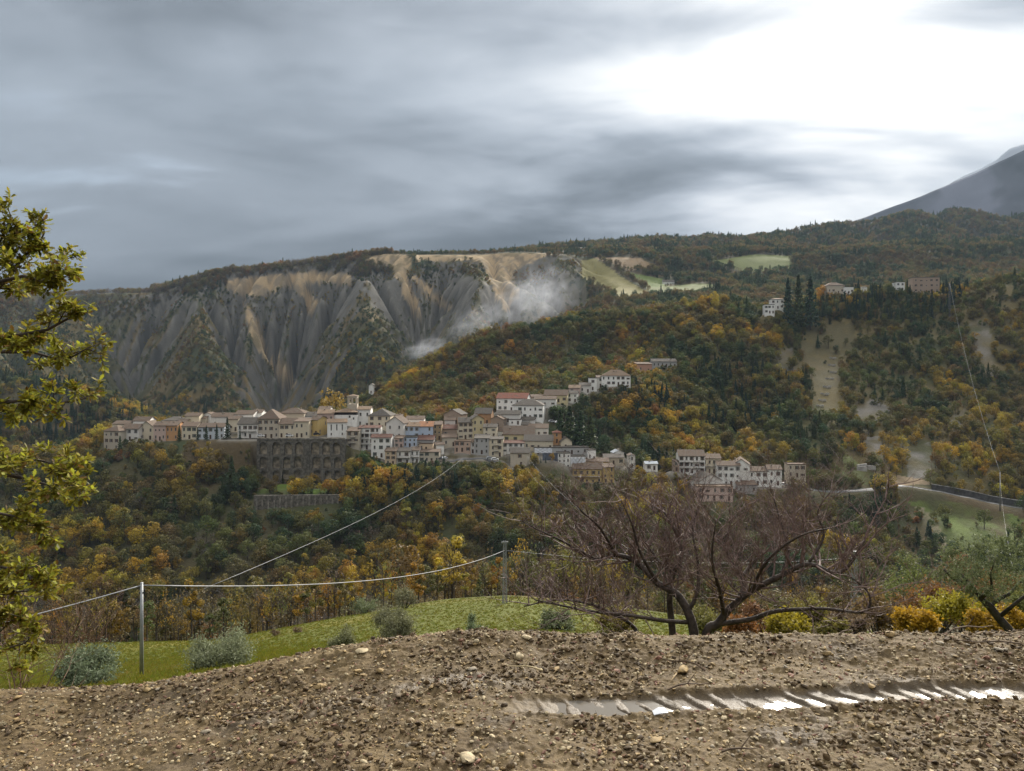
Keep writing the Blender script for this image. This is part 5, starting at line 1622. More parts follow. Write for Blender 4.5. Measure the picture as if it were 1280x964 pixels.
# the wood as one mass
pos, idxs, scl, rotz = [], [], [], []
r2 = random.Random(3)
for i in okp:
    if i in IND: continue
    X, Y, Z, px, py, sz, k_, c_ = allp[i]
    pos.append((X, Y, Z - .2)); idxs.append(r2.choice(PIDX[(k_, c_)])); scl.append((sz * r2.uniform(.85, 1.15), sz * r2.uniform(.85, 1.15), sz * r2.uniform(.85, 1.15))); rotz.append((0, 0, r2.uniform(0, 6.28)))


def scatter(name, pos, idxs, scl, rot, coll, label=None, cat=None):
    me = bpy.data.meshes.new(name)
    me.vertices.add(len(pos)); me.vertices.foreach_set('co', np.array(pos, np.float32).ravel())
    a = me.attributes.new('piece', 'INT', 'POINT'); a.data.foreach_set('value', np.array(idxs, np.int32))
    a = me.attributes.new('size', 'FLOAT_VECTOR', 'POINT'); a.data.foreach_set('vector', np.array(scl, np.float32).ravel())
    a = me.attributes.new('turn', 'FLOAT_VECTOR', 'POINT'); a.data.foreach_set('vector', np.array(rot, np.float32).ravel())
    o = link(name, me)
    tag(o, label, cat, kind='stuff')
    g = bpy.data.node_groups.new('scatter ' + name, 'GeometryNodeTree')
    g.interface.new_socket('Geometry', in_out='INPUT', socket_type='NodeSocketGeometry'); g.interface.new_socket('Geometry', in_out='OUTPUT', socket_type='NodeSocketGeometry')
    gi = g.nodes.new('NodeGroupInput'); go = g.nodes.new('NodeGroupOutput')
    ci_ = g.nodes.new('GeometryNodeCollectionInfo'); ci_.inputs['Collection'].default_value = coll
    ci_.inputs['Separate Children'].default_value = True; ci_.inputs['Reset Children'].default_value = True
    ip = g.nodes.new('GeometryNodeInstanceOnPoints'); ip.inputs['Pick Instance'].default_value = True
    at = {}
    for nm, ty in (('piece', 'INT'), ('size', 'FLOAT_VECTOR'), ('turn', 'FLOAT_VECTOR')):
        q = g.nodes.new('GeometryNodeInputNamedAttribute'); q.data_type = ty; q.inputs['Name'].default_value = nm; at[nm] = q.outputs[0]
    e2r = g.nodes.new('FunctionNodeEulerToRotation')
    L = g.links.new
    L(gi.outputs[0], ip.inputs['Points']); L(ci_.outputs[0], ip.inputs['Instance']); L(at['piece'], ip.inputs['Instance Index']); L(at['size'], ip.inputs['Scale'])
    L(at['turn'], e2r.inputs[0]); L(e2r.outputs[0], ip.inputs['Rotation']); L(ip.outputs[0], go.inputs[0])
    md = o.modifiers.new('scatter', 'NODES'); md.node_group = g
    return o


scatter('woodland', pos, idxs, scl, rotz, PROTO, 'autumn woodland covering the hillsides in green, brown, ochre and yellow', 'woodland')
print('wood', len(pos))

# the nearest trees one by one
CM, TM = {}, {}


def crown_for(k_, v, mat):
    if (k_, v, mat.name) not in CM: CM[(k_, v, mat.name)] = crown_mesh(SHAPES[k_][v][0], mat)
    return CM[(k_, v, mat.name)]


def trunk_for(k_, v, bark=None):
    b_ = bark or BARK
    if (k_, v, b_.name) not in TM: TM[(k_, v, b_.name)] = SHAPES[k_][v][1].mesh('trunk', b_)
    return TM[(k_, v, b_.name)]


WORD = dict(darkgreen='dark green', olive='olive green', olivebrown='olive brown', brown='brown', ochre='ochre', yellow='yellow', orange='orange', rust='rust red', greybrown='bare grey brown', pine='dark pine green', midgreen='green')
KIND = dict(round='broadleaf_tree', tall='slender_tree', sparse='thin_tree', bush='shrub', conifer='conifer')
r3 = random.Random(11)


def place_tree(k_, c_, loc, sc, label, group, v=None, name=None, cat=None, bark=None, mat=None):
    v = r3.randrange(len(SHAPES[k_])) if v is None else v
    root = empty(name or KIND[k_], loc, r3.uniform(0, 6.28), label, cat or ('shrub' if k_ == 'bush' else 'tree'), group)
    root.scale = sc if hasattr(sc, '__len__') else (sc, sc, sc)
    link('crown', crown_for(k_, v, mat or foliage('leaves ' + c_, FOLC[c_])), root)
    link('trunk', trunk_for(k_, v, bark), root)
    return root


def whereabouts(px, py):
    if px < 130: return 'under the left tip of the village'
    if px < 320: return 'on slope under the left houses'
    if px < 440: return 'under the arched stone wall'
    if px < 560: return 'under the central white houses'
    if px < 700: return 'under the village road'
    if px < 850: return 'under the yellow houses'
    if px < 1000: return 'below the right hamlet'
    if px < 1130: return 'below the road at right'
    return 'beside the grassy clearing'


for i in sorted(IND):
    X, Y, Z, px, py, sz, k_, c_ = allp[i]
    ht = 'tall' if sz * SHH[k_] > 8.5 else ('middling' if sz * SHH[k_] > 6.5 else 'small')
    place_tree(k_, c_, (X, Y, Z - .2), sz, '%s %s %s %s' % (ht, WORD[c_], KIND[k_].replace('_', ' '), whereabouts(px, py)), 'trees on the slopes below the village')


def gz(px, Y):
    X = (px - CX) / F * Y
    return Vector((X, Y, float(hgt(X, Y)) - .08))


# conifers of the village street and hilltop
for (px, top, Y, wd, lab) in [
        (224, 530, 409, .9, 'dark cypress between the orange house and the cream one'), (247, 534, 409, .75, 'small dark conifer at the left end of the street conifer row'),
        (258, 532, 409, 1.0, 'broad dark conifer second in the street conifer row'), (271, 530, 409, .9, 'dark conifer third in the street conifer row'),
        (284, 522, 409, 1.05, 'tallest dark conifer at the right end of the street row'), (300, 536, 408, .8, 'dark bushy conifer before the grey balcony house'),
        (150, 545, 404, 1.2, 'dark evergreen under the second house from the left'), (176, 548, 405, 1.2, 'round dark evergreen below the gabled cream house'),
        (985, 348, 640, 1.0, 'left one of three tall dark conifers by the hill villa'), (998, 344, 642, .9, 'middle one of three tall dark conifers by the hill villa'),
        (1013, 346, 644, 1.1, 'right one of three tall dark conifers by the hill villa'),
        (712, 508, 428, 1.7, 'big dark conifer beside the upper car park'), (700, 512, 430, 1.4, 'dark conifer left of the big one by the upper car park'),
        (726, 514, 426, 1.6, 'dark conifer right of the big one by the upper car park'), (738, 520, 424, 1.5, 'dark conifer at the right of the car park group'),
        (682, 584, 398, 1.0, 'dark conifer in front of the scaffold netting'), (676, 575, 398.5, .9, 'slim dark conifer left of the scaffold netting')]:
    g_ = gz(px, Y); hgt_ = max(3.0, P(px, top, Y).z - g_.z); s = hgt_ / 12.0
    place_tree('conifer', 'pine' if px % 2 else 'darkgreen', g_, (s * wd * .9, s * wd * .9, s), lab, 'dark conifers of the village')

# a handful of trees one notices
for (k_, c_, px, top, Y, w_, lab) in [
        ('tall', 'yellow', 565, 668, 112, 1.25, 'large golden yellow tree at the top edge of the meadow'),
        ('tall', 'yellow', 437, 722, 100, .75, 'small bright yellow tree in the row at the meadow edge'),
        ('tall', 'orange', 425, 736, 99, .9, 'orange yellow tree left of the small bright yellow one'),
        ('tall', 'yellow', 486, 716, 104, .7, 'slim yellow orange tree behind the round olive tree'),
        ('round', 'orange', 520, 730, 103, .9, 'low russet tree right of the slim yellow orange one'),
        ('tall', 'ochre', 240, 722, 100, .9, 'ochre tree rising right of the slim metal pole'),
        ('round', 'yellow', 669, 602, 380, 1.0, 'bright yellow tree under the village right of the lamp post'),
        ('round', 'yellow', 668, 566, 397, .9, 'golden tree in front of the grey stone house'),
        ('round', 'ochre', 690, 566, 398, .8, 'ochre tree before the scaffold netting'),
        ('round', 'orange', 505, 516, 470, .7, 'small bright orange tree behind the blue houses'),
        ('round', 'ochre', 413, 486, 520, .9, 'rounded ochre tree behind the pink house by the square'),
        ('tall', 'ochre', 303, 596, 372, .8, 'tall ochre tree left of the terrace wall'),
        ('round', 'ochre', 548, 582, 380, .8, 'ochre tree just under the long low beige house'),
        ('round', 'orange', 1100, 592, 385, .8, 'orange tree on the roadside right of the hamlet'),
        ('sparse', 'greybrown', 785, 570, 385, .9, 'bare grey tree right of the yellow houses')]:
    g_ = gz(px, Y); hh_ = max(2.0, P(px, top, Y).z - g_.z); s = hh_ / SHH[k_]
    place_tree(k_, c_, g_, (s * w_, s * w_, s), lab, None)

# the row of thin trees at the lower edge of the meadow: bare stems with a few leaves left
rr = random.Random(23)
xs_ = np.sort(np.concatenate([np.linspace(-30, 420, 54), np.linspace(420, 660, 22), np.linspace(690, 1290, 40)]))
for i, px in enumerate(xs_):
    px = px + rr.uniform(-4, 4); Y = rr.uniform(97, 110); g_ = gz(px, Y)
    near = 'left of the metal pole' if px < 170 else ('right of the metal pole' if px < 330 else ('below the middle of the village' if px < 480 else ('by the lattice pylon' if px < 680 else ('behind the bare fruit tree' if px < 1090 else 'behind the yellow bushes'))))
    if rr.random() < .62:
        c_ = rr.choice(['brown', 'ochre', 'orange', 'greybrown', 'olivebrown']); s = rr.uniform(.62, .95)
        place_tree('sparse', c_, g_, (s * .62, s * .62, s), 'thin %s tree at meadow edge %s' % (WORD[c_].replace('bare ', ''), near), 'thin trees along the lower meadow edge')
    else:
        c_ = rr.choice(['olivebrown', 'ochre', 'brown', 'olive', 'orange']); s = rr.uniform(.30, .55)
        place_tree('tall', c_, g_, (s * 1.1, s * 1.1, s), 'leafy %s tree at meadow edge %s' % (WORD[c_], near), 'leafy trees along the lower meadow edge')

# ================================================================ foreground: churned earth bank
def crest_y(X):
    return 4.62 + .10 * fbm(np.asarray(X) * .8, np.asarray(X) * 0 + 3.3, 301, 3) - .06 * sstep(-np.asarray(X), .6, 2.2)


TRACKS = [(3.62, .080, -.05, 3.2, .021, .125, .100), (3.93, .040, -1.2, .15, .006, .17, .12), (3.42, .05, -2.6, -1.2, .009, .16, .15)]
# (distance at X = 0, slope, from X, to X, depth, lug spacing, half width)


def bank(X, Y, fine=True):
    X = np.asarray(X, float); Y = np.asarray(Y, float)
    z = -.30 * sstep(-X, .2, 2.6) - .10 * sstep(-X, 2.4, 5) + .015 * fbm(X * .7, Y * .7, 303, 2)
    yc = crest_y(X)
    over = np.maximum(0, Y - yc + .25)
    z = z + .055 * sstep(Y, 4.05, 4.55) - .30 * over ** 2 / (over + .35) * 2.0
    z = z + .024 * fbm(X * 2.2, Y * 2.6, 305, 3)
    wet = np.zeros_like(z)
    tm = np.zeros_like(z)
    for (ya, sl, xa, xb, dep, lug, hw) in TRACKS:
        dd = (Y - (ya + sl * X)) / hw
        along = sstep(X, xa - .3, xa + .5) * (1 - sstep(X, xb - .4, xb + .3))
        prof = (1 - sstep(np.abs(dd), .65, 1.15)) * along
        tm = np.maximum(tm, prof)
        ph = (X + .55 * dd * hw + .10 * fbm(X * 2.1, Y * 2.1, 306, 2)) / lug
        bar = np.abs((ph - np.floor(ph)) - .5) * 2            # lugs press deep cells with soil bars between
        cell = sstep(bar + .45 * fbm(X * 10, Y * 10, 307, 3) + .35 * fbm(X * 2.5, Y * 2.5, 308, 2), .22, .55)
        z = z - prof * dep * (.30 + .70 * cell) + (np.exp(-((np.abs(dd) - 1.25) / .28) ** 2) * along * dep * .45)
        wet = np.maximum(wet, prof * min(1, dep / .02))
    rough = 1 - .72 * wet
    if fine:
        c1 = fbm(X * 6.5, Y * 6.5, 311, 3); c2 = fbm(X * 19, Y * 19, 313, 3); c3 = fbm(X * 55, Y * 55, 317, 2)
        z = z + rough * (.014 * c1 + (.006 + .020 * sstep(fbm(X * 1.9, Y * 2.4, 502, 3), -.1, .35)) * np.abs(c2) + .004 * c3 + .006 * np.abs(fbm(X * 34, Y * 34, 323, 2))) + .012 * np.maximum(0, fbm(X * 11, Y * 11, 319, 2) - .18) * rough * 2
    return z, wet


gx = np.unique(np.concatenate([np.linspace(-16, -5.6, 40), np.linspace(-5.6, -3.6, 110), np.linspace(-3.6, 3.6, 960), np.linspace(3.6, 5.6, 110), np.linspace(5.6, 16, 40)]))
gy = np.unique(np.concatenate([np.linspace(-8, 2.6, 36), np.linspace(2.6, 5.2, 420), np.linspace(5.2, 10.5, 60)]))
BX, BY = np.meshgrid(gx, gy)
BZ, BW = bank(BX, BY)
edge = sstep(BY, 8.2, 10.5); BZ = BZ - edge * 1.2
damp = np.clip(BW + .55 * sstep(fbm(BX * 1.6, BY * 2.4, 331, 3), .05, .5), 0, 1)
m = bpy.data.materials.new('churned wet earth'); m.use_nodes = True
t = NT(m.node_tree)
co = t.n('ShaderNodeNewGeometry').outputs['Position']
wet_ = t.n('ShaderNodeAttribute', attribute_name='damp').outputs['Fac']
n1 = t.noise(co, 2.6, 6, .62); n2 = t.noise(co, 26, 5, .65); n3 = t.noise(co, 130, 3, .6)
c = t.ramp(n1, [(.25, (.054, .036, .017)), (.5, (.098, .067, .030)), (.72, (.150, .107, .052))])
c = t.mix(t.smooth(n2, .42, .68, 0, .55), c, (.050, .035, .022))
c = t.mix(t.smooth(n3, .60, .72, 0, .7), c, (.27, .20, .105))
c = t.mix(t.math('MULTIPLY', wet_, .55), c, (.070, .056, .042))
ro = t.smooth(wet_, .1, 1.0, .85, .52)
b = t.n('ShaderNodeBsdfPrincipled', **{'Base Color': c, 'Roughness': ro, 'Specular IOR Level': .22})
bp = t.n('ShaderNodeBump', Height=t.math('ADD', t.math('MULTIPLY', n2, .7), t.math('MULTIPLY', n3, .35)), Strength=.8, Distance=.012)
t.set(b.inputs['Normal'], bp.outputs[0])
t.n('ShaderNodeOutputMaterial', Surface=b.outputs[0])
ny_, nx_ = BX.shape
ii = np.arange(nx_ * ny_).reshape(ny_, nx_)
f = np.stack([ii[:-1, :-1], ii[:-1, 1:], ii[1:, 1:], ii[1:, :-1]], -1).reshape(-1, 4)
tag(link('dirt_bank', np_mesh('dirt_bank', np.stack([BX, BY, BZ], -1).reshape(-1, 3), f, m, True, {'damp': ('FLOAT', damp.ravel().astype(np.float32))})), kind='structure')

# standing water in the wheel track: a level sheet, showing wherever the ground dips under it
wm = bpy.data.materials.new('muddy water'); wm.use_nodes = True
t = NT(wm.node_tree)
co = t.n('ShaderNodeNewGeometry').outputs['Position']
b = t.n('ShaderNodeBsdfPrincipled', **{'Base Color': (.13, .115, .095), 'Roughness': .10, 'Specular IOR Level': .36, 'IOR': 1.33})
bp = t.n('ShaderNodeBump', Height=t.noise(co, 9, 3, .5), Strength=.05, Distance=.01); t.set(b.inputs['Normal'], bp.outputs[0])
t.n('ShaderNodeOutputMaterial', Surface=b.outputs[0])


def water(name, x0, x1, ya, sl, hw, z0, z1):
    mb = MB(); n = 40
    for i in range(n + 1):
        x = x0 + (x1 - x0) * i / n; z = z0 + (z1 - z0) * i / n; w_ = hw * min(1, 4 * min(i, n - i) / n + .15)
        mb.v += [(x, ya + sl * x - w_, z), (x, ya + sl * x + w_, z)]
    for i in range(n):
        mb.f.append((2 * i, 2 * i + 2, 2 * i + 3, 2 * i + 1)); mb.m.append(0)
    return mb.obj(name, wm)


def track_level(x, ya, sl, q):
    xs = np.full(60, x) + np.linspace(-.15, .15, 60); zz, _ = bank(xs, ya + sl * xs, True)
    return float(np.quantile(zz, q))


for (nm, x0, x1, k, q) in (('puddle', .0, 3.0, 0, .40),):
    ya, sl, xa, xb, dep, lug, hw = TRACKS[k]
    segs = 6
    for s in range(segs):
        a, b_ = x0 + (x1 - x0) * s / segs, x0 + (x1 - x0) * (s + 1) / segs
        lv = track_level((a + b_) / 2, ya, sl, q)
        mb = MB(); n = 12
        for i in range(n + 1):
            x = a + (b_ - a) * i / n + (.0 if 0 < i < n else 0)
            mb.v += [(x, ya + sl * x - hw * .95, lv), (x, ya + sl * x + hw * .95, lv)]
        for i in range(n):
            mb.f.append((2 * i, 2 * i + 2, 2 * i + 3, 2 * i + 1)); mb.m.append(0)
        tag(mb.obj(nm, wm), kind='structure')


# ---------------------------------------------------------------- stones
def stone_mesh(seed, flat, mat, n=15):
    rg = random.Random(seed)
    bm = bmesh.new()
    for i in range(n):
        d_ = Vector((rg.gauss(0, 1), rg.gauss(0, 1), rg.gauss(0, 1))).normalized() * rg.uniform(.82, 1.0)
        bm.verts.new((d_.x, d_.y * rg.uniform(.7, .8), d_.z * flat))
    bmesh.ops.convex_hull(bm, input=bm.verts)
    bmesh.ops.bevel(bm, geom=bm.edges[:], offset=.10, segments=1, affect='EDGES')
    loose = [v for v in bm.verts if not v.link_faces]
    bmesh.ops.delete(bm, geom=loose, context='VERTS')
    me = bpy.data.meshes.new('stone'); bm.to_mesh(me); bm.free(); me.materials.append(mat)
    me.polygons.foreach_set('use_smooth', [True] * len(me.polygons))
    return me


def stone_mat(nm, col):
    return plain(nm, col, .75, var=.35, scale=1.6, bump=.4, bscale=9, rnd=.22)


ST = [stone_mat('pale limestone', (.36, .29, .175)), stone_mat('tan stone', (.26, .18, .08)), stone_mat('grey stone', (.21, .175, .125)), stone_mat('reddish stone', (.23, .125, .085)), stone_mat('dark clod', (.066, .042, .019)), stone_mat('brown clod', (.115, .075, .034))]
STM = [stone_mesh(400 + i, (.45, .6, .75, .38)[i % 4], ST[(0, 1, 0, 2, 1, 0, 3, 1)[i % 8]]) for i in range(8)]
CLM = [stone_mesh(430 + i, (.6, .8)[i % 2], ST[4 + i % 2], 11) for i in range(4)]
# notable stones first: (column, row, size px, mesh, flatness, label)
Z_ = lambda x, y: float(bank(x, y)[0])


def ground_at(px, py):
    """where a line of sight first meets the bank"""
    Yc = np.linspace(2.6, 5.6, 700); zz = bank((px - CX) / F * Yc, Yc, False)[0]
    hit = np.where(zz >= CAMZ - (py - HY) / F * Yc)[0]
    return float(Yc[hit[0]]) if len(hit) else None


def put_stone(px, py, spx, mesh, label, group, name='stone', cat='stone', flat=1.0, sink=.25, elong=1.0, rz=None):
    Y = ground_at(px, py)
    if Y is None: return None
    X = (px - CX) / F * Y; s = spx / F * Y / 2
    o = link(name, mesh, None, (X, Y, Z_(X, Y) + s * flat * .4 * (1 - sink)), random.uniform(0, 6.28) if rz is None else rz, (s * elong, s, s * flat))
    return tag(o, label, cat, group)


SPEC = [
    (585, 955, 34, 0, .7, 'large pale flat stone at the bottom middle of the bank'), (648, 826, 20, 2, .8, 'whitish flat stone near the top edge of the bank left of centre'),
    (853, 842, 26, 1, .9, 'tan boulder near the crest below the bare tree'), (820, 927, 28, 4, .5, 'flat orange tan stone below the wheel track'),
    (787, 924, 15, 2, .9, 'small white round stone left of the orange tan one'), (770, 840, 17, 6, .6, 'reddish brick-like stone near the crest'),
    (706, 929, 10, 0, .9, 'white pebble in the lower middle of the bank'), (1097, 928, 14, 2, .9, 'pale angular stone at lower right of the bank'),
    (400, 862, 20, 1, .7, 'flat pale stone left of centre of the bank'), (447, 842, 16, 4, .8, 'yellowish stone near the crest left of centre'),
    (249, 841, 26, 5, .8, 'broad pale slab on the crest before the olive shrub'), (452, 818, 22, 0, .6, 'flat pale slab on the crest left of the round olive'),
    (1113, 797, 20, 1, .9, 'pale boulder on the crest right of the bare tree'), (660, 799, 20, 0, .8, 'pale stone on the crest left of the bare tree'),
    (376, 843, 14, 2, .8, 'whitish stone in the left half near the crest'), (905, 900, 16, 5, .6, 'pale flat stone just under the wheel track'),
    (990, 846, 16, 6, .5, 'reddish flat stone above the wheel track'), (1115, 955, 12, 2, .6, 'white chip at the bottom right of the bank'),
    (590, 838, 18, 3, .5, 'flat grey stone beside the small white puddle'), (56, 862, 16, 0, .7, 'pale stone on the crest at far left')]
for (px, py, sp, mi, fl, lab) in SPEC:
    put_stone(px, py, sp, STM[mi], lab, None, flat=fl)
# a white plastic scrap
Yp = ground_at(825, 897); pp = P(825, 897, Yp)
mb = MB(); mb.add([(-.035, -.01, .004), (.0, -.022, .012), (.038, -.008, .005), (.03, .016, .016), (-.004, .012, .024), (-.03, .018, .010)], [(0, 1, 4, 5), (1, 2, 3, 4)])
mb.add([(-.035, -.01, .001), (.0, -.022, .009), (.038, -.008, .002), (.03, .016, .013), (-.004, .012, .021), (-.03, .018, .007)], [(5, 4, 1, 0), (4, 3, 2, 1)])
tag(mb.obj('plastic_scrap', plain('white plastic', (.75, .76, .78), .35, var=.05), None, (pp.x, Yp, Z_(pp.x, Yp) + .006), .3), 'crumpled white plastic scrap lying below the wheel track', 'litter')
rs = random.Random(77)
ZONE = ['far left of bank', 'left part of bank', 'middle of bank', 'right part of bank', 'far right of bank']
cnt = 0
tries = 0
while cnt < 200 and tries < 3000:
    tries += 1
    px = rs.uniform(-10, 1290); py = rs.uniform(800, 962); sp = 6.0 + 9 * rs.random() ** 2.6
    Y = ground_at(px, py)
    if Y is None or Y > 4.75: continue
    X = (px - CX) / F * Y
    if bank(X, Y)[1] > .3: continue
    mi = rs.randrange(8)
    zone = ZONE[min(4, max(0, int(px / 256)))]
    depth = 'near the crest' if py < 850 else ('above the wheel track' if py < 880 else 'near the lower edge')
    put_stone(px, py, sp, STM[mi], 'small %s stone %s, %s' % (('pale', 'tan', 'pale', 'grey', 'tan', 'pale', 'reddish', 'tan')[mi], depth, zone), 'small stones on the dirt bank', elong=rs.uniform(.9, 1.4), flat=rs.uniform(.7, 1.1))
    cnt += 1
# gravel, grit and soil crumbs: beyond counting
PG = bpy.data.collections.new('gravel prototypes')
for i, me in enumerate(STM + CLM):
    PG.objects.link(bpy.data.objects.new('gravel_prototype_%02d' % i, me))


def gravel(name, n, lo, hi, ids, label, cat, clump=0.0, seed=1, power=3.0):
    rg = np.random.default_rng(seed)
    Y = rg.uniform(2.7, 5.4, n); X = rg.uniform(-1, 1, n) * (Y * .70 + 2.0)
    if clump:
        k = fbm(X * 2.2, Y * 2.8, 500 + seed, 3); keep = k > clump; X, Y = X[keep], Y[keep]
    z, wt = bank(X, Y); keep = wt < .35; X, Y, z = X[keep], Y[keep], z[keep]
    n = len(X); s = lo + (hi - lo) * rg.random(n) ** power
    sc = np.stack([s * rg.uniform(.8, 1.3, n), s, s * rg.uniform(.6, 1.1, n)], 1)
    rot = np.stack([rg.uniform(-.5, .5, n), rg.uniform(-.5, .5, n), rg.uniform(0, 6.28, n)], 1)
    scatter(name, np.stack([X, Y, z + s * .15], 1), rg.choice(ids, n), sc, rot, PG, label, cat)


gravel('gravel', 60000, .002, .017, list(range(8)), 'fine pale gravel strewn over the dirt bank', 'gravel', 0, 1)
gravel('soil_crumbs', 48000, .003, .026, list(range(8, 12)), 'dark crumbs and clods of turned soil on the bank', 'soil', .06, 2, 3.4)

gravel('soil_clods', 5000, .006, .030, list(range(8, 12)), 'larger dark clods of turned soil in heaps on the bank', 'soil', .10, 3, 3.0)

# twigs and straw lying about
M_TWIG = plain('dead twig', (.10, .07, .045), .85, var=.3, scale=20); M_STRAW = plain('straw', (.34, .27, .15), .8)
tw_l = [(855, 838, .35, 2.2, 'thin dark twig lying near the crest below the bare tree'), (862, 864, .25, .5, 'curved thin twig right of the tan boulder'), (925, 945, .14, .25, 'short dark stick at the bottom right of the bank'),
        (1210, 796, .45, .6, 'dead branch poking up on the crest at right'), (1058, 797, .18, .9, 'small broken branch standing on the crest right of centre'), (655, 843, .2, 2.6, 'pale straw stalk left of centre'),
        (1245, 815, .5, 2.5, 'long thin branch on the crest at far right'), (320, 900, .22, .3, 'small root left of centre on the bank')]
for (px, py, L, a, lab) in tw_l:
    Y = ground_at(px, py) or 4.6; X = (px - CX) / F * Y; z = Z_(X, Y) + .012
    mb = MB(); pts = [Vector((math.cos(a) * L * (q - .5) + rs.uniform(-.012, .012), math.sin(a) * L * .4 * (q - .5), .05 * L * math.sin(q * 5) + .10 * L * q)) for q in (0, .25, .5, .75, 1)]
    mb.tube(pts, [.006, .005, .0045, .0035, .002], 5); mb.tube([pts[2], pts[2] + Vector((.05, .02, .05))], [.003, .0012], 4)
    tag(mb.obj('twig', M_STRAW if 'straw' in lab else M_TWIG, None, (X, Y, z)), lab, 'twig', 'twigs and roots on the bank')


# ================================================================ bare fruit tree behind the bank
def grow(mb, rg, p, d_, L, r, lev, upw, bounds=None, sides=4):
    n = 5 if lev < 2 else 4
    pts = [p]; cur = p; dd = d_.normalized()
    for i in range(n):
        dd = (dd + Vector((rg.gauss(0, .13), rg.gauss(0, .13), rg.gauss(0, .11) + upw))).normalized()
        cur = cur + dd * L / n; pts.append(cur)
    mb.tube(pts, [r * (1 - .8 * i / n) for i in range(n + 1)], 5 if r > .01 else (4 if r > .005 else 3), cap=False)
    if lev <= 0: return
    for q in range({3: 6, 2: 6, 1: 3}.get(lev, 5)):
        t_ = rg.uniform(.2, 1.0); i = min(n - 1, int(t_ * n)); b_ = pts[i].lerp(pts[i + 1], t_ * n - i)
        ax = Vector((rg.gauss(0, 1), rg.gauss(0, 1), rg.gauss(0, .7) + .45)).normalized()
        nd = (dd * .55 + ax * .85).normalized()
        grow(mb, rg, b_, nd, L * rg.uniform(.42, .72), r * .48, lev - 1, upw, bounds)


CTY = 11.0
cb = gz(870, CTY)
ct = empty('bare_fruit_tree', cb, 0, 'wide bare leafless fruit tree with reddish twigs standing behind the bank', 'tree')
off = -cb
LIMB = [
    ([(872, 850, 0), (868, 795, 0), (860, 765, .05), (845, 742, .15), (822, 729, .3), (796, 703, .45), (770, 694, .55), (744, 699, .7), (717, 686, .8)], .105),
    ([(874, 850, 0), (884, 790, -.05), (897, 780, -.1), (912, 761, -.15), (939, 739, -.25), (976, 720, -.4), (1010, 705, -.5), (1051, 716, -.6), (1081, 675, -.7)], .10),
    ([(897, 780, -.1), (939, 774, -.3), (965, 765, -.5), (995, 762, -.65), (1032, 761, -.8), (1081, 765, -.9), (1086, 742, -.95), (1062, 720, -.9)], .055),
    ([(912, 761, -.15), (930, 735, -.05), (924, 715, .05), (912, 700, .15), (906, 680, .2), (915, 650, .3)], .05),
    ([(927, 722, 0), (940, 705, .2), (957, 690, .3), (980, 675, .4), (990, 640, .5)], .04),
    ([(862, 778, .05), (830, 776, -.2), (785, 769, -.5), (744, 765, -.7), (702, 757, -.9), (669, 750, -1.0)], .05),
    ([(800, 845, .3), (796, 795, .3), (790, 782, .3), (770, 769, .1), (732, 754, -.1), (695, 750, -.2), (655, 758, -.3)], .055),
    ([(842, 850, .6), (841, 795, .6), (837, 750, .6), (841, 720, .65), (852, 694, .7), (845, 667, .75), (830, 640, .8)], .085),
    ([(860, 765, .05), (872, 739, .1), (872, 700, .2), (866, 660, .2), (880, 618, .3)], .045),
    ([(822, 729, .3), (800, 690, .1), (790, 655, 0), (776, 625, 0)], .04),
    ([(770, 694, .55), (750, 660, .3), (728, 640, .2), (712, 622, .1)], .035),
    ([(976, 720, -.4), (985, 690, -.2), (975, 650, -.1), (965, 615, 0)], .035),
    ([(1010, 705, -.5), (1030, 670, -.3), (1022, 640, -.3), (1040, 612, -.3)], .03),
    ([(744, 699, .7), (700, 675, .5), (672, 662, .4), (650, 650, .3)], .03),
    ([(841, 720, .65), (815, 690, .9), (800, 660, 1.0)], .035),
    ([(939, 739, -.25), (960, 700, -.6), (1000, 670, -.9), (1040, 660, -1.1)], .04),
    ([(905, 770, -.1), (900, 740, -.5), (890, 700, -.8), (895, 650, -1.0)], .045)]
mbt = MB(); mbw = MB(); rg = random.Random(8)
for pts, r in LIMB:
    q = [P(a, b_, CTY + c_) + off for a, b_, c_ in pts]
    # smooth the limb a little
    s = []
    for i in range(len(q) - 1):
        for k in range(4):
            t_ = k / 4; p0, p1, p2, p3 = q[max(i - 1, 0)], q[i], q[i + 1], q[min(i + 2, len(q) - 1)]
            s.append(.5 * ((2 * p1) + (p2 - p0) * t_ + (2 * p0 - 5 * p1 + 4 * p2 - p3) * t_ ** 2 + (3 * p1 - p0 - 3 * p2 + p3) * t_ ** 3))
    s.append(q[-1])
    n = len(s)
    mbt.tube(s, [r * .74 * (1 - .78 * i / (n - 1)) * (1.25 if r > .08 and i < 3 else 1) for i in range(n)], 8 if r > .06 else 6)
    seg = max(1, int(n / (6 if r < .06 else 9)))
    for i in range(int(n * .42) if r > .05 else int(n * .2) + 1, n):
        for rep in range(2 if rg.random() < .5 else 1):
            dd = (s[i] - s[i - 1]).normalized()
            ax = Vector((rg.gauss(0, .9), rg.gauss(0, .9), rg.gauss(.55, .6))).normalized()
            grow(mbw, rg, s[i - 1].lerp(s[i], rg.random()), (dd * .4 + ax).normalized(), rg.uniform(.42, 1.0), max(.0056, r * .18), 2, .05)
mbt.obj('limbs', plain('dark wet bark', (.055, .043, .036), .75, var=.5, scale=9, bump=.7, bscale=40), ct, smooth=True)
mbw.obj('twigs', plain('reddish twig bark', (.150, .103, .090), .7, var=.4, scale=14), ct)
print('twig faces', len(mbw.f))


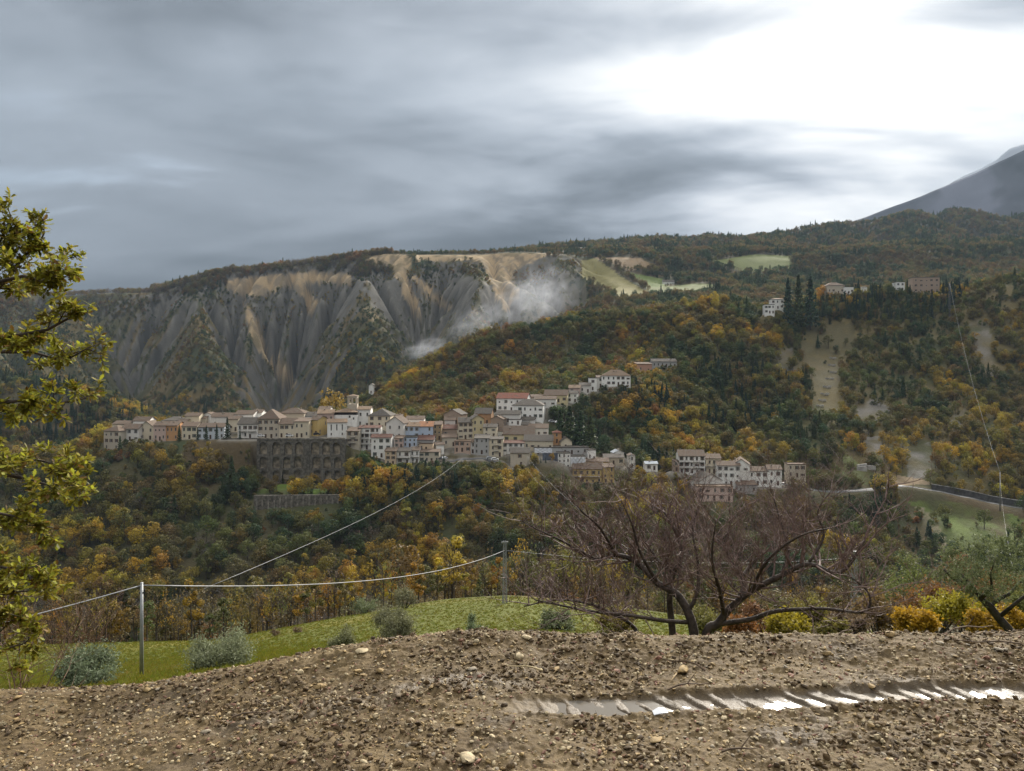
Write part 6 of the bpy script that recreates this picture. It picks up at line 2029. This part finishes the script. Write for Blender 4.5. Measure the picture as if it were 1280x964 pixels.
# ================================================================ oak at the left edge
def oak_leaf(mat):
    out = [(0, 0), (.13, .16), (.08, .26), (.24, .38), (.14, .50), (.28, .64), (.15, .76), (.14, .92), (0, 1.0)]
    L = [(x, y) for x, y in out]; R = [(-x, y) for x, y in reversed(out[1:-1])]
    v = []
    for x, y in L + R:
        v.append((x, y, .10 * abs(x) + .16 * (y - .5) ** 2 - .10 * y))
    mid = [(0, .38, -.03), (0, .64, -.05)]
    n = len(v)
    f = []
    # fan in two halves round the midrib
    f += [(0, 1, 2, n), (n, 2, 3, 4), (n, 4, 5, n + 1), (n + 1, 5, 6), (n + 1, 6, 7, 8)]
    f += [(0, n, 14, 15), (n, 12, 13, 14), (n, n + 1, 11, 12), (n + 1, 10, 11), (n + 1, 8, 9, 10)]
    me = bpy.data.meshes.new('leaf'); me.from_pydata(v + mid, [], f); me.materials.append(mat); me.update()
    return me, np.array(v + mid), f


OAKC = [foliage('oak leaf green', (.150, .180, .026), .4, .3, .3), foliage('oak leaf olive', (.215, .215, .028), .4, .3, .3), foliage('oak leaf yellow', (.37, .32, .032), .4, .3, .25), foliage('oak leaf brown', (.23, .145, .036), .35, .3, .3)]
LEAF = [oak_leaf(m_) for m_ in OAKC]
OY = 8.6
ob = gz(-130, OY)
oak = empty('oak_tree', ob, 0, 'oak with yellow green leaves reaching in from the left edge', 'tree')
OL = [  # limbs in photo columns, rows, offset in depth
    ([(-130, 1000, 0), (-135, 800, 0), (-125, 640, 0), (-120, 520, 0), (-118, 420, 0), (-100, 350, 0), (-88, 300, 0), (-78, 262, 0)], .16),
    ([(-120, 520, 0), (-60, 440, -.1), (-20, 428, -.2), (20, 420, -.2), (60, 412, -.3), (100, 390, -.3)], .045),
    ([(-120, 480, 0), (-60, 400, .2), (-10, 368, .3), (12, 345, .3), (28, 322, .4), (48, 306, .4), (56, 290, .4)], .04),
    ([(-110, 380, 0), (-50, 350, -.3), (0, 352, -.4), (30, 345, -.5), (52, 352, -.6), (70, 345, -.6), (80, 330, -.6)], .03),
    ([(-118, 420, 0), (-50, 330, .1), (-8, 315, .2), (8, 288, .2), (14, 270, .3)], .032),
    ([(-122, 560, 0), (-60, 470, .3), (-10, 440, .4), (40, 440, .5), (80, 452, .6), (108, 436, .6)], .035),
    ([(-122, 590, 0), (-60, 520, 0), (-10, 505, 0), (30, 500, -.1), (70, 505, -.2), (108, 498, -.2)], .035),
    ([(-122, 620, 0), (-60, 585, -.2), (-10, 590, -.4), (30, 598, -.5), (60, 606, -.5), (98, 606, -.6)], .03),
    ([(-125, 660, 0), (-60, 640, .2), (-10, 640, .2), (30, 648, .2), (66, 660, .2)], .028),
    ([(-130, 760, 0), (-70, 720, 0), (-20, 730, -.1), (20, 740, -.1), (46, 738, -.1)], .028),
    ([(-130, 800, 0), (-60, 780, .2), (0, 790, .2), (20, 770, .2)], .022),
    ([(-130, 740, 0), (-60, 700, -.2), (-10, 705, -.3), (25, 716, -.3), (52, 726, -.3)], .026),
    ([(-130, 830, 0), (-60, 805, -.1), (-10, 815, -.1), (25, 806, -.1), (40, 800, 0)], .022),
    ([(-125, 640, 0), (-60, 600, .3), (-10, 570, .4), (30, 572, .4), (70, 580, .5), (100, 598, .5)], .028)]
mbo = MB(); rg = random.Random(41); tips = []


def oak_twig(p, d_, L, r, lev):
    n = 4; pts = [p]; cur = p; dd = d_.normalized()
    for i in range(n):
        dd = (dd + Vector((rg.gauss(0, .22), rg.gauss(0, .22), rg.gauss(.03, .20)))).normalized(); cur = cur + dd * L / n; pts.append(cur)
    mbo.tube(pts, [r * (1 - .75 * i / n) for i in range(n + 1)], 4, cap=False)
    if lev == 0:
        for i in range(1, n + 1): tips.append((pts[i], dd.copy(), i / n))
        return
    tips.append((pts[-1], dd.copy(), 1.0))
    for q in range(4):
        t_ = rg.uniform(.3, 1); i = min(n - 1, int(t_ * n)); b_ = pts[i].lerp(pts[i + 1], t_ * n - i)
        oak_twig(b_, (dd * .6 + Vector((rg.gauss(0, 1), rg.gauss(0, 1), rg.gauss(.1, .7))).normalized() * .8), L * rg.uniform(.45, .75), r * .5, lev - 1)


for pts, r in OL:
    q = [P(a, b_, OY + c_) - ob for a, b_, c_ in pts]
    s = []
    for i in range(len(q) - 1):
        for k in range(3): s.append(q[i].lerp(q[i + 1], k / 3))
    s.append(q[-1]); n = len(s)
    mbo.tube(s, [r * (1 - (.5 if r > .1 else .8) * i / (n - 1)) for i in range(n)], 7)
    if r > .1: continue
    for i in range(int(n * .34), n):
        for rep in range(2 if rg.random() < .25 else 1):
            dd = (s[i] - s[i - 1]).normalized()
            ax = Vector((rg.gauss(0, .9), rg.gauss(0, .9), rg.gauss(.15, .75))).normalized()
            oak_twig(s[i], (dd * .35 + ax).normalized(), rg.uniform(.13, .28), max(.006, r * .25), 1)
mbo.obj('limbs', BARK, oak, smooth=True)
crown = link('crown', None, oak); crown.empty_display_size = .3
LV, LFc, LM, LT = [[] for _ in OAKC], [[] for _ in OAKC], 0, [[] for _ in OAKC]
nleaf = 0
tip_px = [CX + F * (tp[0].x + ob.x) / (tp[0].y + ob.y) for tp in tips]
order = sorted(range(len(tips)), key=lambda i: (abs(tip_px[i] - 45), i))
single = 0
for rank, i in enumerate(order):
    p, dd, w_ = tips[i]
    for q in range(rg.choice([4, 5, 5, 6])):
        lowz = CAMZ - (p.z + ob.z)
        mi = rg.choices([0, 1, 2, 3], [.28, .38, .26, .08])[0]
        s = rg.uniform(.045, .090)
        dirv = (dd * .7 + Vector((rg.gauss(0, 1), rg.gauss(0, 1), rg.gauss(-.1, .8))).normalized()).normalized()
        upv = Vector((rg.gauss(0, .6), rg.gauss(0, .6), 1)).normalized()
        xv = dirv.cross(upv)
        if xv.length < 1e-3: continue
        xv.normalize(); zv = xv.cross(dirv)
        M = Matrix((xv, dirv, zv)).transposed().to_4x4()
        M.translation = p + dirv * .012
        M = M @ Matrix.Scale(s, 4)
        if 0 < tip_px[i] < 125 and single < 260 and rg.random() < .16:
            o = link('leaf', LEAF[mi][0], crown); o.matrix_local = M; single += 1
        else:
            va = (np.c_[LEAF[mi][1], np.ones(len(LEAF[mi][1]))] @ np.array(M).T)[:, :3]
            b_ = len(LV[mi]); LV[mi].extend(map(tuple, va)); LFc[mi].extend([tuple(k + b_ for k in f_) for f_ in LEAF[mi][2]]); LT[mi].extend([rg.random()] * len(va))
        nleaf += 1
for mi in range(4):
    me = bpy.data.meshes.new('foliage'); me.from_pydata(LV[mi], [], LFc[mi]); me.materials.append(OAKC[mi]); me.update()
    a = me.attributes.new('leaf_tone', 'FLOAT', 'POINT'); a.data.foreach_set('value', np.array(LT[mi], np.float32))
    tag(link('foliage', me, crown), kind='stuff')
print('oak leaves', nleaf, single)


# ================================================================ olives, shrubs and scrub by the meadow
def bushy(name, px, top, Y, wpx, n, ls, col, lab, cat, lobes=9, stems=5, seed=0, leafy=.7, aspect=.35, base=None, flat=1.0, bark=None, upbias=.0):
    """a shrub or small tree: many small leaves on shoots, with stems that show through"""
    rg = np.random.default_rng(900 + seed)
    g_ = gz(px, Y) if base is None else base
    Hh = P(px, top, Y).z - g_.z; R = wpx / 2 / F * Y
    root = empty(name, g_, 0, lab, cat)
    mb = MB(); cen = []; nrm = []
    zc0 = max(.12, min(.45, 1 - 2.0 * R / max(Hh, .01))) * Hh
    for l in range(lobes):
        a = rg.uniform(0, 6.283); q = R * .68 * math.sqrt(rg.uniform(.05, 1)); z = zc0 + (Hh - zc0) * rg.uniform(.18, .80) * (1 - .35 * (q / R) ** 2)
        c_ = np.array([q * math.cos(a), q * math.sin(a), z]); r = R * rg.uniform(.30, .48)
        if l < stems:
            k_ = np.array([c_[0] * .25, c_[1] * .25, zc0 * .6])
            mb.tube([(c_[0] * .06, c_[1] * .06, -.15), tuple(k_), tuple(k_ * .45 + c_ * .55), tuple(c_)], [.045 * R + .02, .035 * R + .015, .02 * R + .008, .006], 5, cap=False)
        m_ = int(n / lobes)
        for s in range(int(m_ / 9)):          # shoots
            d_ = rg.normal(size=3); d_[2] += upbias + .35; d_ /= np.linalg.norm(d_)
            st = c_ + rg.normal(size=3) * r * .25; ln = r * rg.uniform(.6, 1.25)
            for q2 in range(9):
                tt = (q2 + rg.random()) / 9
                cen.append(st + d_ * ln * tt * np.array([1, 1, flat]) + rg.normal(size=3) * ls * .5); nn = rg.normal(size=3) + d_ * .3; nrm.append(nn / np.linalg.norm(nn))
    cen = np.array(cen); nrm = np.array(nrm)
    keep = cen[:, 2] > .02; cen, nrm = cen[keep], nrm[keep]
    v, tri = leaf_quads(cen, nrm, rg.uniform(.6, 1.2, len(cen)) * ls, rg, aspect)
    link('crown', np_mesh('crown', v, tri, col, False, {'leaf_tone': ('FLOAT', np.repeat(rg.random(len(cen)), 4).astype(np.float32))}), root)
    mb.obj('stems', bark or BARK, root)
    return root


OLV = foliage('olive leaves', (.175, .190, .110), .25, .4, .12); OLV2 = foliage('olive leaves dull', (.15, .162, .080), .25, .4, .12)
YEL = foliage('golden leaves', (.30, .215, .020), .4, .35, .12); ORB = foliage('russet leaves', (.21, .115, .04), .35, .4, .15); BRN = foliage('withered leaves', (.16, .105, .062), .3, .4, .15); SAL = foliage('sallow leaves', (.155, .155, .045), .35, .4, .15)
bushy('olive_tree', 493, 752, 42, 66, 9000, .13, OLV, 'round grey green olive tree on the meadow below the village', 'olive tree', 14, 6, 1)
bushy('olive_shrub', 276, 797, 26, 96, 9000, .11, OLV, 'low spreading grey green olive shrub behind the bank', 'shrub', 14, 5, 2, upbias=.8)
bushy('olive_shrub', 108, 820, 24, 92, 8000, .11, OLV, 'grey green olive shrub right of the oak at lower left', 'shrub', 13, 5, 3, upbias=.6)
bushy('olive_shrub', 591, 764, 42, 36, 2600, .12, OLV2, 'small sparse olive shrub right of the round olive tree', 'shrub', 7, 5, 4, upbias=.8)
bushy('olive_shrub', 424, 782, 38, 50, 3600, .12, OLV2, 'low dull green shrub left of the round olive tree', 'shrub', 8, 5, 5, upbias=.6)
bushy('olive_shrub', 506, 736, 88, 34, 1800, .26, OLV, 'pale silvery shrub at the meadow top behind the round olive tree', 'shrub', 7, 4, 6)
bushy('olive_shrub', 455, 748, 92, 44, 2000, .28, OLV2, 'dull green thicket at the meadow edge behind the left shrub', 'shrub', 8, 4, 7)
bushy('fallen_branches', 345, 786, 75, 14, 420, .18, BRN, 'small heap of cut branches lying on the meadow, left one', 'brushwood', 4, 4, 8, flat=.5)
bushy('fallen_branches', 374, 783, 76, 22, 520, .18, BRN, 'small heap of cut branches lying on the meadow, right one', 'brushwood', 5, 5, 9, flat=.5)
# right hand side
yb = [(1150, 752, 30, 60, 'golden yellow bush at the crest right of the bare tree', 11), (1200, 742, 31, 80, 'large golden yellow bush left of the right olive tree', 12), (1268, 752, 33, 50, 'golden yellow bush under the right olive tree', 13), (1236, 764, 29, 50, 'low orange yellow bush beside the olive trunk', 14), (1040, 776, 30, 38, 'small yellow green bush on the crest right of the bare tree trunk', 15)]
for (px, top, Y, wd, lab, sd) in yb:
    bushy('yellow_bush', px, top, Y, wd, 5200, .14, YEL if sd != 15 else SAL, lab, 'bush', 10, 5, sd, upbias=.7, aspect=.6)
scr = [(1100, 735, 46, 80, ORB, 'russet thicket behind the right end of the bare tree'), (1165, 715, 58, 90, ORB, 'russet brown thicket left of the olive crown'), (1010, 745, 50, 80, SAL, 'sallow green thicket behind the bare tree'), (950, 752, 52, 70, BRN, 'brownish thicket behind the middle of the bare tree'),
       (1060, 765, 40, 60, BRN, 'withered brown scrub right of the looping branch'), (1255, 700, 62, 90, ORB, 'russet scrub at the right edge behind the olive tree'), (1130, 690, 85, 80, SAL, 'sallow thicket below the grassy clearing'), (890, 760, 55, 60, SAL, 'green thicket seen between the bare tree trunks'),
       (1210, 690, 88, 70, BRN, 'brown thicket below the grassy clearing at right'), (770, 765, 60, 60, SAL, 'low green scrub left of the bare tree trunks'), (700, 772, 60, 50, OLV2, 'dull scrub behind the left branches of the bare tree'), (1290, 720, 50, 70, SAL, 'sallow bush cut by the right picture edge'), (985, 768, 38, 60, YEL, 'golden scrub behind the lower right limb of the bare tree'), (925, 772, 40, 50, ORB, 'russet scrub beside the bare tree trunk')]
for i, (px, top, Y, wd, mt_, lab) in enumerate(scr):
    bushy('thicket', px, top, Y, wd, 3600, .16 + Y * .0012, mt_, lab, 'thicket', 11, 8, 20 + i, upbias=.8, aspect=.6)
# right olive tree with leaning trunk
g_ = gz(1268, 17)
ro_ = empty('olive_tree', g_, 0, 'olive tree with dark leaning trunk at the right edge', 'olive tree')
mb = MB(); tr = [P(1272, 830, 17), P(1264, 790, 17), P(1248, 772, 17), P(1236, 757, 17), P(1226, 748, 17), P(1214, 732, 17.1), P(1200, 716, 17.2)]
mb.tube([p - g_ for p in tr], [.12, .10, .09, .085, .06, .045, .02], 8)
LB = [[tr[4], P(1240, 735, 16.8), P(1238, 718, 16.7), P(1244, 700, 16.6)], [tr[3], P(1262, 742, 17.3), P(1280, 722, 17.5)], [tr[5], P(1192, 724, 17), P(1180, 712, 16.9)], [tr[2], P(1275, 750, 16.7), P(1300, 730, 16.6)]]
for l_ in LB: mb.tube([p - g_ for p in l_], [.05, .035, .02, .008][:len(l_)], 6)
mb.obj('trunk', plain('olive bark', (.042, .036, .030), .9, var=.4, scale=9, bump=.8, bscale=30), ro_, smooth=True)
rgn = np.random.default_rng(77); cen = []; nrm = []
for (px, py, rr_) in [(1190, 706, 22), (1215, 700, 24), (1240, 698, 26), (1262, 706, 26), (1284, 702, 28), (1205, 722, 22), (1230, 720, 24), (1256, 728, 22), (1282, 732, 26), (1192, 690, 14), (1225, 682, 14), (1250, 680, 14), (1276, 682, 16), (1176, 716, 14), (1310, 715, 30), (1238, 742, 14), (1210, 740, 12)]:
    c_ = np.array(P(px, py, 17 + rgn.uniform(-.5, .5)) - g_); r = rr_ / F * 17
    for s in range(int(rr_ * 2.6)):
        d_ = rgn.normal(size=3); d_[2] += .15; d_ /= np.linalg.norm(d_); st = c_ + rgn.normal(size=3) * r * .4; ln = r * rgn.uniform(.5, 1.0)
        for q2 in range(11):
            cen.append(st + d_ * ln * (q2 + .5) / 11 + rgn.normal(size=3) * .018); nn = rgn.normal(size=3); nrm.append(nn / np.linalg.norm(nn))
cen = np.array(cen); nrm = np.array(nrm)
v, tri = leaf_quads(cen, nrm, rgn.uniform(.05, .09, len(cen)), rgn, .28)
link('crown', np_mesh('crown', v, tri, foliage('olive leaves yellowish', (.17, .172, .075), .3, .4, .1), False, {'leaf_tone': ('FLOAT', np.repeat(rgn.random(len(cen)), 4).astype(np.float32))}), ro_)  # leaf green yellower than on the other olives

# leafless multi-stemmed shrub behind the lower left olive, and the sapling under the oak
for (px, Y, top, spread, lab, sd, nst) in [(104, 33, 748, .55, 'leafless reddish shrub with many upright stems left of the slim pole', 61, 16), (14, 10.5, 770, .5, 'thin sapling with bare branches at the lower left corner', 62, 6)]:
    g_ = gz(px, Y); Hh = P(px, top, Y).z - g_.z; rg = random.Random(sd); mb = MB()
    root = empty('bare_shrub' if sd == 61 else 'sapling', g_, 0, lab, 'shrub' if sd == 61 else 'sapling')
    for s in range(nst):
        a = rg.uniform(0, 6.28)
        grow(mb, rg, Vector((math.cos(a) * .12, math.sin(a) * .12, -.1)), Vector((math.cos(a) * spread, math.sin(a) * spread, 1.2)), Hh * rg.uniform(.7, 1.05), .02 if sd == 61 else .016, 2, .05)
    mb.obj('stems', plain('red brown stem', (.12, .07, .045), .8, var=.3, scale=8), root)
    if sd == 61:
        n = 420; c_ = np.stack([np.random.normal(0, .45, n), np.random.normal(0, .45, n), np.random.uniform(.3, .95, n) * Hh], 1); nn = np.random.normal(size=(n, 3)); nn /= np.linalg.norm(nn, axis=1)[:, None]
        v, tri = leaf_quads(c_, nn, np.full(n, .07), np.random.default_rng(3))
        link('leaves', np_mesh('leaves', v, tri, BRN, False, {'leaf_tone': ('FLOAT', np.repeat(np.random.random(n), 4).astype(np.float32))}), root)

# ---------------------------------------------------------------- meadow grass
PGR = bpy.data.collections.new('grass prototypes')
GM = [foliage('grass blades', (.138, .145, .018), .3, .35, .25), foliage('dry grass blades', (.22, .19, .055), .3, .35, .25)]
for i in range(4):
    rgn = np.random.default_rng(800 + i); v = []; f = []
    for b_ in range(26):
        a = rgn.uniform(0, 6.283); r = rgn.uniform(0, .28); x, y = r * math.cos(a), r * math.sin(a); hh_ = rgn.uniform(.10, .24); lx, ly = rgn.normal(size=2) * .07; wv_ = .012
        o = len(v); ca, sa = math.cos(a + 1.57) * wv_, math.sin(a + 1.57) * wv_
        v += [(x - ca, y - sa, -.02), (x + ca, y + sa, -.02), (x + lx * .4, y + ly * .4, hh_ * .6), (x + lx, y + ly, hh_)]
        f += [(o, o + 1, o + 2), (o + 2, o + 1, o + 3)]
    me = np_mesh('grass tuft', np.array(v), np.array(f), GM[1 if i == 3 else 0], False, {'leaf_tone': ('FLOAT', np.random.default_rng(i).random(len(v)).astype(np.float32))})
    PGR.objects.link(bpy.data.objects.new('grass_prototype_%d' % i, me))
rgn = np.random.default_rng(91); n = 60000
Y = 9 + 84 * rgn.random(n) ** 1.1; px = rgn.uniform(-60, 1340, n); X = (px - CX) / F * Y
keep = (px < 900) | (rgn.random(n) < .35); X, Y = X[keep], Y[keep]; n = len(X)
Zg = hgt(X, Y); s = rgn.uniform(.55, 1.1, n) * (1 - Y * .003)
scatter('meadow_grass', np.stack([X, Y, Zg], 1), np.where(fbm(X / 7, Y / 7, 93, 3) + rgn.normal(size=n) * .25 - Y * .012 > .15, 3, rgn.integers(0, 3, n)), np.stack([s, s, s * .8], 1), np.stack([rgn.normal(size=n) * .1, rgn.normal(size=n) * .1, rgn.uniform(0, 6.28, n)], 1), PGR, 'short green grass of the sloping meadow', 'grass')

# ================================================================ air: drifting mist in the valley and thin haze
def volume_mat(name, build):
    m = bpy.data.materials.new(name); m.use_nodes = True
    t = NT(m.node_tree); build(t)
    return m


def mist_nodes(dens, scale, seed):
    def build(t):
        co = t.n('ShaderNodeTexCoord').outputs['Object']
        mp = t.n('ShaderNodeMapping', Vector=co); mp.inputs['Location'].default_value = (seed, seed * 1.7, 0); mp.inputs['Scale'].default_value = (scale, scale, scale)
        nz = t.noise(mp.outputs[0], 1.0, 5, .62, .4)
        r = t.vmath('LENGTH', co, out='Value')
        fall = t.smooth(r, 1.0, .15)
        dn = t.math('MULTIPLY', t.math('MULTIPLY', t.smooth(t.math('ADD', nz, t.math('MULTIPLY', fall, .18)), .48, .78), fall), dens)
        v = t.n('ShaderNodeVolumePrincipled', Color=(.86, .91, 1.0), Density=dn, Anisotropy=.3)
        t.n('ShaderNodeOutputMaterial', Volume=v.outputs[0])
    return build


def mist(px, py, Y, wx, wy, wz, dens, scale, seed, tilt, lab):
    bm = bmesh.new(); bmesh.ops.create_icosphere(bm, subdivisions=3, radius=1.0)
    me = bpy.data.meshes.new('mist'); bm.to_mesh(me); bm.free()
    me.materials.append(volume_mat('mist %d' % seed, mist_nodes(dens, scale, seed)))
    o = link('mist', me, None, P(px, py, Y)); o.scale = (wx / F * Y / 2, wy, wz / F * Y / 2); o.rotation_euler = (0, tilt, 0)
    return tag(o, lab, 'mist', kind='stuff')


mist(668, 372, 800, 165, 42, 105, .0115, 3.8, 3, -.35, 'patch of pale mist drifting before the eroded cliff')
mist(598, 402, 790, 130, 36, 66, .008, 4.2, 8, -.45, 'thin mist trailing down from the main patch')
mist(532, 436, 790, 90, 30, 40, .012, 3.2, 14, -.3, 'faint mist wisp low in the gully')

x0, x1, y0, y1, z0, z1 = -4200, 8600, -60, 5900, -260, 2100
mb = MB(); mb.box(x0, x1, y0, y1, z0, z1)
hz = mb.obj('haze', volume_mat('thin haze', lambda t: t.n('ShaderNodeOutputMaterial', Volume=t.n('ShaderNodeVolumePrincipled', Color=(.60, .78, 1.0), Density=.000036, Anisotropy=.0).outputs[0])))
tag(hz, 'thin bluish haze filling the valley air', 'haze', kind='stuff')


# ================================================================ labels: where look-alikes share one, say which by its place
from collections import defaultdict
LBL = defaultdict(list)
for o in COL.objects:
    if o.parent is None and 'label' in o and o.get('kind') is None: LBL[o['label']].append(o)
ORD = ['first', 'second', 'third', 'fourth', 'fifth', 'sixth', 'seventh', 'eighth', 'ninth', 'tenth', 'eleventh', 'twelfth', 'thirteenth', 'fourteenth', 'fifteenth', 'sixteenth', 'seventeenth', 'eighteenth', 'nineteenth', 'twentieth']
for lab, obs in LBL.items():
    if len(obs) < 2: continue
    obs.sort(key=lambda o: o.location.x / max(o.location.y, .1))
    for i, o in enumerate(obs):
        if len(obs) == 2: o['label'] = lab + (', left one' if i == 0 else ', right one')
        elif i < 20: o['label'] = lab + ', ' + ORD[i] + ' from left'
